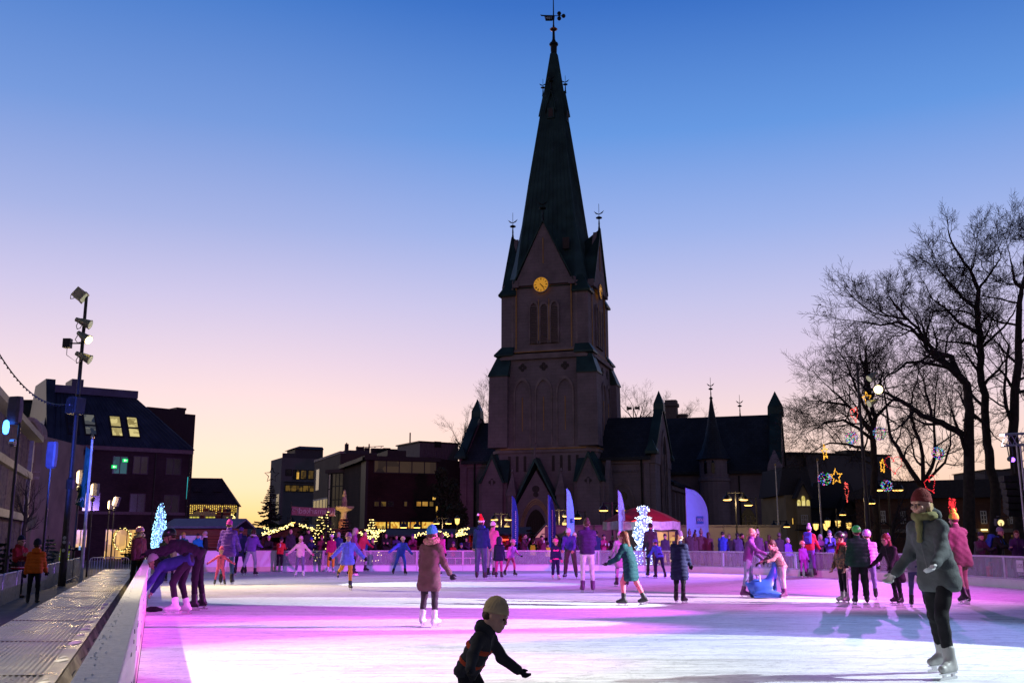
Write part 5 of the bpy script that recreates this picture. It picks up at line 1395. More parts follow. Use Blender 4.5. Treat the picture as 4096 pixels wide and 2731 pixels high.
def big_trees():
 GRP= "bare trees along the right side of the square"; rg=random.Random(11)
 Y=50
 T=Tree(1); g=W(3872,2150,Y); g.z=-.1
 T.limb([g]+px(Y,(3876,1950),(3875,1750),(3878,1643),(3865,1534),(3833,1500)),.50,.30,3.2,2.2,3,start=.55)
 T.limb(px(Y,(3833,1502),(3808,1426),(3763,1414),(3712,1405),(3696,1362),(3677,1317),(3629,1279),(3560,1265),(3490,1250),dy=.5),.26,.06,.6,2.0,3,.04,1.15,.25)
 T.limb(px(Y,(3696,1362),(3640,1310),(3590,1290),(3520,1300),(3460,1290),dy=-.5),.10,.04,.6,1.9,3,.04,1.1)
 T.limb(px(Y,(3833,1502),(3789,1470),(3706,1451),(3629,1451),(3585,1483),(3540,1510),dy=-.6),.18,.05,1.0,2.2,3,.04)
 T.limb(px(Y,(3852,1740),(3769,1690),(3687,1662),(3636,1623),(3585,1592),(3540,1570),(3480,1560),dy=-.4),.30,.07,.9,2.0,3,.04)
 T.limb(px(Y,(3629,1279),(3590,1230),(3565,1200),(3555,1180),dy=.4),.09,.03,.5,1.6,3,.05,1.1)
 T.limb(px(Y,(3878,1643),(3930,1690),(3960,1720)),.12,.05,1.2,1.8,2)
 T.leaves(.008,.08)
 T.build(g,"bare tree whose kinked trunk throws long limbs out to the left over the lamp",GRP,True)
 Y=53; T=Tree(2); g=W(3960,2150,Y); g.z=-.1
 T.limb([g]+px(Y,(3985,1950),(3960,1830),(3948,1750),(3935,1579),(3926,1419),(3913,1292),(3906,1228),(3916,1164),(3897,1115),(3880,1080),(3850,1040)),.46,.10,.8,1.9,3,.05,1.25,.5)
 T.limb(px(Y,(3916,1150),(3948,1110),(3986,1060),(4005,1030),dy=.5),.13,.05,.6,1.8,3,.05,1.2)
 T.limb(px(Y,(3906,1240),(3850,1190),(3800,1130),(3760,1085),dy=-.5),.13,.04,.55,1.9,3,.05,1.25)
 T.limb(px(Y,(3913,1330),(3833,1290),(3790,1240),(3735,1200),dy=.5),.12,.04,.55,1.9,3,.05,1.2)
 T.limb(px(Y,(3926,1390),(3850,1370),(3780,1365),(3720,1345),dy=-.6),.08,.03,1.0,2.0,3,.05)
 T.limb(px(Y,(3930,1390),(3980,1340),(4030,1290),(4060,1240),dy=.5),.09,.04,1.0,2.4,3,.06)
 T.limb(px(Y,(3880,1085),(3892,1065),(3898,1040)),.08,.03,.5,1.7,3,.05,1.2)
 T.leaves(.01,.08)
 T.build(g,"tall straight bare tree between the two thick trunks, crown rounded high up",GRP,True)
 Y=50; T=Tree(3); g=W(4060,2150,Y); g.z=-.1
 T.limb([g]+px(Y,(4062,1950),(4056,1732),(4060,1560),(4072,1400),(4076,1250),(4085,1180),(4096,1120),(4100,1080)),.50,.10,.9,2.0,3,.05,1.15,.5)
 T.limb(px(Y,(4050,1700),(4030,1640),(4015,1560),(4025,1450),(4035,1385),(4010,1340),dy=-.3),.16,.05,1.0,2.0,3,.05)
 T.limb(px(Y,(4060,1560),(4020,1500),(3990,1470)),.1,.04,.8,1.6,2)
 T.limb(px(Y,(4085,1150),(4060,1130),(4050,1080),(4042,1040)),.12,.04,.5,1.9,3,.05,1.2)
 T.leaves(.008,.08)
 T.build(g,"bare tree with a thick trunk at the right border behind the stage truss",GRP,True)
 Y=64; T=Tree(4); g=W(3500,2150,Y); g.z=-.1
 T.limb([g]+px(Y,(3496,1980),(3494,1819),(3490,1735),(3500,1671),(3480,1600)),.42,.22,2.5,2.6,3,start=.6)
 for k,pl in enumerate([[(3490,1760),(3430,1710),(3370,1680),(3310,1685),(3270,1710)],[(3490,1735),(3410,1640),(3350,1580),(3300,1535)],[(3490,1690),(3440,1580),(3405,1500),(3380,1440)],
       [(3494,1830),(3440,1790),(3380,1775),(3320,1770),(3270,1795)],[(3480,1600),(3470,1520),(3450,1450),(3440,1410)],[(3480,1600),(3520,1530),(3535,1480)],[(3500,1671),(3560,1610),(3600,1575)],
       [(3490,1735),(3390,1620),(3320,1610),(3260,1605)]]):
  T.limb(px(Y,*pl,dy=(.8 if k % 2 else -.8)),.20,.05,.7,2.3,3,.03,1.15)
 T.build(g,"broad bare tree beside the church, hung with light balls and stars",GRP)
 Y=58; T=Tree(5); g=W(3690,2150,Y); g.z=-.1
 T.limb([g]+px(Y,(3690,1950),(3655,1895),(3610,1830),(3570,1760),(3550,1680),(3545,1620)),.34,.08,1.0,2.2,3,start=.5)
 T.limb(px(Y,(3693,1940),(3690,1820),(3660,1720),(3640,1650),(3650,1570)),.22,.06,.9,2.0,3)
 T.limb(px(Y,(3700,1940),(3740,1830),(3735,1740),(3740,1640),(3745,1560)),.2,.05,.8,2.0,3)
 T.limb(px(Y,(3700,1930),(3780,1850),(3800,1780),(3800,1690)),.15,.05,.8,1.8,3)
 T.build(g,"many-stemmed bare tree behind the big fork, hung with a red heart",GRP)
 GR2= "bare trees behind the church"
 for (Y,u,vb,pls,lab,sd) in ((150,1945,1850,[[(1950,1800),(1940,1720),(1925,1650)],[(1950,1790),(1960,1700),(1955,1610)],[(1950,1760),(1980,1680),(1975,1590)]],"bare tree showing left of the church tower above the small gable",21),
          (152,1850,1850,[[(1855,1830),(1840,1790),(1825,1750)],[(1855,1830),(1862,1780),(1865,1730)],[(1860,1820),(1890,1780),(1900,1730)]],"small bare tree between the library and the church",22),
          (176,2550,1800,[[(2550,1700),(2520,1660),(2495,1635)],[(2550,1700),(2540,1650),(2530,1620)],[(2550,1700),(2565,1650),(2575,1620)],[(2550,1700),(2590,1660),(2612,1640)]],"round-headed bare tree rising over the church roof right of the tower",23),
          (185,2730,1800,[[(2730,1720),(2700,1690),(2680,1660)],[(2730,1720),(2740,1690),(2750,1665)],[(2730,1720),(2770,1695),(2790,1680)]],"low bare tree over the church ridge behind the chimney",24)):
  T=Tree(sd); g=W(u,2140,Y); g.z=-.3
  T.limb([g,W(u,vb,Y),W(u+2,vb-40,Y)],.5,.35,40,3,1)
  for pl in pls: T.limb(px(Y,*pl),.22,.06,1.1,2.5,3,.05)
  T.build(g,lab,GR2)
 # pollarded street tree at left and orange-lit shrub tree at right
 Y=50; T=Tree(31); g=W(93,2190,Y); g.z=-.35
 T.limb([g]+px(Y,(95,2140),(102,2070),(104,2030),(105,2015)),.12,.09,.5,.9,2,.12,.9,.6)
 T.limb(px(Y,(100,2090),(122,2062),(132,2040)),.06,.04,.3,.8,2,.12); T.limb(px(Y,(98,2060),(85,2040),(80,2020)),.06,.04,.3,.8,2,.12)
 T.build(g,"small pollarded bare tree in front of the left house fronts",None)
 Y=52; T=Tree(32); g=W(3570,2190,Y); g.z=-.1
 T.limb([g]+px(Y,(3570,2150),(3572,2110),(3576,2085)),.12,.08,.6,1.5,3,.03,1.0,.4)
 T.limb(px(Y,(3570,2110),(3540,2088),(3505,2095)),.06,.03,.4,1.3,3,.02); T.limb(px(Y,(3572,2110),(3610,2080),(3640,2090)),.06,.03,.4,1.3,3,.02)
 T.build(g,"low crooked bare tree lit amber by the lamps, right of the green helmet",None)
big_trees()

FIR=M("fir_needles",(.022,.035,.018),.9,var=.4,scale=3)
def conifer(loc,h,w,label,seed,group=None,lights=0,star=False,droop=.25,name="fir_tree",whorls=None):
 rng=random.Random(seed); t=thing(name,label,"fir tree",loc,group=group); loc=Vector(loc)
 m=MB(); m.tube([loc,loc+Vector((0,0,h))],[h*.022+.02,.012],7); wb(m,"trunk",BARK,t)
 m=MB(); br=MB(); n=whorls or int(h*6); pts=[]
 for i in range(n):
  f=i/n; z=h*(.10+.88*f); R_=w*(1-f) ** .85*rng.uniform(.75,1.15)+.06
  for k in range(5 if h > 3 else 6):
   an=rng.random()*6.283; d=Vector((math.cos(an),math.sin(an),0)); L=R_*rng.uniform(.6,1.1)
   p0=loc+Vector((0,0,z)); p1=p0+d*L*.55+Vector((0,0,-droop*L*.35)); p2=p0+d*L+Vector((0,0,-droop*L*.2))
   m.tube([p0,p1,p2],[.02+.008*h*.3,.012,.005],3,False)
   q=max(6,int(L*13))
   for j in range(q):
    s=.12+.88*j/q; a=(p0.lerp(p1,s*2) if s < .5 else p1.lerp(p2,s*2-1))
    side=d.cross(Vector((0,0,1)))
    for sg in (-1,1):
     dr=(d*.7+side*sg*rng.uniform(.5,1)+Vector((0,0,rng.uniform(-.55,.15)))).normalized(); ln=(.10+.16*L*(1-s*.6))*rng.uniform(.7,1.3)
     e=a+dr*ln; wd=dr.cross(Vector((rng.gauss(0,1),rng.gauss(0,1),rng.gauss(0,1)))).normalized()*(.018+.012*h ** .5)
     br.add([a-wd*.6,a+wd*.6,e+wd,e-wd,e+dr*ln*.3],[(0,1,2,4,3)])
   if lights: pts.append(p2+Vector((0,0,.03)))
 c=wb(m,"branches",BARK,t); wb(br,"needles",FIR,c)
 if lights:
  rng.shuffle(pts); tag(att(bulbs(pts[:lights],.035,glow("warm_bulb",(255,206,96),3.0),"bulbs"),t),kind="stuff")
 if star:
  m=MB(); c0=loc+Vector((0,0,h+.75)); P=[c0+Vector(((.75 if k % 2 == 0 else .33)*math.sin(k*.6283),0,(.75 if k % 2 == 0 else .33)*math.cos(k*.6283))) for k in range(10)]
  m.tube(P+[P[0]],.05,5); m.tube([loc+Vector((0,0,h-.3)),c0-Vector((0,0,.3))],.03,5); wb(m,"star",IRON,t)
 return t
def conifers():
 g=W(1075,2160,100); g.z=-.2; h=Zv(1930,100)+.2
 conifer(g,h,2.5,"tall christmas tree with an open star on its tip, dark against the yellow sky",3,None,0,True,.5,whorls=34)
 GRP= "small fir trees with warm fairy lights on the market"
 for u,v,Y,w,n,lab,sd in ((1277,2052,58,.75,120,"small fir tree full of warm fairy lights left of the fountain",5),(1300,2030,57,.9,45,"darker small fir tree with a few fairy lights right beside the bright one",6),(1480,2062,58,.8,110,"slim fir tree full of warm fairy lights before the library corner",7),(1217,2055,60,.7,0,"thin unlit young fir below the long market banner",8),(1382,2060,60,.9,0,"thin unlit young fir in front of the stone fountain",9)):
  g=W(u,2200,Y); g.z=-.05; conifer(g,Zv(v,Y),w,lab,sd,GRP,n)
 for u,v,Y,w,lab,sd in ((540,2120,70,1.0,"dark unlit fir in front of the shop window with the wreath",12),(185,2140,42,.8,"dark potted fir left of the tall lamp mast",13),(15,2150,30,.8,"dark fir at the left border beside the bicycle",14),(2122,2105,54,.5,"tiny fir on the market stall left of the lit timber gable",15)):
  g=W(u,2250,Y); g.z=gz(g.x,g.y); conifer(g,Zv(v,Y)-g.z,w,lab,sd)
 # dark yews right of the library
 rng=random.Random(9)
 def yew(u0,u1,v0,v1,Y,label,n=900):
  g=W((u0+u1)/2,v1,Y); g.z=-.2; t=thing("yew_tree",label,"tree",g); m=MB(); top=Zv(v0,Y); wd=(u1-u0)/2*Y/4000
  tm=MB(); tm.tube([g,g+Vector((.2,0,top*.6))],[.3,.12],7)
  lobes=[(g+Vector((rng.uniform(-.6,.6)*wd,rng.uniform(-1.5,1.5),top*rng.uniform(.25,.82))),wd*rng.uniform(.35,.7)) for _ in range(12)]
  for c,r in lobes:
   tm.tube([g+Vector((.1,0,top*.3)),c],[.1,.03],4)
   for _ in range(n // 8):
    d=rv(rng).normalized(); p=c+Vector((d.x*r,d.y*r,d.z*r*1.2))*rng.uniform(.55,1.08); a=rv(rng).normalized()*.32; b=rv(rng).normalized()*.16
    m.add([p-a,p+b,p+a,p-b],[(0,1,2,3)])
  wb(tm,"trunk",BARK,t); wb(m,"crown",FIR,t)
 yew(1740,1850,1795,2160,108,"dark evergreen tree rising right of the library",1500); yew(1760,1880,1990,2160,104,"lower dark evergreen between the library and the church door side",900)
conifers()

# ================================================================= LAMPS AND POLES
LGLOW=lambda: glow("lamp_amber",(255,190,96),5.0)
def double_lamp(u,v,Y,label,single=0,lantern=0,sc=1.0,light=0,grp="bell-shaded street lamps on the square"):
 b=W(u,v,Y); z=b.z; b.z=gz(b.x,b.y); t=thing("street_lamp",label,"street lamp",b,group=grp); top=Vector((b.x,b.y,z+.2*sc))
 m=MB(); m.tube([b,top],[.06*sc,.04*sc],7)
 arms=(-1,1) if not single else (single,)
 for s in arms: m.tube([top-Vector((0,0,.1)),top+Vector((s*.5*sc,0,-.06))],.025*sc,5)
 wb(m,"pole",DARKMETAL,t)
 for s in arms:
  c=top+Vector((s*.5*sc,0,-.5*sc))
  m=MB(); m.lathe(c,[(.30*sc,0),(.29*sc,.06*sc),(.2*sc,.22*sc),(.07*sc,.3*sc),(.06*sc,.46*sc),(.01,.5*sc)],14); sh=wb(m,"lamp_shade",DARKMETAL,t,True)
  m=MB(); m.lathe(c,[(.02,-.05*sc),(.2*sc,-.05*sc),(.27*sc,-.004),(.02,-.003)],14); wb(m,"bulb",LGLOW(),sh)
 if lantern:
  for s in (-1,1):
   c=Vector((b.x+s*.42*sc,b.y,z-1.25*sc))
   lantern_head(t,c,sc)
 if light: point("lamp_light",(b.x,b.y-.4,z-.5),light,(1,.66,.28),.2)
 return t
def lantern_head(t,c,sc):
 m=MB(); m.lathe(c,[(.05*sc,0),(.16*sc,.12*sc),(.21*sc,.48*sc),(.02,.49*sc)],8); g=wb(m,"lantern_glass",glow("lantern",(255,206,110),2.2),t)
 m=MB(); m.lathe(c+Vector((0,0,.49*sc)),[(.25*sc,0),(.1*sc,.14*sc),(.03,.26*sc)],8)
 for k in range(8):
  an=k*.7854+.39; m.tube([c+Vector((.05*sc*math.cos(an),.05*sc*math.sin(an),0)),c+Vector((.165*sc*math.cos(an),.165*sc*math.sin(an),.12*sc)),c+Vector((.215*sc*math.cos(an),.215*sc*math.sin(an),.48*sc))],.012,4)
 m.tube([c-Vector((0,0,.1)),c],.03,5); wb(m,"cap",DARKMETAL,g)
def lamps():
 double_lamp(2005,2061,74,"twin bell lamp with two amber lanterns left of the church door",lantern=1,light=250)
 double_lamp(2236,2046,70,"twin bell lamp with two amber lanterns right of the church door",lantern=1,light=250)
 double_lamp(2340,2052,66,"single-armed bell lamp right of the pale narrow feather flag",single=-1)
 double_lamp(2448,2020,60,"unlit-looking twin bell lamp behind the lilac feather flag")
 double_lamp(2661,2075,72,"small twin lamp between the snowman and the big flag",light=120)
 double_lamp(2941,1978,62,"tall twin bell lamp in front of the church transept",light=260)
 double_lamp(3024,2000,64,"tall single-armed bell lamp right of the tall twin lamp",single=-1)
 double_lamp(3121,2090,80,"small twin lamp at the foot of the first white pole")
 double_lamp(3550,1935,66,"tall twin lamp behind the right floodlight mast",sc=1.3)
 double_lamp(3515,1992,62,"single-armed lamp just below the tall twin lamp at right",single=-1,sc=1.0)
 double_lamp(3345,2042,64,"flat-headed lamp left of the green helmet",single=1,sc=.8)
 double_lamp(1770,2078,84,"twin bell lamp in front of the dark evergreens",light=160)
 double_lamp(1532,2112,76,"low twin bell lamp in front of the library's lit shelves")
 double_lamp(1641,2092,76,"twin bell lamp silhouetted on the library's lit shelves")
 double_lamp(1150,2075,95,"single dark bell lamp right of the christmas tree's foot",single=1)
 GRP= "amber glass lanterns on short posts"
 for u,v,Y,lab,tw in ((1829,2090,76,"single amber lantern left of the Santa hat",0),(3332,2100,70,"twin amber lanterns behind the second white pole",1),(3284,2112,72,"twin amber lanterns crossed by the second white pole",1),(3396,2108,70,"single amber lantern above the boy in camouflage",0)):
  b=W(u,v,Y); z=b.z; b.z=gz(b.x,b.y); t=thing("lantern_post",lab,"lantern",b,group=GRP)
  m=MB(); m.tube([b,Vector((b.x,b.y,z-.2))],.05,6); wb(m,"post",DARKMETAL,t)
  for s in ((-1,1) if tw else (0,)): lantern_head(t,Vector((b.x+s*.36,b.y,z-.15)),.95)
 # flat panel lamps on the left
 GRP= "flat panel lamps on slim posts at the left"
 for u,v,Y,lab,tilt,p in ((322,1880,40,"tall panel lamp on a violet-lit post, nearest of the lit ones",0,260),(376,1933,47,"panel lamp on a dark post right of the green flag",0,180),(462,1985,58,"dazzling panel lamp tilted on its post before the dark brick house",.25,500),(441,2000,62,"small panel lamp half hidden beside the dazzling one",0,0)):
  b=W(u,v,Y); z=b.z; b.z=gz(b.x,b.y); t=thing("panel_lamp",lab,"street lamp",b,group=GRP)
  m=MB(); m.tube([b,Vector((b.x,b.y,z-.6))],[.05,.035],7); m.lathe((b.x,b.y,z-.85),[(.04,0),(.1,.05),(.1,.18),(.04,.25)],8); wb(m,"post",DARKMETAL,t)
  X=Vector((math.cos(tilt),0,-math.sin(tilt))); Zx=Vector((math.sin(tilt),0,math.cos(tilt))); c=Vector((b.x+.06,b.y,z-.28))
  m=MB(); m.box(c+X*.06,(.20,.30,.56),X,(0,1,0),Zx); sh=wb(m,"shell",M("shell_grey",(.12,.11,.14),.5),t)
  m=MB(); m.rings([[c-X*(.04+k)+Vector((0,y*.14,0))+Zx*(zz*.27*(1-k*3)) for y,zz in ((-1,-1),(1,-1),(1,1),(-1,1))] for k in (0,.09)]); wb(m,"light_panel",glow("panel_hot",(255,214,150),7.0),sh)
  if p: point("panel_light",c-X*.45+Vector((0,-.2,0)),p,(1,.7,.36),.15)
lamps()

def floodlight(t,p,aim,lit,r=.19,square=False):
 p=Vector(p); z=(Vector(aim)-p).normalized(); x=z.cross(Vector((0,0,1))).normalized(); y=x.cross(z)
 m=MB()
 hm=M("flood_body",(.34,.34,.22) if not square else (.05,.05,.055),.45,.4)
 if square: m.box(p,(.42,.34,.3),x,y,z); m.box(p+z*.17,(.46,.38,.04),x,y,z)
 else: m.lathe(p-z*.30,[(.07,0),(.085,.14),(.10,.16),(r,.48),(r+.015,.50),(r*.95,.505)],16,x,y,z)
 m.tube([p-z*.12+x*(r+.02),p-z*.12-y*.2+x*(r+.02),p-z*.12-y*.28,p-z*.12-y*.2-x*(r+.02),p-z*.12-x*(r+.02)],.014,5)
 h=wb(m,"floodlight",hm,t)
 m=MB()
 if square: m.box(p+z*.195,(.38,.3,.02),x,y,z)
 else: m.lathe(p+z*.185,[(.01,0),(r*.92,.005),(r*.9,.03),(.01,.04)],16,x,y,z)
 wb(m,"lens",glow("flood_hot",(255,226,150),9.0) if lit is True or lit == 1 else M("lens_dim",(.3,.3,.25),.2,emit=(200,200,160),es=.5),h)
def masts():
 b=Vector((LP.x,LP.y,gz(LP.x,LP.y))); H=W(310,1150,LP.y).z
 t=thing("light_mast","tall black mast at left carrying four floodlights","lamp mast",b)
 m=MB(); m.tube([b,Vector((b.x,b.y,3.2)),Vector((b.x,b.y,3.25)),Vector((b.x,b.y,H-.2))],[.12,.10,.075,.05],10); m.lathe((b.x,b.y,2.9),[(.13,0),(.13,.3)],10); wb(m,"pole",M("mast_black",(.02,.02,.025),.35,.4),t)
 for v,lit,aim in ((1290,0,(16,33,-3)),(1348,1,(4,26,-4)),(1428,0,(14,34,-6))):
  p=W(338,v,LP.y-.25); floodlight(t,p,aim,lit == 1,.15)
  m=MB(); m.tube([Vector((b.x,b.y,p.z+.12)),p-Vector((.1,0,-.1))],.02,5); wb(m,"bracket",DARKMETAL,t)
 p=W(318,1178,LP.y-.1); floodlight(t,p,(6,36,-6),False,square=True)
 p=W(270,1373,LP.y); m=MB(); m.box(p,(.24,.2,.3)); m.tube([p,Vector((b.x,b.y,p.z))],.025,5); m.tube([p-Vector((0,0,.15)),p+Vector((.05,-.1,-.4)),Vector((b.x,b.y-.08,p.z-.7)),Vector((b.x+.1,b.y-.1,p.z+.5))],.012,4); wb(m,"junction_box",DARKMETAL,t)
 for v in (2150,2167,2200):
  p=W(208,v,LP.y); m=MB(); m.lathe(Vector((b.x+.02,b.y-.12,p.z)),[(.01,0),(.055,.004),(.01,.008)],10,(1,0,0),(0,0,1),(0,-1,0)); wb(m,"round_sticker",M("sticker_pale",(.4,.4,.42),.6),t)
 # loudspeaker on the mast
 p=W(303,1622,LP.y-.3); s=thing("loudspeaker","black loudspeaker box clamped to the tall left mast","loudspeaker",p)
 X=Vector((.9,-.42,0)).normalized(); Yv=Vector((.42,.9,0)).normalized(); Zs=Vector((.12,-.1,1)).normalized()
 m=MB(); m.rings([[p+X*x*w+Yv*y*.18+Zs*z for x,y in ((-1,-1),(-.6,-1.25),(.6,-1.25),(1,-1),(1,1),(-1,1))] for z,w in ((-.27,.19),(-.24,.23),(.24,.21),(.27,.17))]); wb(m,"cabinet",M("speaker_black",(.012,.012,.012),.6),s)
 m=MB(); m.box(p-Yv*.225,(.36,.02,.44),X,Yv,Zs); g=wb(m,"grille",M("grille",(.02,.02,.022),.4,.5,bump=.8,bscale=120),s)
 m=MB(); m.box(p-Yv*.238,(.03,.01,.04),X,Yv,Zs); wb(m,"badge",M("badge",(.5,.45,.6),.3,.6),g)
 m=MB(); m.tube([p+Yv*.1-X*.2,Vector((LP.x,LP.y,p.z+.05))],.05,6); m.lathe(Vector((LP.x,LP.y,p.z-.1)),[(.1,0),(.12,.05),(.12,.2),(.1,.26)],8); wb(m,"clamp",DARKMETAL,s)
 # festoon cable from the mast to the left border
 a=W(258,1618,LP.y); e=W(-120,1180,24); pts=[]
 for k in range(31):
  s_=k/30; q=a.lerp(e,s_); q.z -=4*s_*(1-s_)*.75; pts.append(q)
 c=thing("festoon_cable","thin sagging cable with small bulbs running from the left mast out of frame","cable",a)
 m=MB(); m.tube(pts,.018,5); m.m=1
 for k in range(1,30): m.ball(pts[k]-Vector((0,0,.03)),.028,5,4)
 wb(m,"cable",[DARKMETAL,IRON],c)
 # right mast
 b=Vector((RP.x,RP.y,-.05)); H=W(3513,1448,RP.y).z
 t=thing("light_mast","tall dark mast at right with a dazzling floodlight in front of the bare trees","lamp mast",b)
 m=MB(); m.tube([b,Vector((b.x,b.y,3.2)),Vector((b.x,b.y,3.25)),Vector((b.x,b.y,H))],[.13,.11,.08,.05],10); wb(m,"pole",M("mast_black"),t)
 for (u,v),lit,aim in (((3488,1505),0,(2,42,-2)),((3514,1555),1,(6,20,0)),((3490,1608),0,(-4,40,-2))):
  p=W(u,v,RP.y-.35); floodlight(t,p,aim,lit,.21 if lit else .17)
  m=MB(); m.tube([Vector((b.x,b.y,p.z+.1)),p],.02,5); wb(m,"bracket",DARKMETAL,t)
 # slim lamp post at the left border with a blue stage light and shell-shaped heads
 Y=24; b=W(28,2250,Y); b.z=gz(b.x,b.y); t=thing("lamp_post","slim lamp post at the left border with a glowing blue lamp","street lamp",b)
 zt=W(30,1690,Y).z; m=MB(); m.tube([b,Vector((b.x-.02,b.y,zt))],[.05,.035],8); wb(m,"post",DARKMETAL,t)
 p=W(24,1708,Y-.15); m=MB(); m.lathe(p,[(.02,-.17),(.06,-.13),(.075,0),(.06,.13),(.02,.17)],12); wb(m,"blue_lamp",glow("blue_hot",(60,130,255),9.0),t)
 def shell(t_,c,w,h,X,nm):
  X=Vector(X).normalized(); Yv=Vector((-X.y,X.x,0)); m=MB()
  m.rings([[c+X*x*w*f+Yv*y*.10*f+Vector((0,0,z*h)) for x,y in ((-1,-.6),(-.7,-1),(.7,-1),(1,-.6),(1,.6),(.7,1),(-.7,1),(-1,.6))] for z,f in ((-.5,.55),(-.42,.9),(0,1),(.42,.92),(.5,.85))]); return wb(m,nm,M("shell_violet",(.07,.06,.10),.5),t_)
 shell(t,W(60,1642,Y),.19,.68,(1,-.3,0),"shell");
 p=W(40,1770,Y); m=MB(); m.lathe(p,[(.07,0),(.09,.02),(.09,.12),(.05,.14)],10,(0,0,1),(0,1,0),(1,0,0)); wb(m,"clamp",STEEL,t)
 Y=30; b=W(205,2250,Y-.0); p=W(207,1820,Y); b=Vector((p.x,p.y,-.32)); t=thing("lamp_post","second slim lamp post, its unlit shell head just left of the tall mast","street lamp",b)
 m=MB(); m.tube([b,Vector((p.x,p.y,p.z-.2))],[.05,.03],8); wb(m,"post",DARKMETAL,t); shell(t,p,.16,.80,(1,-.2,0),"shell")
 spot("blue_stage_light",W(24,1708,24)+Vector((.2,.3,0)),W(330,1880,86),9000,BLUE,40,.8,.1)
 # white flagpoles
 def flagpole(u0,v0,u1,v1,Y,label):
  b=W(u1,v1,Y); b.z=gz(b.x,b.y); z=W(u0,v0,Y).z
  t=thing("flagpole",label,"flagpole",b); m=MB(); m.tube([b,Vector((b.x,b.y,z))],[.06,.035],10); wb(m,"pole",M("pole_white",(.55,.54,.56),.4),t)
  m=MB(); m.lathe(Vector((b.x,b.y,z)),[(.03,0),(.06,.03),(.07,.08),(.04,.14),(.005,.2)],10); wb(m,"finial",M("gold",(.45,.27,.08),.35,.8),t,True); return t,b,z
 t,b,z=flagpole(364,1757,322,2330,33,"white flagpole with a gold tip and limp green flag at the walkway corner")
 fl=thing("green_flag","limp dark green flag with white lettering hanging on the white flagpole","flag",Vector((b.x,b.y,z-.4))); m=MB(); rg=random.Random(3)
 rows=[]
 for i in range(15):
  s=i/14; row=[]
  for j in range(9):
   q=j/8; row.append((b.x-.04-q*(.12+.18*s ** 2)+.03*math.sin(j*2.1+i*.4),b.y-.06+.05*math.sin(j*2.6+s*2),z-.35-s*1.9+.12*q))
  rows.append(row)
 m.rings(rows,caps=False,closed=False); f=wb(m,"cloth",M("flag_green",(.012,.10,.085),.8),fl,True)
 text("lettering","FOR",.16,M("flag_white",(.5,.5,.5),.8),plane_m4(Vector((b.x-.2,b.y-.14,z-2.0)),Vector((-.9,0,-.35)),Vector((-.35,0,.9))),f,.003)
 flagpole(3103,1862,3118,2180,70,"first bare white flagpole right of the church transept"); flagpole(3264,1842,3290,2180,60,"second bare white flagpole, crossing two amber lanterns")
masts()
# ================================================================= SMOOTH SURFACES (distance field -> mesh)
CORN=np.array([(i,j,k) for i in (0,1) for j in (0,1) for k in (0,1)])
EDG=[(a,b) for a in range(8) for b in range(a+1,8) if np.abs(CORN[a]-CORN[b]).sum() == 1]
def surf(f,org,h):
 s=f < 0
 cnt=sum(s[i:s.shape[0]-1+i,j:s.shape[1]-1+j,k:s.shape[2]-1+k].astype(np.int8) for i,j,k in CORN)
 act=(cnt > 0) & (cnt < 8)
 idx=np.full(act.shape,-1,np.int64); I=np.argwhere(act); idx[act]=np.arange(len(I))
 acc=np.zeros((len(I),3)); num=np.zeros(len(I))
 for a,b in EDG:
  ca,cb=CORN[a],CORN[b]
  fa=f[tuple((I+ca).T)]; fb=f[tuple((I+cb).T)]; m=(fa < 0) != (fb < 0)
  t=np.where(m,fa/np.where(m,fa-fb,1),0)
  acc+= np.where(m[:,None],ca+(cb-ca)*t[:,None],0); num+= m
 V=org+h*(I+acc/np.maximum(num,1)[:,None])
 Q=[]
 for ax in range(3):
  o1,o2=[(1,2),(2,0),(0,1)][ax]
  sl0=[slice(None)]*3; sl1=[slice(None)]*3
  sl0[ax]=slice(0,-1); sl1[ax]=slice(1,None)
  for q in (o1,o2): sl0[q]=slice(1,-1); sl1[q]=slice(1,-1)
  A=s[tuple(sl0)]; B=s[tuple(sl1)]
  E=np.argwhere(A != B);
  if not len(E): continue
  flip=A[tuple(E.T)]
  base=E.copy(); base[:,o1]+= 1; base[:,o2]+= 1
  def cell(d1,d2):
   c=base.copy(); c[:,o1]+= d1; c[:,o2]+= d2; return idx[tuple(c.T)]
  q=np.stack([cell(-1,-1),cell(0,-1),cell(0,0),cell(-1,0)],1)
  q[~flip]=q[~flip][:,::-1]
  Q.append(q)
 Q=np.concatenate(Q) if Q else np.zeros((0,4),int)
 Q=Q[(Q >= 0).all(1)]
 return V,Q
def prim_d(P,p):
 k=p[0]
 if k == 'c':       # tapering capsule a, b, ra, rb
  a=np.array(p[1],float); b=np.array(p[2],float); ra,rb=p[3],p[4]
  ab=b-a; L2=max(ab @ ab,1e-9); t=np.clip(((P-a) @ ab)/L2,0,1)
  q=P-a-t[...,None]*ab
  return np.sqrt((q*q).sum(-1))-(ra+(rb-ra)*t)
 if k == 'e':       # ellipsoid centre, radii, optional rotation (columns = axes)
  q=P-np.array(p[1],float); r=np.array(p[2],float)
  if len(p) > 3 and p[3] is not None: q=q @ p[3]
  n=np.sqrt(((q/r) ** 2).sum(-1)); m=np.sqrt(((q/r ** 2) ** 2).sum(-1))+1e-9
  return n*(n-1)/m
 if k == 'b':       # rounded box centre, half sizes, rotation, radius
  q=P-np.array(p[1],float)
  if p[3] is not None: q=q @ p[3]
  d=np.abs(q)-(np.array(p[2])-p[4]); o=np.maximum(d,0)
  return np.sqrt((o*o).sum(-1))+np.minimum(d.max(-1),0)-p[4]
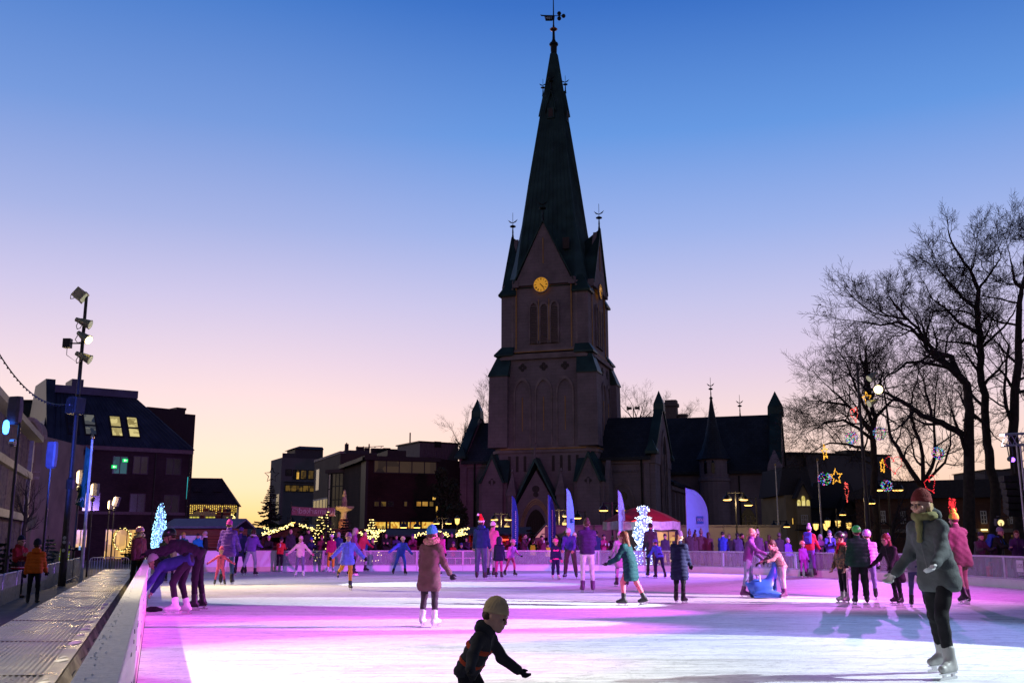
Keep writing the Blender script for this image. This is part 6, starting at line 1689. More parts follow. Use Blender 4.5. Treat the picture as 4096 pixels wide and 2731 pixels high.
def ext(p):
 if p[0] == 'c': r=max(p[3],p[4]); a,b=np.array(p[1]),np.array(p[2]); return np.minimum(a,b)-r,np.maximum(a,b)+r
 r=np.linalg.norm(p[2]) if len(p) > 3 and p[3] is not None else np.array(p[2]); c=np.array(p[1],float); return c-r,c+r
def sdf(prims,vox,k=.03,cut=None,disp=None,pad=None):
 """prims blended with radius k; cut = list of (prim) removed; disp(P) added"""
 lo=np.min([ext(p)[0] for p in prims],0)-(pad or vox*3+.01); hi=np.max([ext(p)[1] for p in prims],0)+(pad or vox*3+.01)
 n=np.ceil((hi-lo)/vox).astype(int)+1
 P=np.stack(np.meshgrid(*[lo[i]+vox*np.arange(n[i]) for i in range(3)],indexing='ij'),-1)
 f=None
 for p in prims:
  d=prim_d(P,p)
  if f is None: f=d
  else:
   h=np.clip(.5+.5*(d-f)/-k,0,1) if False else np.maximum(k-np.abs(f-d),0)/k
   f=np.minimum(f,d)-h*h*k*.25
 if disp is not None: f=f+disp(P)
 for c in cut or []:
  f=np.maximum(f,c(P) if callable(c) else -prim_d(P,c))
 return surf(f,lo,vox)
def join(*vq):
 V,Q,o=[],[],0
 for v,q in vq: V.append(v); Q.append(q+o); o+= len(v)
 return np.concatenate(V),np.concatenate(Q)
def mesh_vq(name,v,q,mat,parent=None,smooth=True):
 me=bpy.data.meshes.new(name)
 me.vertices.add(len(v)); me.vertices.foreach_set("co",np.asarray(v,np.float32).ravel())
 me.loops.add(len(q)*4); me.loops.foreach_set("vertex_index",np.asarray(q,np.int32).ravel())
 me.polygons.add(len(q)); me.polygons.foreach_set("loop_start",np.arange(0,len(q)*4,4,dtype=np.int32))
 me.polygons.foreach_set("use_smooth",[smooth]*len(q)); me.materials.append(mat); me.update(calc_edges=True)
 o=bpy.data.objects.new(name,me); COL.objects.link(o)
 if parent is not None: o.parent=parent
 return o

# ================================================================= FLAGS, FIGURES OF LIGHT, STALLS
def feather(u,vt,vb,Y,w,yaw,cloth,label,logo=None,marks=False):
 z1=W(u,vt,Y).z; b=W(u,vb,Y); b.z=gz(b.x,b.y); z0=.75
 t=thing("feather_flag",label,"feather flag",b,group="feather flags behind the rink barrier")
 X=Vector((math.cos(yaw),math.sin(yaw),0)); N_=Vector((-X.y,X.x,0)); H=z1-z0
 n=26; rows=[]
 for i in range(n+1):
  s=i/n; zz=z0+H*s
  lean=-.10*(s ** 2)*0
  wd=w*(min(1,(1-((s-.55)/.45) ** 2.2) ** .5 if s > .55 else 1)) if s < 1 else 0
  row=[]
  for j in range(9):
   q=j/8; row.append(b*1+X*(q*wd+lean)+N_*(.05*math.sin(q*9+s*4)*q)+Vector((0,0,zz-b.z)))
  rows.append(row)
 m=MB(); m.rings(rows,caps=False,closed=False); k=m.build("tmp",cloth)
 bpy.data.objects.remove(k)
 m2=MB(); m2.rings(rows,caps=False,closed=False); m2.rings([[p+N_*.012 for p in r] for r in rows],caps=False,closed=False)
 c=wb(m2,"cloth",cloth,t,True)
 m=MB(); m.tube([b,Vector((b.x,b.y,z0)),Vector((b.x,b.y,z0+H*.8)),b+X*w*.02+Vector((0,0,z0+H-b.z))],[.022,.02,.015,.01],6); m.lathe(b,[(.3,0),(.3,.03),(.05,.06),(.04,.3)],12); wb(m,"pole",M("flag_pole",(.25,.25,.27),.4,.5),t)
 if logo:
  o=b+X*(w*.62)+Vector((0,0,z0+H*.50-b.z))-N_*.10
  m=MB(); m.box(o,(w*.30,.01,w*.33),X,N_); L=wb(m,"logo_square",M("logo_blue",(.01,.16,.42),.6),c)
  text("lettering","LOS",w*.17,M("flag_white",(.5,.5,.5),.8),plane_m4(o-N_*.012,-X,(0,0,1)),L,.002)
  text("lettering","naturlig lokal",w*.07,M("logo_grey",(.25,.3,.45),.7),plane_m4(o-N_*.006-Vector((0,0,w*.3)),-X,(0,0,1)),c,.002)
 if marks:
  m=MB(); rg=random.Random(int(u))
  for i in range(16):
   o=b+X*(w*.45+rg.uniform(-.02,.02))-N_*.07+Vector((0,0,z0+H*(.2+.035*i)-b.z)); m.box(o,(w*.16,.008,H*.018),X,N_,Vector((.2*rg.uniform(-1,1),0,1)).normalized())
  wb(m,"vertical_script",M("flag_white",(.5,.5,.5),.8),c)
NAVY=M("flag_navy",(.015,.045,.20),.75,var=.12); PALE=M("flag_pale",(.20,.52,.80),.7,var=.06,scale=2); LILAC=M("flag_lilac",(.26,.36,.56),.7,var=.08,scale=2)
def flags():
 feather(2047,1983,2180,50,.62,R(62),NAVY,"dark blue feather flag with white script left of the church door",marks=True)
 feather(2193,1978,2180,49.5,.62,R(55),NAVY,"dark blue feather flag with white script just right of the church door",marks=True)
 feather(2268,1953,2180,49,.62,R(55),PALE,"narrow pale blue feather flag with a small blue square",logo=True)
 feather(2476,1960,2180,49,.62,R(57),LILAC,"narrow lilac feather flag left of the glowing snowman",marks=False)
 feather(2748,1950,2160,51,1.12,R(6),PALE,"big pale blue feather flag with the letters LOS on a blue square",logo=True)
flags()

def led_points(prof,c,n,rng,jit=.01):
 L=[0]
 for a,b in zip(prof,prof[1:]): L.append(L[-1]+math.hypot(b[0]-a[0],b[1]-a[1])*(a[0]+b[0]+.02))
 out=[]
 for _ in range(n):
  x=rng.random()*L[-1]; i=max(k for k in range(len(L)-1) if L[k] <= x); f=(x-L[i])/max(1e-9,L[i+1]-L[i]); r=prof[i][0]+(prof[i+1][0]-prof[i][0])*f; z=prof[i][1]+(prof[i+1][1]-prof[i][1])*f
  an=rng.random()*6.283; out.append(Vector(c)+Vector((r*math.cos(an),r*math.sin(an),z))+rv(rng,jit))
 return out
def light_figures():
 rng=random.Random(12)
 # snowman of light chains on a glowing plinth
 Y=48.6; c=W(2578,2262,Y); c.z=.02; s=Y/4061; zz=lambda v: Zv(v,Y)-c.z
 prof=[(24*s,zz(2203)),(38*s,zz(2190)),(22*s,zz(2176)),(30*s,zz(2168)),(43*s,zz(2150)),(45*s,zz(2130)),(38*s,zz(2112)),(26*s,zz(2104)),(31*s,zz(2094)),(31*s,zz(2080)),(26*s,zz(2072)),(34*s,zz(2070)),(16*s,zz(2066)),(16*s,zz(2048)),(24*s,zz(2042)),(23*s,zz(2028)),(14*s,zz(2024))]
 t=thing("light_snowman","glowing snowman with a hat made of white light chains on a plinth","light figure",c)
 m=MB()
 for k in range(14):
  an=k*.4488; m.tube([c+Vector((r*math.cos(an),r*math.sin(an),z)) for r,z in prof],.008,4)
 for r,z in prof: m.tube([c+Vector((r*math.cos(j*.4488),r*math.sin(j*.4488),z)) for j in range(15)],.01,4)
 wb(m,"wire_frame",DARKMETAL,t)
 m=MB(); m.lathe(c,[(r*.95,z) for r,z in prof],20); wb(m,"light_net",M("net_blue",(.4,.5,.7),.8,emit=(110,165,240),es=.75,var=.3,scale=9),t,True)  # inner shell added to glow, filling in the light between the bulbs
 tag(att(bulbs(led_points(prof,c,620,rng),.018,glow("led_white",(214,232,255),7)),t),kind="stuff")
 nose=c+Vector((-36*s,-.05,zz(2083))); m=MB(); m.tube([nose+Vector((.12,0,.02)),nose-Vector((.16,.05,.02))],[.05,.01],7); n_=wb(m,"nose",glow("led_red",(255,50,60),1.5),t)
 m=MB(); w=46*s; h=zz(2203)
 m.box(c+Vector((0,0,h/2)),(2*w*.97,2*w*.97,h)); p=wb(m,"plinth",M("plinth_blue",(.08,.25,.45),.6,emit=(40,130,200),es=.6,var=.3,scale=6),t)
 m=MB()
 for k in range(6):
  for sg in (-1,1): m.box(c+Vector((-w+2*w*k/5,sg*w,h/2)),(.02,.02,h))
 for k in range(5): m.box(c+Vector((0,-w,h*k/4)),(2*w,.02,.02)); m.box(c+Vector((0,w,h*k/4)),(2*w,.02,.02))
 wb(m,"plinth_grid",DARKMETAL,p)
 pts=[c+Vector((rng.uniform(-w,w),-w-.02,rng.uniform(.05,h))) for _ in range(110)]; tag(att(bulbs(pts,.018,glow("led_white",(214,232,255),7)),p),kind="stuff")
 # twiggy cone of white light chains
 Y=50; c=W(633,2200,Y); c.z=-.05; T=Vector((c.x+.03,c.y,Zv(2010,Y))); t=thing("light_cone","slender cone of twigs wound with icy white light chains","light figure",c); h=T.z-c.z
 prof=[(.32,.6),(.33,h*.45),(.27,h*.65),(.18,h*.85),(.05,h)]
 m=MB()
 for k in range(12): an=k*.5236; m.tube([c+Vector((r*math.cos(an),r*math.sin(an),z)) for r,z in [(.28,0)]+prof],.012,4)
 for k in range(40):
  z=rng.uniform(.5,h); r=.33*(1-max(0,z-h*.4)/(h*.75)); an=rng.random()*6.283; a=c+Vector((r*math.cos(an),r*math.sin(an),z)); d=Vector((math.cos(an),math.sin(an),rng.uniform(.3,1.3))); q=a+d*rng.uniform(.15,.35); m.tube([a,q,q+d*.12+rv(rng,.06)],[.012,.008,.005],3)
 wb(m,"twigs",TWIG,t); tag(att(bulbs(led_points([(r+.02,z) for r,z in prof],c,520,rng,.02),.022,glow("led_ice",(150,214,255),4.5)),t),kind="stuff")
 m=MB(); m.lathe(c,[(r*.8,z) for r,z in prof],14); wb(m,"light_net",M("net_blue"),t,True)  # same added glowing shell inside the cone
 # ornaments hung in the trees
 def orn(kind,u,v,Y,size,col,es,label,yaw=0,roll=0,dense=0):
  size *= .72; p=W(u,v,Y); t=thing("light_" +kind,label,"light ornament",p,group="light ornaments hung in the bare trees")
  X=Vector((math.cos(yaw),math.sin(yaw),0)); ca,sa=math.cos(roll),math.sin(roll); f=lambda x,z: p+X*(x*ca-z*sa)*size+Vector((0,0,(x*sa+z*ca)*size))
  pts=[]
  if kind == "star":
   P=[f((1 if k % 2 == 0 else .45)*math.sin(k*.6283),(1 if k % 2 == 0 else .45)*math.cos(k*.6283)) for k in range(11)]; wire=[P]
   for a,b in zip(P,P[1:]): pts+= [a.lerp(b,i/6)+rv(rng,.015) for i in range(6)]
  elif kind == "heart":
   hp=lambda q: (.062*16*math.sin(q) ** 3,.062*(13*math.cos(q)-5*math.cos(2*q)-2*math.cos(3*q)-math.cos(4*q)))
   P=[f(*hp(i*6.283/40)) for i in range(41)]; wire=[P]; pts=[q+rv(rng,.015) for q in P]
   for _ in range(dense): q=hp(rng.random()*6.283); s=rng.random() ** .5; pts.append(f(q[0]*s,q[1]*s)+rv(rng,.04))
  else:
   wire=[[p+Vector((math.cos(j*.5236)*math.cos(k),math.cos(j*.5236)*math.sin(k),math.sin(j*.5236)))*size for j in range(13)] for k in (0,.8,1.6,2.4)]
   pts=[p+rv(rng).normalized()*size for _ in range(90)]
  m=MB()
  for w in wire: m.tube(w,.012,4)
  m.tube([p+Vector((0,0,size*.9)),p+Vector((0,0,size*.9+1.2))],.006,3)
  wb(m,"wire_frame",DARKMETAL,t)
  if kind == "ball":
   cols=[glow("led_" +n,c,1.2) for n,c in (("b",(60,90,255)),("g",(40,220,80)),("p",(255,70,160)),("w",(170,200,255)))]
   for i,mt in enumerate(cols): att(bulbs(pts[i::4],.026,mt),t)
  else:
   o=att(bulbs(pts,.028,glow("led_" +col,{"gold": (255,180,60),"red": (255,40,30),"rose": (255,92,84)}[col],es)),t)
   if len(pts) > 100: tag(o,kind="stuff")
 for u,v,sz,yaw,roll,lab in ((3299,1808,.62,.9,.2,"golden star of lights, highest one, tilted beside the church gable"),(3344,1906,.62,.35,.1,"golden star of lights above the second white flagpole"),(3530,1862,.60,.9,-.1,"golden star of lights half hidden by the right mast"),(3678,1997,.60,.3,.35,"golden star of lights lowest among the trees")):
  orn("star",u,v,58,sz,"gold",1.9,lab,yaw,roll)
 for u,v,sz,yaw,roll,col,dn,lab in ((3575,1855,.75,.2,.05,"red",0,"big red heart of lights right beside the right mast"),(3386,1962,.80,1.1,0,"rose",0,"narrow rose heart of lights above the boy in camouflage"),(3722,1935,.72,.6,.5,"red",0,"red heart of lights between the tree trunks"),(3810,2032,1.0,.9,0,"red",150,"dense red heart filled with lights behind the tall skater"),(3418,1655,.6,.8,.3,"rose",0,"faint rose heart of lights high in the broad tree")):
  orn("heart",u,v,56,sz,col,1.8,lab,yaw,roll,dn)
 orn("star",3468,1593,56,.5,"gold",2.0,"golden star of lights in the branches beside the dazzling floodlight",.5,.2)
 for u,v,sz,lab in ((3298,1914,.48,"coloured light ball left of the lower golden star"),(3407,1750,.46,"coloured light ball high on the broad tree's limb"),(3518,1733,.48,"coloured light ball against the right mast"),(3752,1812,.46,"coloured light ball between the forked tree and the slim stems"),(3546,1942,.42,"coloured light ball lowest on the right mast")):
  orn("ball",u,v,55,sz,"",0,lab)
light_figures()

WOODD=M("stall_wood",(.055,.03,.02),.8,var=.3,scale=6,bump=.3)
ROOFD=M("stall_roof",(.02,.02,.026),.75,var=.2)
def garland(name,pts,n,label,r=.035,jit=.05,es=3.0):
 rng=random.Random(int(pts[0].x*100)); t=thing(name,label,"fairy lights",pts[0],group="warm fairy light chains on the market"); m=MB(); m.tube(pts,.012,4); wb(m,"cable",DARKMETAL,t)
 L=[(b-a).length for a,b in zip(pts,pts[1:])]; out=[]
 for i,(a,b) in enumerate(zip(pts,pts[1:])):
  k=max(1,int(n*L[i]/sum(L)))
  out+= [a.lerp(b,(j+.5)/k)+rv(rng,jit) for j in range(k)]
 att(bulbs(out[:100],r,glow("warm_bulb",(255,206,96),es)),t)
def stall(name,u0,u1,v_ridge,v_eave,Y,label,gable=True,inner=None,depth=3.0,wall=WOODD,roof=ROOFD,group="dark wooden market stalls"):
 p=W(u0,v_eave,Y); q=W(u1,v_eave,Y); fr=Fr(p,q); L=fr.L; zg=-.05; ze=Zv(v_eave,Y); zr=Zv(v_ridge,Y)
 t=thing(name,label,"market stall",fr(L/2,0,zg),group=group)
 m=MB(); fr.box(m,0,.12,0,depth,zg,ze); fr.box(m,L-.12,L,0,depth,zg,ze); fr.box(m,.12,L-.12,depth-.12,depth,zg,ze); fr.box(m,.12,L-.12,0,.1,zg,zg+1.0)
 if gable: m.prism([(.0,ze-.15),(L,ze-.15),(L/2,zr-.1)],(0,.1),fr)
 w=wb(m,"wall",wall,t)
 m=MB(); fr.box(m,.12,L-.12,-.35,.4,zg+1.0,zg+1.06); wb(m,"counter",M("counter_wood",(.12,.07,.04),.6),t)
 m=MB()
 if gable:
  for a,b in ((-.35,L/2),(L+.35,L/2)): m.hexa([fr(a,-.5,ze-.25),fr(b,-.5,zr),fr(b,depth+.3,zr),fr(a,depth+.3,ze-.25),fr(a,-.5,ze-.13),fr(b,-.5,zr+.12),fr(b,depth+.3,zr+.12),fr(a,depth+.3,ze-.13)])
 else: m.hexa([fr(-.3,-.5,ze),fr(L+.3,-.5,ze),fr(L+.3,depth*.5,zr),fr(-.3,depth*.5,zr),fr(-.3,-.5,ze+.1),fr(L+.3,-.5,ze+.1),fr(L+.3,depth*.5,zr+.1),fr(-.3,depth*.5,zr+.1)]); m.hexa([fr(-.3,depth*.5,zr),fr(L+.3,depth*.5,zr),fr(L+.3,depth+.5,ze),fr(-.3,depth+.5,ze),fr(-.3,depth*.5,zr+.1),fr(L+.3,depth*.5,zr+.1),fr(L+.3,depth+.5,ze+.1),fr(-.3,depth+.5,ze+.1)])
 r=wb(m,"roof",roof,t); bm_fix(r)
 if inner:
  m=MB(); m.box(fr(L/2,depth*.6,ze-.25),(L*.5,.12,.1),fr.A,fr.B); wb(m,"ceiling_lamp",glow("stall_lamp_" +inner[0],inner[1],4),t)
  point("stall_light",fr(L/2,depth*.45,ze-.4),inner[2],lin(inner[1]),.2)
  m=MB(); rg=random.Random(int(u0))
  for k in range(10): fr.box(m,.3+k*(L-.6)/10,.3+k*(L-.6)/10+.18,.05,.3,zg+1.06,zg+1.06+rg.uniform(.12,.35))
  wb(m,"wares",M("wares",(.2,.12,.08),.7),t)
 return fr,ze,zr
def stalls():
 KW=M_brick("kiosk_wood",(.12,.045,.022),(.15,.06,.03),(.03,.015,.01),direction=(1,0),bw=3,bh=.14)
 fr,ze,zr=stall("kiosk",680,930,2078,2112,53,"brown timber kiosk with a blue-grey roof behind the far left boards",False,wall=KW,roof=M("kiosk_roof",(.06,.075,.11),.6),group=None)
 m=MB(); fr.box(m,.1,fr.L-.1,-.06,-.005,-.05,ze); m.m=1; fr.box(m,.0,fr.L,-.1,-.061,ze-.35,ze-.1); o=m.build("kiosk_front",[KW,M("fascia_brown",(.10,.04,.02),.7)])
 k=[x for x in bpy.data.objects if x.name.startswith("kiosk") and x.type == 'EMPTY'][0]; o.name= "front_boards"; att(o,k)
 b=thing("white_board","pale notice board on the kiosk front behind the teal-jacketed woman","notice board",fr(fr.L*.17,-.1,.9)); m=MB(); a0,z1=fr.hit(721,2141,-.1); a1,z0=fr.hit(803,2206,-.1); fr.box(m,a0,a1,-.15,-.11,z0-.3,z1); wb(m,"sheet",M("board_pale",(.42,.38,.56),.5),b); m=MB(); fr.box(m,a0-.05,a1+.05,-.14,-.105,z0-.35,z0-.3); fr.box(m,a0-.05,a1+.05,-.14,-.105,z1,z1+.04); wb(m,"edge",DARKMETAL,b)
 fr,ze,zr=stall("market_stall",1048,1335,2098,2138,60,"dark market stall with a shallow gable left of the fountain",True)
 garland("fairy_lights",[fr(fr.L*.02,-.6,ze),fr(fr.L*.25,-.6,ze+(zr-ze)*.5),fr(fr.L*.47,-.6,zr+.05)],70,"fairy light chain along the left slope of the gabled stall")
 garland("fairy_lights",[fr(fr.L*.55,-.6,zr),fr(fr.L*.75,-.6,ze+(zr-ze)*.55),fr(fr.L*.98,-.6,ze+.1)],50,"fairy light chain along the right slope of the gabled stall")
 stall("market_stall",905,1045,2118,2142,64,"low dark market stall below the christmas tree",False)
 garland("fairy_lights",px(62,(928,2062),(940,2072),(944,2085),(938,2100)),26,"fairy lights on a post at the pale house's corner"); garland("fairy_lights",px(62,(1055,2108),(1085,2120),(1130,2130)),22,"fairy lights drooping right below the christmas tree")
 garland("fairy_lights",px(57,(1460,2115),(1500,2132),(1540,2118)),60,"drooping fairy lights right of the slim lit fir"); garland("fairy_lights",px(57,(1440,2125),(1455,2145),(1490,2150),(1510,2140)),50,"fairy light swag at the foot of the slim lit fir")
 garland("fairy_lights",px(57,(1655,2142),(1690,2136),(1725,2128),(1760,2130),(1800,2140)),70,"long fairy light chain along the roof below the library")
 garland("fairy_lights",px(57,(1826,2138),(1845,2124),(1870,2112)),40,"upper fairy lights rising to the stall left of the Santa hat"); garland("fairy_lights",px(57,(1824,2146),(1850,2136),(1866,2132)),22,"lower fairy lights on the stall left of the Santa hat")
 stall("market_stall",1560,1800,2120,2146,62,"long dark market stall in front of the library",False)
 stall("market_stall",1868,2105,2112,2140,58,"market stall glowing red inside beside the church door",False,inner=("red",(255,60,40),160))
 # timber gable, its lit look put into the boards as emission
 Y=57; p=W(2140,2158,Y); q=W(2232,2158,Y); fr=Fr(p,q); L=fr.L; za=Zv(2098,Y); ze=Zv(2150,Y)
 t=thing("timber_hut","little timber hut with a bright pale triangular gable before the church door","market stall",fr(L/2,0,-.05))
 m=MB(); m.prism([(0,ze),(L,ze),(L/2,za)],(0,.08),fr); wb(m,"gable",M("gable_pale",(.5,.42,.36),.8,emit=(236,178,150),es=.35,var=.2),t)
 m=MB(); fr.box(m,L/2-.09,L/2+.09,-.05,-.0,-.05,za-.1); fr.box(m,0,L,-.05,.02,ze-.16,ze+.02); fr.box(m,0,.12,-.05,.1,-.05,ze-.16); fr.box(m,L-.12,L,-.05,.1,-.05,ze-.16); fr.box(m,L*.28,L*.72,-.06,-.001,ze+(za-ze)*.25,ze+(za-ze)*.34); wb(m,"timber_frame",M("frost_timber",(.20,.17,.15),.8),t)
 m=MB(); fr.box(m,.05,L-.05,.1,.16,-.05,ze-.16); wb(m,"front",M("front_wood",(.22,.14,.07),.8),t)
 m=MB()
 for a,b in ((-.12,L/2),(L+.12,L/2)): m.hexa([fr(a,-.2,ze-.08),fr(b,-.2,za),fr(b,2.2,za),fr(a,2.2,ze-.08),fr(a,-.2,ze),fr(b,-.2,za+.09),fr(b,2.2,za+.09),fr(a,2.2,ze)])
 r=wb(m,"roof",ROOFD,t); bm_fix(r)
 m=MB(); fr.box(m,L*.26,L*.36,.06,.1,.9,1.4); wb(m,"lit_opening",glow("warm_open",(255,190,80),1.6),t)
 # white marquee along the back
 Y=64; p=W(2225,2105,Y); q=W(3120,2112,Y); fr=Fr(p,q); L=fr.L; zt=Zv(2104,Y)
 t=thing("marquee","long pale marquee standing behind the crowd in front of the church","tent",fr(L/2,0,-.05))
 m=MB(); fr.box(m,0,L,0,4,-.05,zt); wb(m,"canvas",M("canvas",(.26,.24,.27),.8,var=.15,scale=.8),t)
 m=MB(); fr.box(m,-.1,L+.1,-.1,4.1,zt,zt+.08);
 for k in range(9): fr.box(m,L*k/8-.04,L*k/8+.04,-.06,0,-.05,zt)
 wb(m,"frame",M("marquee_frame",(.18,.17,.2),.6),t)
 a0,_=fr.hit(2610,2140,-.1); a1,_=fr.hit(2700,2140,-.1); m=MB(); fr.box(m,a0,a1,-.05,-.01,.0,zt-.35); wb(m,"lit_opening",M_room("marquee_lit",(150,96,20),(255,206,100),.8,1.5),t)
 m=MB()
 for k in range(12): m.add([fr(a0+(a1-a0)*k/12,-.12,Zv(2164,Y)),fr(a0+(a1-a0)*(k+1)/12,-.12,Zv(2164,Y)),fr(a0+(a1-a0)*(k+.5)/12,-.12,Zv(2172,Y)),fr(a0+(a1-a0)*(k+.5)/12,-.14,Zv(2162,Y))],[(0,1,2),(1,0,3)])
 wb(m,"scalloped_edge",M("scallop",(.5,.4,.15),.8),t)
 # parasol shape added in place of a passing skater's blurred red and white hat
 Y=51; c=W(2600,2022,Y); base=Vector((c.x-.45,Y,-.05)); H=c.z; rad=1.95
 t=thing("parasol","big red market parasol with a white valance behind the glowing snowman","parasol",base); m=MB(); m.tube([base,Vector((base.x,base.y,H))],.035,8); m.lathe(base,[(.4,0),(.4,.1),(.06,.14)],12); wb(m,"pole",M("flag_pole",(.25,.25,.27),.4,.5),t)
 m=MB(); n=16; rows=[]
 for r,z in ((.03,H),(rad*.3,H-.16),(rad*.65,H-.42),(rad,H-.78)): rows.append([Vector((base.x,base.y,z-(.05*r/rad if j % 2 else 0)))+Vector((math.cos(j*2*math.pi/n),math.sin(j*2*math.pi/n),0))*r for j in range(n)])
 m.rings(rows,caps=False); cn=wb(m,"canopy",M("parasol_red",(.34,.015,.02),.75,var=.15),t)
 m=MB(); m.rings([rows[-1],[p+Vector((0,0,-.42))+(p-base).normalized()*.03 for p in rows[-1]]],caps=False); wb(m,"valance",M("parasol_white",(.55,.5,.44),.8),t)
stalls()

def square_things():
 # fountain
 Y=76; c=W(1373,2130,Y); c.z=-.1; zz=lambda v: Zv(v,Y)-c.z; s=Y/4061
 t=thing("fountain","stone fountain with a wide basin on a column, lit golden from below","fountain",c); fm=M("fountain_stone",(.30,.24,.15),.75,var=.25,scale=4)
 m=MB(); m.lathe(c,[(20*s,0),(20*s,zz(2084)),(16*s,zz(2080)),(15*s,zz(2074))],12); wb(m,"pedestal",M("fountain_red",(.16,.07,.05),.8),t)
 m=MB(); m.lathe(c,[(15*s,zz(2074)),(13*s,zz(2070)),(11*s,zz(2050)),(16*s,zz(2044)),(28*s,zz(2040)),(38*s,zz(2032)),(41*s,zz(2026)),(38*s,zz(2024))],24); wb(m,"basin",fm,t,True)
 m=MB(); m.lathe(c,[(12*s,zz(2024)),(11*s,zz(2004)),(12*s,zz(2002)),(10*s,zz(1998)),(8*s,zz(1982)),(9*s,zz(1978)),(5*s,zz(1974)),(6*s,zz(1966)),(2*s,zz(1957))],14); wb(m,"figure_column",fm,t,True)
 spot("fountain_lamp",c+Vector((-1.2,-3.5,.4)),c+Vector((0,0,zz(2020))),1300,(1,.66,.22),40,.6,.1)
 m=MB(); b=W(1380,2150,72); m.box((b.x,b.y,.9),(2.6,.4,2.3)); m.box((b.x,b.y,2.08),(2.75,.5,.12)); tag(wb(m,"brick_wall",M_brick("red_wall",(.10,.035,.025),(.13,.05,.03),(.05,.03,.03))),"low red brick wall standing below the fountain","wall")
 # banner seen from behind
 Y=74; p=W(1165,2024,Y); q=W(1340,2029,Y); t=thing("banner","pink market banner stretched between two poles, its lettering seen from behind","banner",Vector((p.x,Y,-.2)))
 A=(q-p).normalized(); h=Zv(2022,Y)-Zv(2056,Y); m=MB(); rows=[[p.lerp(q,i/20)+Vector((0,.04*math.sin(i*.9),dz-.05*math.sin(i*.155))) for i in range(21)] for dz in (0,-h)]
 m.rings(rows,caps=False,closed=False); c=wb(m,"cloth",M("banner_pink",(.26,.12,.13),.8,var=.15),t)
 text("lettering","Julemarked",.60,M("banner_letter",(.5,.42,.40),.8),plane_m4(p.lerp(q,.60)+Vector((0,-.07,-h/2)),-A,(0,0,1)),c,.004)
 m=MB(); hh=p.lerp(q,.16)+Vector((0,-.07,-h/2)); m.tube([hh+Vector((.03,0,-.25)),hh+Vector((0,0,.2))],.02,4); m.tube([hh,hh+Vector((-.18,0,.2))],.015,4); m.tube([hh+Vector((0,0,.05)),hh+Vector((.15,0,.22))],.015,4);
 pp=p.lerp(q,.07)+Vector((0,-.07,-h*.4)); m.tube([pp+Vector((.11*math.cos(k*.52),0,.11*math.sin(k*.52))) for k in range(12)],.015,4); wb(m,"drawing",M("banner_letter"),c)
 m=MB()
 for e in (p,q): m.tube([Vector((e.x,e.y,-.2)),e+Vector((0,0,.3))],.05,6)
 wb(m,"poles",DARKMETAL,t)
 # stage truss and hanging loudspeakers at the right border
 Y=35; t=thing("stage_truss","violet-lit aluminium truss of the stage at the right border","truss",W(4092,2170,Y)); tm=M("truss_alu",(.42,.40,.50),.4,.7)
 m=MB(); L=3.2; a=W(4012,1760,Y); h=.40
 ch=[Vector((0,y,z)) for y in (-.18,.18) for z in (-h/2,h/2)]
 for o in ch: m.tube([a+o,a+o+Vector((L,.1,.15))],.03,7)
 for k in range(8):
  for y in (-.18,.18): m.tube([a+Vector((L*k/8,y,-h/2)),a+Vector((L*(k+.5)/8,y,h/2)),a+Vector((L*(k+1)/8,y,-h/2+.01))],.015,5)
 wb(m,"top_chord",tm,t)
 m=MB(); b=W(4088,1775,Y); g=-.05
 for x in (-.13,.13):
  for y in (-.13,.13): m.tube([Vector((b.x+x,b.y+y,g)),Vector((b.x+x,b.y+y,b.z))],.03,7)
 n=14
 for k in range(n):
  z0=g+(b.z-g)*k/n; z1=g+(b.z-g)*(k+1)/n
  m.tube([Vector((b.x-.13,b.y-.13,z0)),Vector((b.x+.13,b.y-.13,z1))],.014,4); m.tube([Vector((b.x+.13,b.y-.13,z0)),Vector((b.x+.13,b.y+.13,z1))],.014,4)
 wb(m,"tower",tm,t)
 s=thing("line_array","black curved column of loudspeakers hanging beside the stage truss","loudspeaker",W(4060,1890,Y+.6));
 for k in range(6):
  c=W(4052-4*max(0,3-k)+k*1.5,1915+k*26,Y+.6); tl=-.08*k
  m=MB(); Z=Vector((0,math.sin(tl),math.cos(tl))); Yv=Vector((0,math.cos(tl),-math.sin(tl))); m.box(c,(.62,.42,.205),(1,0,0),Yv,Z); m.m=1; m.box(c-Yv*.215,(.56,.01,.16),(1,0,0),Yv,Z); wb(m,"speaker_cabinet",[M("speaker_black",(.012,.012,.012),.6),M("grille",(.02,.02,.022),.4,.5)],s)
 m=MB(); c=W(4058,1890,Y+.6); m.tube([c,Vector((c.x,c.y,W(4058,1765,Y).z))],.03,5); wb(m,"hanger",DARKMETAL,s)
 # violet lamp on the truss
 l=thing("stage_lamp","small violet stage lamp shining under the truss","stage lamp",W(4052,1838,Y-.4)); m=MB(); c=W(4052,1838,Y-.4); m.tube([c,c+Vector((.03,.3,.05))],.09,10); wb(m,"housing",DARKMETAL,l); m=MB(); m.tube([c+Vector((-.03,-.02,0)),c+Vector((.0,0,0))],.08,10); wb(m,"lens",glow("violet_hot",(150,90,255),5),l); m=MB(); m.tube([c+Vector((.03,.3,.05)),Vector((c.x+.03,Y,W(4052,1775,Y).z))],.02,5); wb(m,"bracket",DARKMETAL,l)
 # theatre lamp with barn doors behind the spectators at right
 Y=32; c=W(4003,2090,Y); l=thing("barn_door_lamp","black stage lamp with open barn doors on a stand above the striped beanie","stage lamp",Vector((c.x,c.y,0))); m=MB(); m.tube([Vector((c.x,c.y,-.05)),c],.03,6); wb(m,"stand",DARKMETAL,l)
 m=MB(); m.lathe(c,[(.12,0),(.13,.2),(.06,.3)],12,(1,0,0),(0,0,1),(0,1,0)); wb(m,"housing",DARKMETAL,l)
 m=MB()
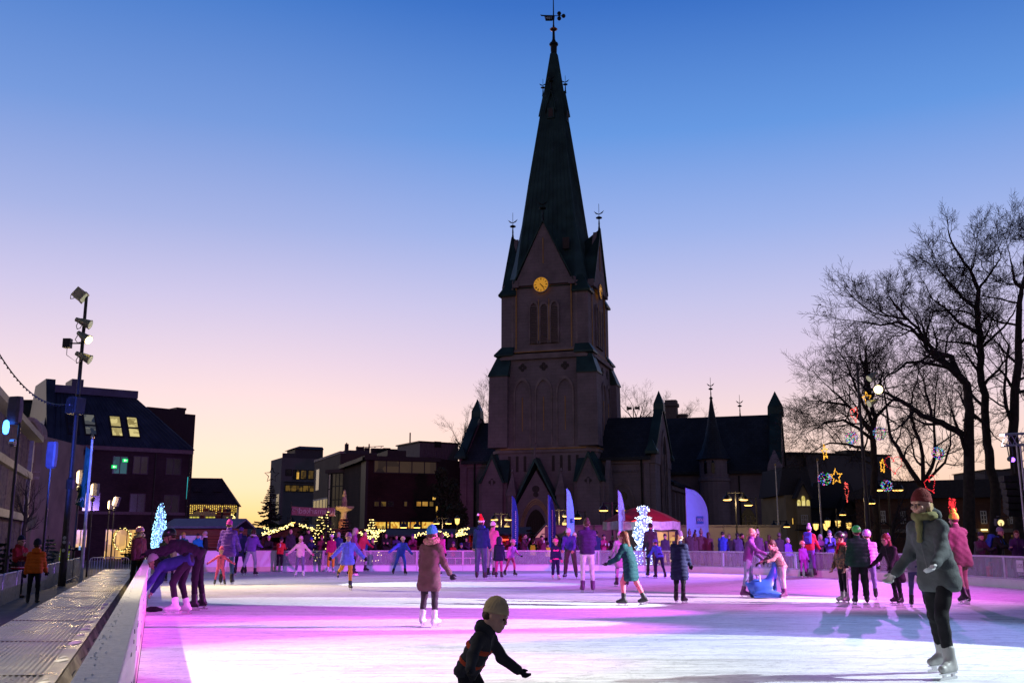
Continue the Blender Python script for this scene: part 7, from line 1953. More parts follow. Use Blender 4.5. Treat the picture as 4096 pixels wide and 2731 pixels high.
 for dx,dz in ((-.2,.02),(.2,.02),(0,.2),(0,-.16)): m.box(c+Vector((dx,-.1,dz)),(.02 if dx else .26,.16,.22 if dx else .02),(1,.5*(1 if dx > 0 else -1 if dx < 0 else 0),0))
 wb(m,"barn_doors",DARKMETAL,l); m=MB(); m.lathe(c-Vector((0,.02,0)),[(.02,0),(.1,.0),(.1,.015)],12,(1,0,0),(0,0,1),(0,1,0)); wb(m,"lens",glow("lens_small",(255,220,150),1.4),l)
 # bicycle at the left border
 Y=27; c=W(-4,2282,Y); t=thing("bicycle","parked bicycle cut by the left border, one yellowish wheel visible","bicycle",Vector((c.x,c.y,-.32)))
 for dx,nm in ((0,1),(-1.05,2)):
  o=Vector((c.x+dx,c.y,.02)); m=MB(); m.tube([o+Vector((.33*math.cos(k*.2618),0,.33*math.sin(k*.2618))) for k in range(25)],.018,6); wh=wb(m,"wheel",M("tyre_yellow",(.22,.15,.04),.6),t); m=MB()
  for k in range(14): m.tube([o,o+Vector((.32*math.cos(k*.4488),0,.32*math.sin(k*.4488)))],.003,3)
  m.tube([o-Vector((0,.04,0)),o+Vector((0,.04,0))],.02,6); wb(m,"spokes",STEEL,wh)
 o=Vector((c.x,c.y,.02)); m=MB(); r_=o+Vector((-1.05,0,0)); bb=o+Vector((-.62,0,-.04)); hd=o+Vector((-.2,0,.52)); se=o+Vector((-.78,0,.5))
 for a,b in ((o,hd),(bb,hd),(se,hd-Vector((0,0,.08))),(bb,se),(r_,bb),(r_,se-Vector((0,0,.06))),(hd,hd+Vector((.02,0,.14)))): m.tube([a,b],.018,6)
 wb(m,"frame",M("bike_frame",(.05,.05,.06),.4,.3),t); m=MB(); m.box(se+Vector((0,0,.1)),(.26,.14,.06)); m.tube([se,se+Vector((0,0,.1))],.015,5); wb(m,"saddle",DARKMETAL,t); m=MB(); m.tube([hd+Vector((-.1,-.28,.16)),hd+Vector((.05,0,.14)),hd+Vector((-.1,.28,.16))],.014,6); wb(m,"handlebar",DARKMETAL,t)
 c=W(3972,2318,31.6); b=thing("red_bag","red bag with white lettering standing behind the right barrier","bag",Vector((c.x,c.y,.0))); v,q=sdf([('b',(0,0,.28),(.20,.07,.26),None,.04)],.02,.02,disp=lambda P_: .006*np.sin(P_[...,0]*40+P_[...,2]*23)); o=mesh_vq("sack",v,q,M("bag_red",(.70,.02,.05),.5),b)
 for s_,z_ in (("Sre",.36),("ser",.20)): text("lettering",s_,.2,M("flag_white"),plane_m4((0,-.082,z_),(1,0,0),(0,0,1)),o,.006)
 m=MB()
 for y in (-.04,.04): m.tube([(-.08,y,.52),(-.06,y,.66),(.06,y,.66),(.08,y,.52)],.01,5)
 m.build("handle",M("bag_red"),b)
 # stacked planks beyond the barrier
 b=W(3640,2262,38); t=thing("plank_stack","stack of dark planks lying beyond the barrier right of the green helmet","planks",Vector((b.x,b.y,-.03)));
 for k in range(4):
  m=MB(); m.box(Vector((b.x+.03*k,b.y,.05+k*.13)),(2.4,.5-.05*k,.06)); m.box(Vector((b.x-.8,b.y,.11+k*.13)),(.08,.4,.06)); m.box(Vector((b.x+.8,b.y,.11+k*.13)),(.08,.4,.06)); wb(m,"plank",M("plank_dark",(.05,.035,.03),.8),t)
 # blue seal-shaped skating aid
 f=G(3060,2391); t=thing("seal_skating_aid","blue plastic seal-shaped skating aid standing on the ice","skating aid",f)
 pr=[('e',(-.02,0,.22),(.30,.20,.21)),('e',(-.20,0,.24),(.17,.17,.19)),('c',(.10,0,.26),(.22,0,.55),.17,.085),('c',(.22,0,.55),(.27,0,.80),.085,.055),('c',(.27,0,.80),(.30,0,.88),.052,.03),('e',(.02,-.17,.10),(.34,.06,.085),None),('e',(.02,.17,.10),(.34,.06,.085),None),('c',(-.32,0,.25),(-.42,0,.34),.07,.03)]
 v,q=sdf(pr,.014,.06); b=mesh_vq("body",v,q,M("seal_blue",(.05,.16,.62),.35,var=.06,spec=.5),t)
 m=MB()
 for y in (-.19,.19): m.tube([(-.30,y,.045),(.30,y,.045),(.38,y,.09)],.03,7)
 m.build("runner",M("seal_blue"),t)
 m=MB(); m.tube([(-.12,-.12,.38),(-.14,-.16,.52),(-.14,.16,.52),(-.12,.12,.38)],.02,7); m.build("handle",M("handle_white",(.7,.7,.75),.4),t)
 text("lettering","IceWorld.com",.085,M("seal_letter",(.035,.11,.45),.4),plane_m4((.03,-.232,.105),(1,0,-.06),(.06,0,1)),b,.006)
 for dx in (.0,):
  m=MB(); m.tube([(.14,-.155,.12),(.20,-.15,.26),(.245,-.11,.44)],[.03,.045,.006],6); m.build("flipper",M("seal_dark",(.012,.035,.16),.4),t)
square_things()
# ================================================================= PEOPLE
def cloth(name,col,rough=.8,var=.16,bump=.25): return M("cloth_" +name,col,rough,var=var,scale=7,bump=bump,bscale=60,spec=.15)
SKIN=M("skin",(.46,.27,.20),.55,var=.08,scale=12,spec=.3); SKIN2=M("skin_rosy",(.50,.27,.21),.55,var=.08,scale=12)
EYE_M=M("eye_dark",(.012,.01,.01),.25); HAIRS={"brown": M("hair_brown",(.06,.03,.015),.6,var=.4,scale=30),"dark": M("hair_dark",(.015,.01,.008),.55,var=.4,scale=30),"blond": M("hair_blond",(.38,.26,.12),.6,var=.3,scale=30),"grey": M("hair_grey",(.32,.30,.28),.6,var=.3,scale=30),"red": M("hair_red",(.14,.04,.02),.6,var=.35,scale=30)}
BLADE=M("blade_steel",(.6,.6,.62),.25,.9,var=.05); BOOTK=M("boot_black",(.02,.02,.022),.45,bump=.2); BOOTW=M("boot_white",(.62,.62,.64),.45,bump=.15); REFL=M("reflective",(.75,.75,.74),.3,emit=(200,200,190),es=.12)
def ry(v,a):  # rotate about z
 c,s=math.cos(a),math.sin(a); return np.array([v[0]*c-v[1]*s,v[0]*s+v[1]*c,v[2]])
def rotm(pitch,yaw,roll=0):
 """columns: side, back, up of a head; pitch > 0 looks down"""
 cp,sp=math.cos(pitch),math.sin(pitch); cy,sy=math.cos(yaw),math.sin(yaw); cr,sr=math.cos(roll),math.sin(roll)
 Rx=np.array([[1,0,0],[0,cp,-sp],[0,sp,cp]]); Rz=np.array([[cy,-sy,0],[sy,cy,0],[0,0,1]]); Ryy=np.array([[cr,0,sr],[0,1,0],[-sr,0,cr]])
 return Rz @ Rx @ Ryy
STAND=dict(lean=2,aL=(6,9,14,0),aR=(6,9,14,0),lL=(2,3,2),lR=(-2,3,2))
POSES=dict(stand=STAND,
 skate=dict(lean=14,aL=(26,13,34,4),aR=(-18,14,26,0),lL=(22,4,26),lR=(-14,8,12)),
 skate2=dict(lean=12,aL=(-16,13,26,0),aR=(28,12,40,6),lL=(-16,8,14),lR=(20,4,24)),
 glide=dict(lean=8,aL=(14,15,28,2),aR=(10,17,22,0),lL=(10,5,14),lR=(-4,6,8)),
 wide=dict(lean=10,aL=(15,50,20,0),aR=(15,52,20,0),lL=(6,12,8),lR=(6,12,8)),
 rail=dict(lean=16,aL=(38,10,62,12),aR=(38,10,62,12),lL=(2,3,2),lR=(-4,3,2)),
 hold=dict(lean=3,aL=(22,6,92,22),aR=(22,6,92,22),lL=(2,3,2),lR=(-2,3,2)),
 cup=dict(lean=2,aL=(8,8,15,0),aR=(34,4,118,14),lL=(2,3,2),lR=(-2,3,2)),
 phone=dict(lean=8,aL=(70,2,30,4),aR=(60,4,45,14),lL=(2,3,2),lR=(-2,3,2)),
 bend=dict(lean=48,aL=(48,8,20,6),aR=(52,10,20,6),lL=(18,6,26),lR=(8,6,18)))
NP=0
def person(label,loc,h,yaw,pose="stand",jacket=("navy",(.02,.03,.08)),trousers=("black",(.015,.015,.018)),hat=None,feet="skate",boots=BOOTK,gloves="black",coat=0.0,puffer=False,skin=SKIN,hair=("brown","short"),
   head=(0,0,0),extra=(),group=None,jmat=None,tmat=None,baggy=1.0,fat=1.0,kid=None,hood=None,legs=True,look=None,ratio=None):
 global NP; NP+= 1
 rng=random.Random(NP*17+3)
 P=dict(POSES[pose]) if isinstance(pose,str) else {**STAND,**pose}
 S=h/1.75; kid=h < 1.5 if kid is None else kid
 hs=(1.0 if not kid else 1.0+min(.45,(1.62-h)*.75))*S; hs=max(hs,.72)
 D=max(4,loc[1]); vx=min(.030,max(.013,D*.00072)); vh=min(.019,max(.0065,D*.00048))
 rad=math.radians; lean=rad(P["lean"])
 T=np.array([0,-math.sin(lean),math.cos(lean)]); Bk=np.array([0,math.cos(lean),math.sin(lean)])
 LG=S*(1.0 if not kid else .94)
 pel=np.zeros(3); chest=pel+T*.34*S; nb=pel+T*.50*S
 sh={s: pel+T*.445*S+np.array([s*.152*S*fat ** .5,0,0])-T*.012*S for s in (-1,1)}
 hp={s: pel+np.array([s*.088*S,0,-.03*S]) for s in (-1,1)}
 def adir(p,a,s): p,a=rad(p),rad(a); return np.array([s*math.sin(a),-math.sin(p)*math.cos(a),-math.cos(p)*math.cos(a)])
 el,wr,hd,kn,an,ft={},{},{},{},{},{}
 for s,k in ((1,"L"),(-1,"R")):
  a=P["a" +k]; el[s]=sh[s]+adir(a[0],a[1],s)*.285*S; fd=adir(a[0]+a[2],a[1]-a[3],s); wr[s]=el[s]+fd*.245*S; hd[s]=fd
  l=P["l" +k]; kn[s]=hp[s]+adir(l[0],l[1],s)*.425*LG; sd=adir(l[0]-l[2],l[1]*.8,s); an[s]=kn[s]+sd*.425*LG
  fy=rad(l[3] if len(l) > 3 else 10)*s; tilt=rad(min(40,max(-10,-(l[0]-l[2])-18))) if (l[0]-l[2]) < -18 else 0
  f=ry(np.array([0,-1,0]),fy); ft[s]=f*math.cos(tilt)+np.array([0,0,-1])*math.sin(tilt)
 a0=(.155 if feet == "skate" else .085)*S
 off=np.array([0,0,a0-min(an[1][2],an[-1][2])])
 mid=(an[1]+an[-1])/2; low=an[1] if an[1][2] < an[-1][2] else an[-1]
 off[0],off[1]=-low[0]*.5-mid[0]*.5,-low[1]*.5-mid[1]*.5
 for dct in (sh,hp,el,wr,kn,an):
  for s in dct: dct[s]=dct[s]+off
 pel,chest,nb=pel+off,chest+off,nb+off
 # head frame
 hr=rotm(lean*.55+rad(head[0]),rad(head[1]),rad(head[2])); hc=nb+T*.035*S+hr @ np.array([0,-.015,.125])*hs
 def H(x,y,z): return hc+hr @ np.array([x,y,z])*hs
 def he(c,r): return ('e',H(*c),np.array(r)*hs,hr)
 def hcap(a,b,ra,rb): return ('c',H(*a),H(*b),ra*hs,rb*hs)
 facep=[he((0,.012,.03),(.076,.096,.098)),he((0,-.028,-.045),(.056,.066,.07)),he((0,-.072,-.088),(.026,.022,.022)),he((.078,.012,-.005),(.012,.02,.03)),he((-.078,.012,-.005),(.012,.02,.03)),
    hcap((-.04,-.084,.034),(.04,-.084,.034),.012,.012),hcap((-.05,-.072,-.02),(-.03,-.08,-.035),.02,.016),hcap((.05,-.072,-.02),(.03,-.08,-.035),.02,.016),hcap((-.018,-.09,-.056),(.018,-.09,-.056),.0085,.0085),('c',nb-T*.03,H(0,.03,-.06),.05*S,.052*hs)]
 hv=sdf(facep,vh,.02*hs,cut=[he((.033,-.100,.010),(.018,.014,.011)),he((-.033,-.100,.010),(.018,.014,.011))])
 ns=.004 if kid else 0.0; nv=sdf([hcap((0,-.090,.022),(0,-.110+ns*2.2,-.016),.009,.013-ns*.6),hcap((-.012+ns,-.098+ns,-.02),(.012-ns,-.098+ns,-.02),.009,.009)],min(vh,.010),.016)
 bp=[('c',pel+np.array([.05*S,0,0]),chest+np.array([.06*S,0,0]),.10*S,.105*S),('c',pel-np.array([.05*S,0,0]),chest-np.array([.06*S,0,0]),.10*S,.105*S),('c',sh[1],sh[-1],.055*S,.055*S),('c',chest,nb,.08*S,.055*S)]
 for s in (1,-1):
  bp+= [('c',sh[s],el[s],.048*S,.038*S),('c',el[s],wr[s],.038*S,.027*S),('c',hp[s],kn[s],.08*S,.052*S),('c',kn[s],an[s],.052*S,.036*S),('c',an[s],an[s]+ft[s]*.12*S-np.array([0,0,.04*S]),.036*S,.03*S)]
 parts=[sdf(bp,max(vx,.016),.04*S),hv,nv]
 def hand(s,g):
  """palm, four unequal bent fingers and a thumb from the palm's side"""
  d=hd[s]/np.linalg.norm(hd[s]); sd=np.cross(d,np.array([0,-1.0,.2]) if abs(d[1]) < .9 else np.array([0,0,1.0])); sd /= np.linalg.norm(sd)+1e-9; pn=np.cross(sd,d); k=S*(1.0 if not kid else 1.12); g *= k
  if (sd @ np.array([s,0,0])) > 0: sd=-sd
  inn=-np.array([s,0,0]); pn=pn if pn @ inn > 0 else -pn
  w=wr[s]; pr=[('c',w-d*.02*k,w+d*.02*k,.024*k+g,.027*k+g)]
  for i in range(4): b=w+d*.03*k+sd*(i-1.5)*-.004*k; pr.append(('c',b,w+d*.085*k+sd*(i-1.5)*.021*k,.016*k+g,.0115*k+g))
  for i,ln in enumerate((.068,.078,.073,.056)):
   r=.0085*k+g; b=w+d*.085*k+sd*(i-1.5)*.021*k; m1=b+(d*.9+pn*.35)*ln*.5*k; m2=m1+(d*.55+pn*.8)*ln*.5*k
   pr+= [('c',b,m1,r*1.08,r),('c',m1,m2,r,r*.85)]
  b=w+d*.03*k-sd*.022*k; m1=b+(d*.6-sd*.75+pn*.3)*.042*k; m2=m1+(d*.9-sd*.15+pn*.4)*.034*k
  pr+= [('c',b,m1,.0125*k+g,.0105*k+g),('c',m1,m2,.0105*k+g,.009*k+g)]
  return sdf(pr,min(.0125,max(.0058,D*.0003))*max(.8,k),.006)
 if not gloves: parts+= [hand(1,0),hand(-1,0)]
 v,q=join(*parts); body=mesh_vq("person",v,q,skin)
 body.location=loc; body.rotation_euler=(0,0,math.radians(yaw)); tag(body,label,"person",group)
 if gloves:
  gm=cloth("glove_" +gloves,{"black": (.015,.015,.017),"white": (.6,.6,.6),"blue": (.03,.08,.35),"pink": (.6,.1,.3),"brown": (.16,.09,.05)}[gloves])
  for s in (1,-1): v,q=hand(s,.003); mesh_vq("glove",v,q,gm,body)
 if D < 34 and abs((yaw+head[1]+180) % 360-180) < 115:
  m=MB()
  for x in (.033,-.033): m.ball(H(x,-.0795,.010),.0105*hs,8,6)
  m.build("eyes",EYE_M,body,True)
  if D < 30: m=MB(); m.tube([H(-.02,-.0985,-.056),H(0,-.1005,-.054),H(.02,-.0985,-.056)],.0035*hs,5); m.build("lips",M("lips",(.36,.12,.10),.5),body,True)
 # jacket
 jm=jmat or cloth("j_" +jacket[0],jacket[1]); tm=tmat or cloth("t_" +trousers[0],trousers[1])
 o=.028*S*fat; pelv=pel-T*.06*S
 hem=T; hemz=-(.10+coat)*S
 jp=[('c',pelv+np.array([.06*S*fat,0,0]),chest+np.array([.058*S*fat,0,0]),.094*S+o,.094*S+o),('c',pelv-np.array([.06*S*fat,0,0]),chest-np.array([.058*S*fat,0,0]),.094*S+o,.094*S+o),('c',sh[1]-T*.01*S,sh[-1]-T*.01*S,.046*S+o*.6,.046*S+o*.6),('c',chest,nb,.09*S+o*.5,.07*S)]+[('c',nb-T*.03*S,sh[s]+T*.0*S,.05*S,.045*S+o*.3) for s in (1,-1)]
 if coat:
  dn=np.array([0,-math.sin(lean*.25),math.cos(lean*.25)])
  for s in (1,-1): jp.append(('c',pel+np.array([s*.06*S*fat,0,0]),pel+np.array([s*.085*S*fat,0,0])-dn*coat*S,.11*S+o,.115*S+o*1.1))
 for s in (1,-1): jp+= [('c',sh[s],el[s],.052*S+o*.5,.046*S+o*.4),('c',el[s],wr[s]-(wr[s]-el[s])*.02,.046*S+o*.4,.040*S+o*.35)]
 ph=rng.random()*6
 def wrk(P_):
  z=(P_-pel) @ T/S; x=P_[...,0]/S
  fw=.0028*np.sin(z*91+x*61+ph*3)*np.sin(x*47-z*35) if D < 24 else 0; w=fw+.0045*np.sin(z*23+x*27+ph+P_[...,1]/S*17)+.003*np.sin(z*47-x*39+P_[...,1]/S*29)
  return (w if not puffer else w*.4-.016*np.abs(np.sin(z*math.pi/.088)))*S
 cutz=lambda P_: -((P_-pel) @ (T if not coat else dn)-hemz) if True else 0
 def cut_hem(P_):
  d=-((P_-pel) @ (T if not coat else dn))+hemz      # positive below the hem
  arm=np.min([prim_d(P_,('c',el[s],wr[s],.09*S,.09*S)) for s in (1,-1)]+[prim_d(P_,('c',sh[s],el[s],.09*S,.09*S)) for s in (1,-1)],0)
  return np.where(arm < .0,-1,d)
 v,q=sdf(jp,vx,.045*S,cut=[cut_hem],disp=wrk); j=mesh_vq("jacket",v,q,jm,body)
 # collar or hood
 if hood is None: v,q=sdf([('c',nb-T*.02,nb+T*.055*S,.082*S,.075*S)],vx*.8,.02,cut=[('c',nb,nb+T*.3*S,.05*S,.06*S)]); mesh_vq("collar",v,q,jm,j)
 elif hood == "down": v,q=sdf([('e',nb+Bk*.085*S+T*.03*S,np.array((.12,.075,.085))*S,None),('c',nb-T*.01,nb+T*.05*S,.085*S,.08*S)],vx*.8,.04,disp=wrk); mesh_vq("hood",v,q,jm,j)
 else:       # fur rim
  pts=[nb+T*.05*S+ry(np.array([0,-.105,0]),a)*S+T*(.03*math.cos(a)+.01)*S for a in np.linspace(.5,5.8,12)]
  v,q=sdf([('c',a,b,.045*S,.045*S) for a,b in zip(pts,pts[1:])],vx*.8,.02,disp=lambda P_: .008*np.sin(P_[...,0]*190)*np.sin(P_[...,2]*170+P_[...,1]*150)); mesh_vq("fur_collar",v,q,cloth("fur_" +str(hood),hood,bump=.9),j)
 # front zip
 if D < 34:
  m=MB(); m.tube([Vector(pelv-Bk*(.112*S+o)),Vector(chest-Bk*(.118*S+o)),Vector(nb-Bk*.086*S)],.0035,4); m.build("zip",M("zip",(.12,.12,.13),.4,.5),j)
 # trousers
 tp=[('c',pel+np.array([.05*S,0,.04*S]),pel+np.array([.05*S,0,-.04*S]),.108*S,.115*S),('c',pel-np.array([.05*S,0,-.04*S]),pel-np.array([.05*S,0,.04*S]),.108*S,.115*S)]
 for s in (1,-1): tp+= [('c',hp[s],kn[s],.092*S*baggy ** .5,.063*S*baggy),('c',kn[s],an[s]+(kn[s]-an[s])*(.22 if feet == "skate" else .08),.063*S*baggy,(.052 if feet == "skate" else .05)*S*baggy)]
 wr2=lambda P_: (.0032*np.sin(P_[...,2]/S*23+P_[...,0]/S*38+P_[...,1]/S*21+ph)+.0022*np.sin(P_[...,2]/S*51-P_[...,1]/S*47+P_[...,0]/S*33))*S*baggy
 if legs: v,q=sdf(tp,vx,.03*S,disp=wr2); tr=mesh_vq("trousers",v,q,tm,body)
 # feet
 if legs:
  for s in (1,-1):
   a,f=an[s],ft[s]; su=(kn[s]-a)/np.linalg.norm(kn[s]-a); up=np.cross(np.cross(f,np.array([0,0,1.0])),f); up /= np.linalg.norm(up)
   if feet == "skate":
    bpz=[('c',a-up*.01*S,a+su*.12*S,.053*S,.06*S),('c',a-f*.045*S-up*.05*S,a+f*.16*S-up*.055*S,.045*S,.038*S),('c',a+up*0,a+f*.09*S-up*.03*S,.05*S,.04*S)]
    v,q=sdf(bpz,min(vx,.018)*.8,.03*S); b=mesh_vq("skate",v,q,boots,body)
    x=np.cross(f,up); m=MB(); vv=lambda z: tuple(z)
    m.box(a-up*.097*S+f*.055*S,(.035*S,.27*S,.012*S),x,f,up)
    for d_ in (-.03,.13): m.box(a-up*.115*S+f*d_*S,(.018*S,.05*S,.03*S),x,f,up)
    m.box(a-up*.1415*S+f*.055*S,(.006,.31*S,.026*S),x,f,up); m.build("blade",BLADE,b)
    if D < 30: m=MB(); [m.tube([a+f*(.03+.02*i)*S+up*(.045-.018*i)*S-x*.035*S,a+f*(.04+.02*i)*S+up*(.052-.018*i)*S,a+f*(.03+.02*i)*S+up*(.045-.018*i)*S+x*.035*S],.005,4) for i in range(5)]; m.build("laces",M("lace_pale",(.5,.5,.5),.8),b)
   else:
    v,q=sdf([('c',a-up*.01*S,a+su*.13*S,.05*S,.06*S),('c',a-f*.04*S-up*.045*S,a+f*.15*S-up*.045*S,.042*S,.038*S)],vx,.03*S); mesh_vq("boot",v,q,boots,body)
 # head wear
 hk=hat[0] if hat else None; hm=None
 if hat: hm=hat[1] if not isinstance(hat[1],tuple) else cloth("h_" +str(tuple(round(c*255) if c <= 1 else c for c in hat[1])),hat[1])
 above=lambda z0,tilt=0.0: (lambda P_: -(((P_-hc) @ hr)[...,2]/hs-z0-tilt*((P_-hc) @ hr)[...,1]/hs)*hs)
 hh,hl=hair
 if hk in ("beanie","pompom"):
  a=sdf([he((0,.014,.042),(.086,.106,.105)),he((0,.03,.09),(.06,.07,.07))],vh,.05,cut=[above(.03,-.25)],disp=lambda P_: .0035*np.sin(np.arctan2(((P_-hc) @ hr)[...,0],((P_-hc) @ hr)[...,1])*26))
  b=sdf([he((0,.012,.036),(.092,.112,.112))],vh,.01,cut=[above(.026,-.25),lambda P_: -above(.072,-.25)(P_)])
  v,q=join(a,b); o_=mesh_vq("beanie",v,q,hm,body)
  if hk == "pompom": v,q=sdf([he((0,.03,.185),(.05,.05,.05))],vh,.01,disp=lambda P_: .006*np.sin(P_[...,0]*160)*np.sin(P_[...,1]*170)*np.sin(P_[...,2]*150)); mesh_vq("pompom",v,q,hat[2] if len(hat) > 2 else hm,o_)
 elif hk == "helmet":
  a=sdf([he((0,.012,.045),(.104,.13,.112)),he((0,.02,.06),(.10,.125,.11))],vh,.02,cut=[above(.018,-.22)]+[hcap((x,-.07,.165),(x,.10,.165),.012,.012) for x in (-.045,0,.045)])
  hm=hat[1] if not isinstance(hat[1],tuple) else M("helmet_" +str(hat[1]),hat[1],.3,var=.05,spec=.5); o_=mesh_vq("helmet",*a,hm,body)
  m=MB(); m.tube([H(.085,-.01,.02),H(.07,-.03,-.06),H(0,-.06,-.115),H(-.07,-.03,-.06),H(-.085,-.01,.02)],.007,5); m.build("chin_strap",BOOTK,o_)
 elif hk == "cap":
  a=sdf([he((0,.014,.045),(.085,.105,.098))],vh,.01,cut=[above(.035,0)]); b=sdf([he((0,-.115,.042),(.07,.06,.008))],vh*.8,.01); v,q=join(a,b); mesh_vq("cap",v,q,hm,body)
 elif hk == "santa":
  a=sdf([he((0,.012,.06),(.088,.108,.10)),hcap((0,.02,.14),(.02,.05,.24),.06,.035),hcap((.02,.05,.24),(.06,.1,.26),.035,.02)],vh,.05,cut=[above(.05,-.1)]); o_=mesh_vq("santa_hat",*a,hm,body)
  b=sdf([he((0,.012,.05),(.105,.125,.12))],vh,.01,cut=[above(.03,-.1),lambda P_: -above(.085,-.1)(P_)],disp=lambda P_: .004*np.sin(P_[...,0]*150)*np.sin(P_[...,2]*160)); c_=sdf([he((.08,.13,.25),(.04,.04,.04))],vh,.01); v,q=join(b,c_); mesh_vq("white_trim",v,q,cloth("santa_white",(.7,.68,.66)),o_)
 elif hk == "hood":
  a=sdf([he((0,.025,.03),(.105,.125,.125)),hcap((0,.05,-.03),(0,.05,-.12),.09,.10)],vh,.05,cut=[he((0,-.09,-.01),(.075,.09,.10))],disp=None); o_=mesh_vq("hood",*a,jm,body)
  if len(hat) > 2:
   pts=[H(.092*math.cos(t),-.045,.01+.115*math.sin(t)) for t in np.linspace(-.9,math.pi+.9,14)]
   v,q=sdf([('c',a_,b_,.034*hs,.034*hs) for a_,b_ in zip(pts,pts[1:])],vh,.01,disp=lambda P_: .007*np.sin(P_[...,0]*170)*np.sin(P_[...,2]*180+P_[...,1]*90)); mesh_vq("fur_trim",v,q,cloth("fur_" +str(hat[2]),hat[2],bump=.9),o_)
 if hl != "none" and hk not in ("hood",):
  pr=[]
  if hk is None: pr=[he((0,.022,.045),(.086,.104,.098))]
  if hl in ("short",) and hk: pr=[he((0,.05,-.005),(.07,.066,.06))]
  if hl == "long": pr+= [hcap((0,.055,.0),(0,.085,-.20),.07,.055),hcap((.05,.02,0),(.065,.02,-.16),.03,.03),hcap((-.05,.02,0),(-.065,.02,-.16),.03,.03)]
  if hl == "bun": pr+= [he((0,.09,.12),(.05,.05,.05)),he((0,.05,-.0),(.07,.07,.07))]
  if hl == "tail": pr+= [hcap((0,.10,.03),(0,.13,-.16),.035,.02),he((0,.05,-.0),(.07,.07,.07))]
  if pr: v,q=sdf(pr,vh,.03,cut=[he((0,-.10,-.035),(.074,.088,.092))],disp=lambda P_: .002*np.sin(P_[...,0]*260+P_[...,2]*40)); mesh_vq("hair",v,q,HAIRS[hh],body)
 for e in extra:
  if e[0] == "backpack":
   c=chest+Bk*(.20*S+o)-T*.02*S; Rb=np.stack([np.array([1.0,0,0]),Bk,T],1); v,q=sdf([('b',c,np.array((.14,.08,.21))*S,Rb,.05*S),('b',c+Bk*.07*S-T*.07*S,np.array((.11,.05,.10))*S,Rb,.03*S)],vx,.02); bk=mesh_vq("backpack",v,q,cloth("bp_" +e[1],e[2]),body)
   m=MB()
   for s in (1,-1): m.tube([Vector(chest+Bk*.14*S+np.array([s*.09*S,0,0])+T*.12*S),Vector(chest+np.array([s*.10*S,0,0])+T*(.155*S+o)),Vector(chest-Bk*(.125*S+o)+np.array([s*.09*S,0,0])),Vector(pel+T*.16*S+np.array([s*(.17*S+o),0,0]))],.016,5)
   m.build("straps",cloth("bp_" +e[1],e[2]),bk)
  elif e[0] == "vest":
   vp=[(p[0],p[1],p[2],p[3]+.012,p[4]+.012) for p in jp[:2]]+[('c',sh[1]*.8+sh[-1]*.2,sh[-1]*.8+sh[1]*.2,.07*S+o*.7,.07*S+o*.7)]
   v,q=sdf(vp,vx,.045*S,cut=[cut_hem]); vs=mesh_vq("safety_vest",v,q,M("hi_vis",(.62,.70,.03),.6,emit=(190,210,20),es=.10),body)
   for t0 in (.06,.17):
    bpz=[(p[0],p[1],p[2],p[3]+.019,p[4]+.019) for p in jp[:2]]; zt=lambda P_,a=t0: np.abs((P_-pel) @ T-a*S)-.025*S
    v,q=sdf(bpz,vx,.045*S,cut=[zt]); mesh_vq("reflective_band",v,q,REFL,vs)
  elif e[0] == "scarf":
   pts=[nb+T*.045*S+ry(np.array([0,-.088,0]),a)*S for a in np.linspace(0,6.28,14)]; v,q=sdf([('c',a,b,.036*S,.036*S) for a,b in zip(pts,pts[1:])]+[('c',pts[0],pts[0]-T*.22*S-Bk*.06*S,.035*S,.03*S)],vx*.8,.02,disp=wrk); mesh_vq("scarf",v,q,cloth("scarf_" +e[1],e[2]),body)
  elif e[0] == "cup":
   s=e[1]; c=wr[s]+hd[s]*.09*S; m=MB(); m.lathe(c-np.array([0,0,.05]),[(.03,0),(.04,.11),(.036,.11),(.03,.02)],10); tag(m.build("cup",M("cup_white",(.6,.6,.6),.5),body))
  elif e[0] == "phone": c=wr[1]+hd[1]*.12*S; m=MB(); m.box(c,(.075,.012,.15)); m.build("phone",M("phone_screen",(.02,.02,.02),.2,emit=(150,190,255),es=.8),body)
  elif e[0] == "panel":     # coloured fabric panel across the chest
   vp=[(p[0],p[1],p[2],p[3]+.006,p[4]+.006) for p in jp[:2]]; zt=lambda P_,a=e[3],w_=e[4]: np.abs((P_-pel) @ T-a*S)-w_*S
   v,q=sdf(vp,vx,.045*S,cut=[zt],disp=wrk); mesh_vq("band",v,q,cloth("pn_" +e[1],e[2]),j)
  elif e[0] == "number":
   z=chest+T*.0*S; sg=1 if e[2] == "back" else -1; oo=Vector(z+Bk*sg*(.115*S+o)); text("shirt_number",e[1],.26*S,cloth("num_white",(.7,.7,.7)),plane_m4(oo,Vector((-sg,0,0)),Vector(T)),j,.012)
  elif e[0] == "stripes":
   m=MB()
   for s in (1,-1):
    for k in range(3): x=s*(.066+.0)*S*baggy; m.tube([Vector(hp[s]+np.array([s*.098*S,(k-1)*.02,0])),Vector(kn[s]+np.array([s*.066*S*baggy,(k-1)*.02,0])),Vector(an[s]+(kn[s]-an[s])*.25+np.array([s*.056*S*baggy,(k-1)*.018,0]))],.006,4)
   m.build("side_stripes",cloth("stripe_white",(.65,.65,.65)),tr)
  elif e[0] == "bag":
   s=e[1]; c=wr[s]+np.array([0,0,-.36]); v,q=sdf([('b',c,(.14,.05,.19),None,.04)],vx,.02,disp=wrk); bg=mesh_vq("carrier_bag",v,q,cloth("bag_" +e[2],e[3]),None); bg.location=loc; bg.rotation_euler=body.rotation_euler; tag(bg,e[4],"bag")
   m=MB(); m.tube([Vector(c+np.array([.08,0,.18])),Vector(wr[s]+hd[s]*.08*S),Vector(c+np.array([-.08,0,.18]))],.008,4); m.build("handle",cloth("bag_" +e[2],e[3]),bg)
 return body
SKATERS= "skaters on the ice"; WATCH= "spectators behind the far barrier"
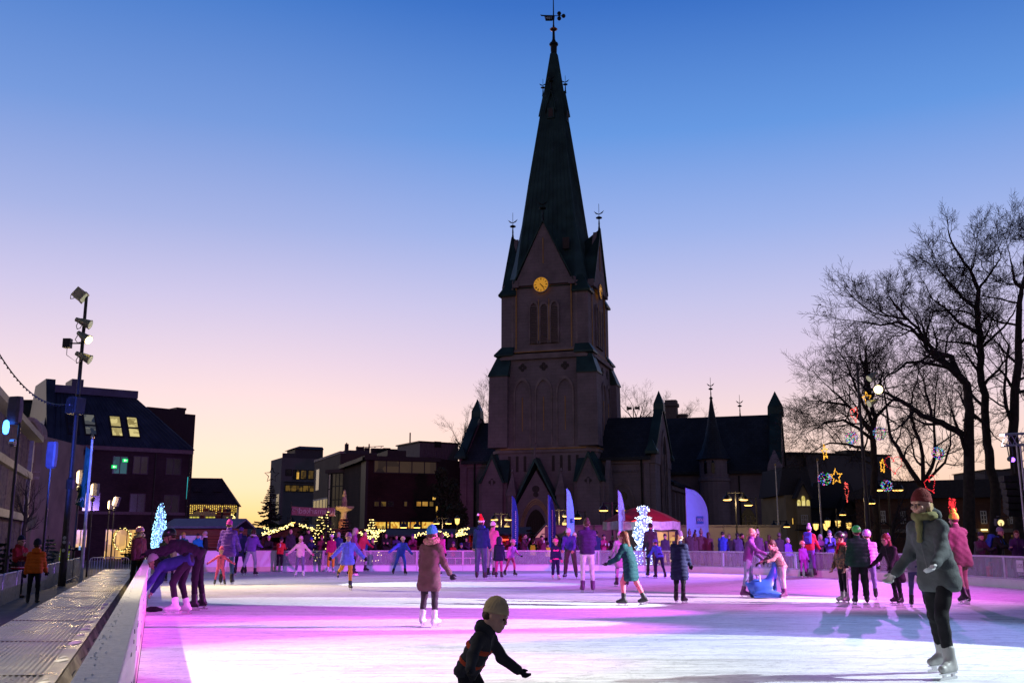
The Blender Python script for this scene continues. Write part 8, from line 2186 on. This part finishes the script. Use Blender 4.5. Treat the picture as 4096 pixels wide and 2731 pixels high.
def on_ice(label,u,v,vt,yaw,pose,**k):
 p=G(u,v); d=p.length; z=W(u,vt,p.y).z
 return person(label,(p.x,p.y,0),k.pop("h",z),yaw,pose,group=k.pop("group",SKATERS),**k)
def watcher(label,u,vt,yaw=0,pose="stand",Y=49.5,**k):
 t=W(u,vt,Y); g=gz(t.x,t.y) if k.pop("ground",1) else 0; lift=k.pop("lift",0.0)
 hh=k.pop("h",None) or (t.z-g)
 if hh > 1.88:  # stands on the wooden surround of the rink
  lift=hh-1.78; hh=1.78
 return person(label,(t.x,Y,g+lift),hh,yaw,pose,feet="boot",group=k.pop("group",WATCH),**k)
# ---------------------------------------------------------------- who is where
def everyone():
 NAVYJ=("navy",(.015,.022,.06)); BLK=("black",(.014,.014,.017)); PUR=("plum",(.10,.03,.14)); DKG=("darkgrey",(.04,.04,.045)); JEAN=("jeans",(.06,.10,.22)); RED=("red",(.42,.025,.03)); PINK=("pink",(.62,.26,.42)); BLUE_=("blue",(.05,.10,.50)); TEAL=("teal",(.015,.13,.16)); PALEJ=("pale",(.55,.50,.52))  # many clothes lean purple: the violet rink light is put into their colours
 # --- on the ice, nearest first
 p=W(1850,2600,6.6); person("small child in a beige beanie and red-trimmed dark jacket, lowest in the photo",(p.x,6.6,0),.92,66,dict(lean=30,aL=(28,16,24,0),aR=(10,52,16,0),lL=(30,6,44),lR=(10,8,30),),jacket=("charcoal",(.03,.032,.036)),trousers=BLK,hat=("beanie",(.46,.36,.20)),boots=BOOTK,puffer=True,head=(6,12,6),kid=True,extra=(("panel","rust",(.42,.06,.025),.30,.035),("panel","rust",(.42,.06,.025),.10,.03)),hood="down",group=SKATERS,gloves="black")
 p=G(3800,2708); person("tall near skater in grey jacket, maroon beanie and black trousers at right",(p.x,p.y,0),1.76,-62,dict(lean=14,aL=(26,20,34,6),aR=(-6,22,40,0),lL=(20,4,26),lR=(-12,10,10)),jacket=("greyblue",(.075,.085,.09)),trousers=BLK,hat=("beanie",(.16,.03,.03)),boots=M("boot_grey",(.34,.34,.33),.45),hair=("blond","long"),hood="down",coat=.10,extra=(("scarf","olive",(.20,.19,.08)),),group=SKATERS,gloves="white")
 on_ice("skater in a teal beanie and brown coat with a big beige fur collar",1700,2505,2113,160,"glide",jacket=("bark",(.09,.065,.045)),trousers=("olive",(.035,.035,.03)),hat=("beanie",(.03,.26,.36)),hood=(.36,.25,.14),coat=.25,boots=BOOTW)
 # --- pair tying a skate
 p=G(690,2438); person("person in a dark plum puffer jacket and black helmet, bending onto the left boards",(p.x+.5,19.7,0),1.78,-82,dict(lean=66,aL=(70,6,8,0),aR=(62,8,14,0),lL=(4,5,8),lR=(-4,5,6)),jacket=("plumblack",(.055,.03,.06)),puffer=True,trousers=("black2",(.018,.014,.02)),hat=("helmet",(.015,.015,.018)),boots=BOOTK,group="pair tying a skate by the left boards",head=(-10,0,0))
 person("person in a striped beanie bent double, tying a skate by the left boards",(p.x+.62,18.6,0),1.68,-86,dict(lean=104,aL=(30,8,6,10),aR=(22,10,10,10),lL=(28,6,40),lR=(14,8,30)),jacket=("midnight",(.025,.035,.14)),trousers=("black2",(.018,.014,.02)),hat=("beanie",M_stripe("stripe_beanie",(.62,.58,.62),(.10,.07,.12),16)),boots=BOOTW,hair=("dark","long"),group="pair tying a skate by the left boards",gloves=None,head=(-20,0,0))
 v,q=sdf([('e',(0,0,.05),(.11,.06,.05),None),('c',(.08,0,.05),(.17,.02,.04),.045,.03),('c',(-.03,-.05,.04),(-.10,-.09,.04),.03,.025)],.012,.04); g=mesh_vq("dropped_glove",v,q,cloth("glove_black",(.015,.015,.017))); c=G(606,2446); g.location=c; tag(g,"black padded glove lying on the ice beside the left boards","glove")
 on_ice("small skater in a green beanie and dark coat behind the bending pair",640,2330,2141,150,"stand",jacket=("moss",(.03,.035,.03)),hat=("beanie",(.03,.36,.14)))
 on_ice("small skater in a rose beanie and tan jacket behind the bending pair",668,2328,2154,200,"stand",jacket=("tan",(.34,.24,.17)),hat=("beanie",(.60,.06,.14)))
 t=W(588,2110,27.5); person("person in a glossy pink helmet and maroon coat standing outside the left boards",(t.x-.15,27.5,-.05),t.z+.05,60,"stand",jacket=("maroon",(.16,.03,.05)),hat=("helmet",(.70,.28,.42)),hair=("blond","tail"),feet="boot",hood=(.5,.4,.28))
 # --- skaters from left to right
 on_ice("tall skater in a violet puffer coat and magenta beanie behind a small child",893,2337,2074,190,"glide",jacket=("violet",(.14,.05,.36)),puffer=True,coat=.15,trousers=JEAN,hat=("beanie",(.55,.05,.40)),h=1.86)
 on_ice("small child in a red suit, arms stretched, before the tall violet skater",868,2340,2196,20,"wide",jacket=("rosered",(.60,.08,.20)),trousers=("rosered",(.60,.08,.20)),hat=("beanie",(.5,.06,.2)),gloves="pink")
 on_ice("dark violet skater of the pair left of the number 3 jersey",950,2300,2112,200,"skate",jacket=("indigo",(.07,.05,.22)),coat=.2,trousers=("indigo2",(.05,.03,.12)),hat=("beanie",(.10,.06,.24)))
 on_ice("skater in a violet jacket and pale jeans beside the dark violet one",1006,2302,2118,170,"skate2",jacket=("violet2",(.20,.09,.46)),trousers=("palejean",(.38,.40,.50)),hair=("brown","long"),extra=(("scarf","white",(.6,.58,.6)),))
 on_ice("child in a red jersey with the number 3 on the back",1112,2286,2150,180,"rail",jacket=("jersey",(.50,.03,.03)),trousers=BLK,hat=("beanie",(.02,.02,.025)),extra=(("number","3","back"),),boots=BOOTW,gloves=None)
 on_ice("girl in a pale pink jacket and pink beanie skating towards the viewer",1205,2307,2148,8,dict(lean=8,aL=(12,42,16,0),aR=(14,44,14,0),lL=(14,6,16),lR=(-8,8,8)),jacket=("palepink",(.74,.42,.56)),trousers=("slate",(.16,.12,.26)),hat=("beanie",(.74,.36,.52)),gloves="pink",hood="down",boots=BOOTW)
 on_ice("child in a white helmet, crimson jacket and yellow trousers by the far barrier",1327,2287,2144,12,"stand",jacket=("crimson",(.34,.02,.10)),trousers=("yellow",(.62,.34,.03)),hat=("helmet",(.66,.62,.66)),boots=BOOTW,baggy=1.2)
 on_ice("child in a bright blue jacket and orange leggings gliding on one leg",1388,2358,2136,15,dict(lean=12,aL=(10,40,14,0),aR=(12,42,14,0),lL=(4,2,6),lR=(-44,10,30)),jacket=("brightblue",(.16,.18,.72)),coat=.1,trousers=("orange",(.66,.28,.04)),hat=("beanie",(.30,.10,.34)),puffer=True)
 on_ice("adult in a dark red jacket and grey trousers skating away, right of the blue jacket",1448,2286,2122,60,"skate",jacket=("darkred",(.36,.03,.05)),trousers=("mauve",(.30,.24,.32)),hair=("dark","short"))
 on_ice("skater in a plum coat half hidden behind the blue jacket",1408,2300,2116,100,"glide",jacket=("plumcoat",(.22,.05,.22)),hair=("grey","long"),trousers=BLK,coat=.2)
 on_ice("child in a blue suit and cream helmet leaning forward",1608,2298,2140,20,dict(lean=32,aL=(38,20,10,0),aR=(20,52,10,0),lL=(26,8,40),lR=(-10,14,18)),jacket=BLUE_,trousers=BLUE_,hat=("helmet",(.70,.52,.36)),gloves="blue",puffer=True)
 on_ice("skater in a magenta top just right of the fur hood",1752,2300,2130,150,"skate",jacket=("magenta",(.50,.05,.26)),trousers=("palejean",(.38,.40,.50)),hair=("brown","long"))
 on_ice("man in a navy jacket with a blue scarf and a Santa hat standing back turned",1915,2317,2072,170,"stand",jacket=("navysanta",(.012,.03,.10)),trousers=("bluegrey",(.06,.08,.14)),hat=("santa",(.60,.02,.02)),extra=(("scarf","blue",(.03,.10,.50)),),hood="down",gloves=None,baggy=1.25,h=1.98,fat=1.15)
 on_ice("skater in a pink jacket with a white cap just behind the Santa hat",1958,2306,2094,150,"glide",jacket=("pink2",(.60,.14,.30)),trousers=("mauve",(.30,.24,.32)),hat=("beanie",(.66,.62,.66)))
 on_ice("small child in a dark jacket with a sandy fur hood beside the Santa hat",1990,2313,2152,170,"stand",jacket=("ink",(.015,.02,.05)),trousers=("rose",(.40,.06,.20)),hat=("hood",None,(.42,.28,.12)),coat=.12,extra=())
 on_ice("blurred-looking child in a pink and violet suit right of the sandy fur hood",2048,2302,2160,40,"skate",jacket=("pinkviolet",(.52,.12,.48)),trousers=("rosered",(.60,.08,.20)),hat=("helmet",(.60,.14,.40)))
 on_ice("toddler in a pink helmet and navy suit with pink trim held from behind",2228,2317,2162,10,"stand",jacket=NAVYJ,trousers=NAVYJ,hat=("helmet",(.80,.14,.36)),extra=(("panel","hotpink",(.78,.08,.30),.33,.05),("panel","hotpink",(.78,.08,.30),-.04,.04)),boots=BOOTW,baggy=1.3,gloves="pink")
 on_ice("adult in a violet-blue jacket and white beanie stooping over the pink-helmeted toddler",2272,2314,2122,-12,dict(lean=40,aL=(30,6,20,10),aR=(34,6,20,10),lL=(10,8,18),lR=(4,8,12)),jacket=("royal",(.07,.06,.34)),trousers=("olivegrey",(.06,.06,.055)),hat=("beanie",(.60,.60,.72)),gloves=None,baggy=1.25,h=1.82,head=(10,0,0))
 on_ice("woman in white trousers with golden side stripes and a plum jacket, seen from behind",2341,2369,2086,180,"hold",jacket=("plumjacket",(.06,.02,.09)),trousers=("whitepink",(.72,.58,.64)),hair=("brown","bun"),boots=("x" and M("boot_plum",(.16,.04,.14),.5)),puffer=True)
 on_ice("skater in a dark green coat with pink and orange leggings striding left",2517,2422,2124,-120,"skate",jacket=("bottlegreen",(.012,.06,.065)),coat=.28,trousers=("pinkorange",(.66,.16,.22)),hair=("red","long"),puffer=True)
 on_ice("skater in a cream coat with a lilac beanie behind the dark green coat",2478,2345,2134,190,"glide",jacket=("lilacgrey",(.34,.28,.36)),coat=.3,trousers=("mauve",(.30,.24,.32)),hat=("beanie",(.62,.34,.62)))
 on_ice("tall man in plain dark grey standing in front of the glowing snowman",2600,2308,2104,180,"stand",jacket=("steelgrey",(.05,.055,.06)),trousers=("olivegrey",(.06,.06,.055)),hair=("dark","short"),h=1.88,gloves=None)
 on_ice("child in a bright blue jacket bending right of the man before the snowman",2634,2312,2150,200,dict(lean=36,aL=(30,14,20,0),aR=(30,14,20,0),lL=(16,6,24),lR=(-4,8,14)),jacket=BLUE_,trousers=NAVYJ,hat=("beanie",(.10,.10,.40)),boots=BOOTK)
 on_ice("skater in a long navy coat and dark plum beanie right of the snowman",2712,2412,2132,150,dict(lean=4,aL=(10,8,40,10),aR=(10,8,40,10),lL=(6,3,8),lR=(-6,3,6)),jacket=("navycoat",(.014,.016,.05)),coat=.30,puffer=True,trousers=("black2",(.018,.014,.02)),hat=("beanie",(.10,.03,.12)),hair=("red","tail"),extra=(("panel","violetstrip",(.30,.05,.42),.05,.02),))
 on_ice("skater in a plum jacket and faded jeans pushing the blue seal from the left",2998,2389,2122,70,dict(lean=12,aL=(16,10,30,0),aR=(38,8,30,8),lL=(6,5,8),lR=(-6,5,8)),jacket=("mulberry",(.16,.05,.20)),trousers=("fadedjean",(.30,.30,.46)),hair=("blond","tail"),boots=M("boot_plum",(.16,.04,.14),.5))
 on_ice("child in a leopard-patterned jacket and pale leggings leaning onto the blue seal",3140,2392,2158,-70,dict(lean=30,aL=(46,8,30,4),aR=(40,8,30,4),lL=(6,5,8),lR=(-6,5,8)),jmat=M_spots("leopard",((.10,.05,.06),(.46,.30,.26),(.08,.04,.05),(.56,.40,.30)),34),trousers=("palelegging",(.58,.44,.50)),hair=("brown","tail"),boots=M("boot_plum",(.16,.04,.14),.5),hood="down")
 on_ice("adult in a red jacket with a blue rucksack near the second white flagpole",3236,2306,2108,150,"glide",jacket=RED,trousers=("violetjean",(.16,.08,.28)),hat=("pompom",(.46,.38,.50)),extra=(("backpack","blue",(.05,.06,.30)),),h=1.80)
 on_ice("small child in a peach helmet and violet suit before the red jacket",3220,2308,2172,10,"stand",jacket=("violetsuit",(.30,.06,.36)),trousers=("violetsuit",(.30,.06,.36)),hat=("helmet",(.76,.34,.20)))
 on_ice("boy in a black helmet, camouflage jacket and striped track trousers looking left",3386,2411,2140,-70,"stand",jmat=M_spots("camouflage",((.05,.06,.03),(.22,.14,.05),(.03,.03,.02),(.34,.20,.08)),9),trousers=BLK,hat=("helmet",(.02,.02,.022)),extra=(("stripes",),("scarf","red",(.42,.03,.04))),boots=M("boot_silver",(.34,.34,.33),.4),hair=("blond","none"),gloves=None)
 on_ice("boy in a bright green helmet and dark green puffer jacket, back turned",3435,2417,2118,172,"stand",jacket=("greenpuffer",(.016,.07,.035)),puffer=True,coat=.06,trousers=("darkgreen",(.012,.024,.016)),hat=("helmet",(.03,.62,.06)),baggy=1.35,fat=1.12)
 on_ice("child in a mauve jacket and violet helmet half hidden behind the green helmet",3474,2396,2128,165,"stand",jacket=("mauvejacket",(.30,.12,.36)),puffer=True,trousers=("violetjean",(.16,.08,.28)),hat=("helmet",(.30,.18,.44)))
 on_ice("auburn-haired woman in a flared dark grey coat bending to the left",3602,2418,2132,-60,dict(lean=26,aL=(22,10,24,0),aR=(30,10,24,0),lL=(10,5,14),lR=(-6,5,8)),jacket=("coalcoat",(.035,.03,.035)),coat=.34,trousers=BLK,hair=("red","long"))
 on_ice("child in a salmon helmet and grey jacket right of the flared coat",3662,2427,2146,160,"skate",jacket=("greychild",(.22,.22,.25)),trousers=("bluegrey",(.06,.08,.14)),hat=("helmet",(.62,.16,.18)))
 on_ice("tall skater in an olive coat and lime beanie behind the near grey-blue jacket",3870,2417,2052,188,"skate2",jacket=("olivecoat",(.10,.10,.055)),trousers=("khaki",(.17,.15,.09)),coat=.18,hat=("pompom",(.42,.48,.03)),h=1.84)
 # --- left side of the square
 def off(label,u,vt,Y,yaw,pose="stand",**k):
  t=W(u,vt,Y); g=gz(t.x,t.y); return person(label,(t.x,Y,g),t.z-g,yaw,pose,feet="boot",group=k.pop("group","people outside the boards on the left"),**k)
 off("person in an orange puffer jacket and black beanie seen from behind on the walkway",142,2158,22.6,196,dict(aL=(4,10,8,0),aR=(10,10,20,0),lean=1),jacket=("orange",(.62,.13,.015)),puffer=True,trousers=BLK,hat=("beanie",(.02,.025,.03)),hood="down",fat=1.15)
 off("man in a red and black hockey jersey and dark beanie behind the barrier at left",92,2142,24.5,60,"hold",jacket=("jerseyred",(.34,.025,.03)),trousers=BLK,hat=("beanie",(.02,.03,.05)),extra=(("panel","black",(.02,.02,.02),.05,.08),("panel","white",(.6,.6,.6),.14,.015),("panel","white",(.6,.6,.6),-.045,.015)),hood="down",gloves=None,fat=1.1)
 off("woman in a yellow safety vest and fur collar holding up a phone by the barrier",268,2150,39,62,"phone",jacket=("blackcoat",(.018,.016,.018)),hat=("beanie",(.02,.02,.02)),hood=(.36,.26,.18),extra=(("vest",),("phone",)),gloves=None)
 # --- spectators
 watcher("woman in a teal jacket and mustard beanie holding a phone before the pale notice board",740,2130,30,"hold",Y=48.5,jacket=TEAL,hat=("beanie",(.42,.30,.05)),hair=("blond","long"),gloves=None)
 watcher("man in a bright blue jacket and black cap at the far left boards",798,2133,20,"stand",Y=48.5,jacket=("skyblue",(.01,.22,.46)),hat=("cap",(.02,.02,.03)),hood="down")
 watcher("grey-haired man in a dark coat talking to the blue jacket",824,2124,-60,"stand",Y=48.8,jacket=("blackcoat",(.018,.016,.018)),hair=("grey","short"),extra=(("scarf","white",(.6,.58,.6)),))
 watcher("small spectator in a lilac beanie left of the number 3 jersey",1082,2141,10,"rail",Y=48,jacket=("blackcoat",(.018,.016,.018)),hat=("beanie",(.36,.24,.40)))
 watcher("bald man in a dark hoodie with white cords watching",1169,2116,15,"stand",Y=49,jacket=("hoodie",(.03,.03,.04)),hair=("grey","none"),hood="down")
 watcher("man in a black cap and black coat behind the pink girl",1237,2114,40,"stand",Y=49.5,jacket=("blackcoat",(.018,.016,.018)),hat=("cap",(.015,.015,.018)))
 watcher("child in a royal blue beanie beside the black cap",1246,2148,30,"rail",Y=48,jacket=NAVYJ,hat=("beanie",(.03,.06,.40)))
 watcher("spectator with grey hair behind the blue jacket skater",1360,2128,-20,"stand",Y=49,jacket=("bluecoat",(.04,.06,.22)),hair=("grey","long"))
 watcher("woman in a plum beanie with folded hands by the barrier",1494,2149,10,"rail",Y=48.2,jacket=("blackcoat",(.018,.016,.018)),hat=("beanie",(.22,.05,.16)),hair=("blond","long"))
 watcher("spectator in a blue jacket just left of the plum beanie",1468,2132,20,"stand",Y=50,jacket=("midblue",(.02,.07,.24)),hair=("brown","short"))
 watcher("spectator in a black hood with hands joined, right of the plum beanie",1550,2132,5,"hold",Y=48.6,jacket=("blackcoat",(.018,.016,.018)),hat=("hood",None),gloves=None)
 watcher("spectator in a red coat and dark hair behind the fur hood",1752,2122,-10,"stand",Y=49.5,jacket=("redcoat",(.34,.02,.05)),hair=("dark","long"))
 watcher("small child in a cream knitted pompom hat leaning on the barrier",1779,2183,0,"rail",Y=47.6,jacket=("darkred",(.36,.03,.05)),hat=("pompom",(.60,.42,.36)))
 watcher("man in a navy beanie watching above the children left of the Santa hat",1809,2129,30,"stand",Y=49.2,jacket=("blackcoat",(.018,.016,.018)),hat=("beanie",(.03,.04,.09)))
 watcher("child in a red jacket and plum beanie leaning on the barrier",1814,2166,15,"rail",Y=47.7,jacket=RED,hat=("beanie",(.12,.03,.14)))
 watcher("child in a dark blue beanie next to the red-jacketed child",1846,2172,15,"rail",Y=47.8,jacket=NAVYJ,hat=("beanie",(.05,.05,.18)))
 watcher("woman in a mauve fur-hooded coat drinking from a cup",2098,2133,70,"cup",Y=49,jacket=("mauvecoat",(.12,.06,.11)),hood=(.30,.20,.16),hair=("dark","tail"),gloves=None,extra=(("cup",-1),))
 watcher("spectator in a yellow safety vest with a dark beanie left of the maroon coat",2128,2156,160,"stand",Y=48.6,jacket=("blackcoat",(.018,.016,.018)),hat=("beanie",(.04,.05,.02)),extra=(("vest",),))
 watcher("man in a maroon coat and black beanie holding a paper cup",2169,2142,40,"cup",Y=48.2,jacket=("marooncoat",(.14,.02,.06)),hat=("beanie",(.02,.02,.022)),extra=(("cup",-1),),gloves=None)
 watcher("child in a yellow safety vest behind the maroon coat",2187,2168,170,"stand",Y=49.5,jacket=("darkred",(.36,.03,.05)),hair=("dark","short"),extra=(("vest",),))
 watcher("spectator in a lime striped beanie behind the stooping adult",2266,2124,20,"stand",Y=50,jacket=("blackcoat",(.018,.016,.018)),hat=("beanie",(.30,.40,.04)))
 watcher("woman in a cream beanie with a blond braid and tan boots by the barrier",2294,2130,110,"stand",Y=47.8,jacket=("plumjacket",(.06,.02,.09)),hat=("beanie",(.62,.52,.40)),hair=("blond","tail"),gloves=None)
 watcher("dark-haired man in a navy jacket right of the woman in white trousers",2380,2123,200,"stand",Y=48.5,jacket=("navyblue",(.02,.03,.09)),hair=("dark","short"),trousers=("palejean",(.38,.40,.50)))
 watcher("spectator in a red-lit coat and black beanie holding two paper cups",2418,2138,20,"hold",Y=48.8,jacket=("rosecoat",(.34,.04,.14)),hat=("beanie",(.04,.02,.05)),extra=(("cup",-1),("cup",1)))
 watcher("spectator in a pink helmet between the lilac flag and the snowman",2486,2143,-20,"stand",Y=48.2,jacket=("rosecoat",(.34,.04,.14)),hat=("helmet",(.76,.22,.50)))
 for i,(u,vt,yw,c,ht,lab) in enumerate((
  (905,2140,10,(.10,.03,.20),("beanie",(.2,.06,.3)),"spectator in a purple beanie behind the tall violet skater"),(1035,2136,-20,(.05,.04,.12),None,"dark-haired spectator right of the violet skating pair"),
  (1290,2140,20,(.16,.03,.05),("beanie",(.3,.03,.05)),"spectator in a red beanie left of the white helmet"),(1415,2135,0,(.04,.04,.07),("cap",(.05,.03,.08)),"spectator in a plum cap behind the blue jacket"),
  (1590,2138,15,(.06,.03,.12),None,"spectator with brown hair above the cream helmet"),(1660,2134,-15,(.24,.04,.14),("beanie",(.08,.05,.16)),"spectator in a rose coat and indigo beanie left of the fur collar"),
  (1715,2136,30,(.04,.05,.14),("pompom",(.4,.2,.4)),"spectator in a lilac pompom hat right of the fur collar"),(1872,2148,-30,(.05,.02,.06),None,"spectator just left of the Santa hat man's shoulder"),
  (2040,2136,20,(.3,.03,.06),("beanie",(.12,.02,.04)),"spectator in a red coat under the red-lit stall"),(2072,2144,5,(.14,.03,.10),("beanie",(.3,.1,.25)),"spectator in a mauve beanie left of the fur-hooded woman"),
  (2340,2140,-5,(.05,.03,.10),("beanie",(.1,.1,.12)),"spectator in a charcoal beanie behind the white trousers"),(2448,2140,25,(.30,.04,.16),None,"spectator in a rose coat left of the lilac beanie"),
  (2664,2136,0,(.05,.04,.07),("beanie",(.04,.03,.05)),"spectator in a black beanie right of the snowman"),(2700,2140,160,(.07,.06,.08),None,"brown-haired spectator behind the long navy coat"),
  (2912,2136,175,(.08,.05,.06),("beanie",(.2,.16,.12)),"spectator in a tan beanie right of the bright blue jacket"),(3070,2138,150,(.16,.06,.18),None,"spectator in a purple coat above the seal's neck"),
  (3110,2132,170,(.07,.05,.07),("beanie",(.12,.1,.1)),"spectator in a grey beanie behind the leopard jacket"),(3275,2134,20,(.2,.05,.14),None,"spectator in a rosy coat right of the blue rucksack"),(3470,2132,-10,(.05,.04,.06),("cap",(.02,.02,.02)),"spectator in a black cap behind the green helmet"))):
  X_=(u-2048)/4061; watcher(lab,u,vt,yw,("stand","hold","rail")[i % 3],Y=(50.5 if u < 2600 else 48 if u < 3000 else 45 if u < 3200 else 42.5)+(i % 2)*.5,jacket=("crowd%d" % i,c),hat=ht,hair=(("brown","dark","grey")[i % 3],"long" if i % 2 else "short"))
 for u,vt,yw,nm,lab,kw in ((2752,2122,170,"a","spectator in a dark pompom beanie raising an arm left of the big flag",dict(hat=("pompom",(.10,.07,.10)),pose=dict(lean=2,aR=(120,10,20,0)))),(2774,2132,185,"b","curly-haired spectator in front of the big flag's left edge",dict(hair=("brown","long"))),(2798,2120,175,"c","tall spectator with a pompom hat in front of the big flag",dict(hat=("pompom",(.16,.12,.10)))),(2828,2128,190,"d","curly-haired spectator carrying a blue bag under the big flag",dict(hair=("brown","long")))):
  ps=kw.pop("pose","stand"); watcher(lab,u,vt,yw,ps,Y=47.5,jacket=("dusk" +nm,(.05+.01*ord(nm) % .04,.04,.05)),**kw)
 watcher("spectator in a bright blue jacket with a dark hood right of the big flag",2884,2126,150,"stand",Y=46.5,jacket=("royalblue",(.03,.06,.34)),hair=("dark","short"),trousers=("maroont",(.10,.03,.03)))
 watcher("spectator with tied dark hair and a pale jacket behind the seal group",2943,2130,160,"stand",Y=46,jacket=("duskblue",(.06,.05,.10)),hair=("dark","tail"))
 watcher("dark-haired spectator in a black coat facing right behind the seal group",2965,2133,70,"stand",Y=46.5,jacket=("blackcoat",(.018,.016,.018)),hair=("dark","short"))
 watcher("spectator in a cream pompom hat behind the plum-jacketed skater",3023,2123,150,"stand",Y=45.5,jacket=("mauvecoat",(.12,.06,.11)),hat=("pompom",(.52,.40,.28)))
 watcher("spectator with pale hair in a violet jacket left of the red jacket",3152,2148,30,"stand",Y=43.5,jacket=("violet",(.14,.05,.36)),hair=("grey","short"))
 watcher("woman in a grey beanie and violet-lit coat left of the boy in camouflage",3323,2122,-10,"hold",Y=41,jacket=("indigo",(.07,.05,.22)),hat=("beanie",(.10,.10,.11)),hair=("dark","short"),extra=(("scarf","fur",(.34,.28,.26)),))
 watcher("spectator in a dark beanie above the boy in camouflage",3386,2126,0,"stand",Y=42.5,jacket=("duskblue",(.06,.05,.10)),hat=("beanie",(.08,.05,.10)))
 watcher("spectator in a pink pompom beanie right of the green helmet",3554,2141,30,"stand",Y=38,jacket=("blackcoat",(.018,.016,.018)),hat=("pompom",(.52,.16,.36)))
 watcher("woman in a black beanie with an orange jacket zip at the right barrier",3915,2128,10,"rail",Y=31.6,jacket=("anthracite",(.06,.045,.055)),hat=("beanie",(.03,.03,.035)),hair=("blond","short"),extra=(("panel","orangezip",(.5,.14,.02),.2,.012),),lift=0)
 watcher("big man in a striped beanie with a blue rucksack leaning on the right barrier",3978,2108,40,"rail",Y=31.4,jacket=("blackcoat",(.018,.016,.018)),hat=("beanie",M_stripe("stripe_grey",(.36,.30,.38),(.06,.05,.08),14)),extra=(("backpack","blue2",(.03,.10,.40)),),fat=1.2)
 watcher("woman with long auburn hair in a plum jacket at the right border",4072,2117,-25,"rail",Y=30.6,jacket=("plumjacket",(.06,.02,.09)),hair=("red","long"),gloves=None)
everyone()
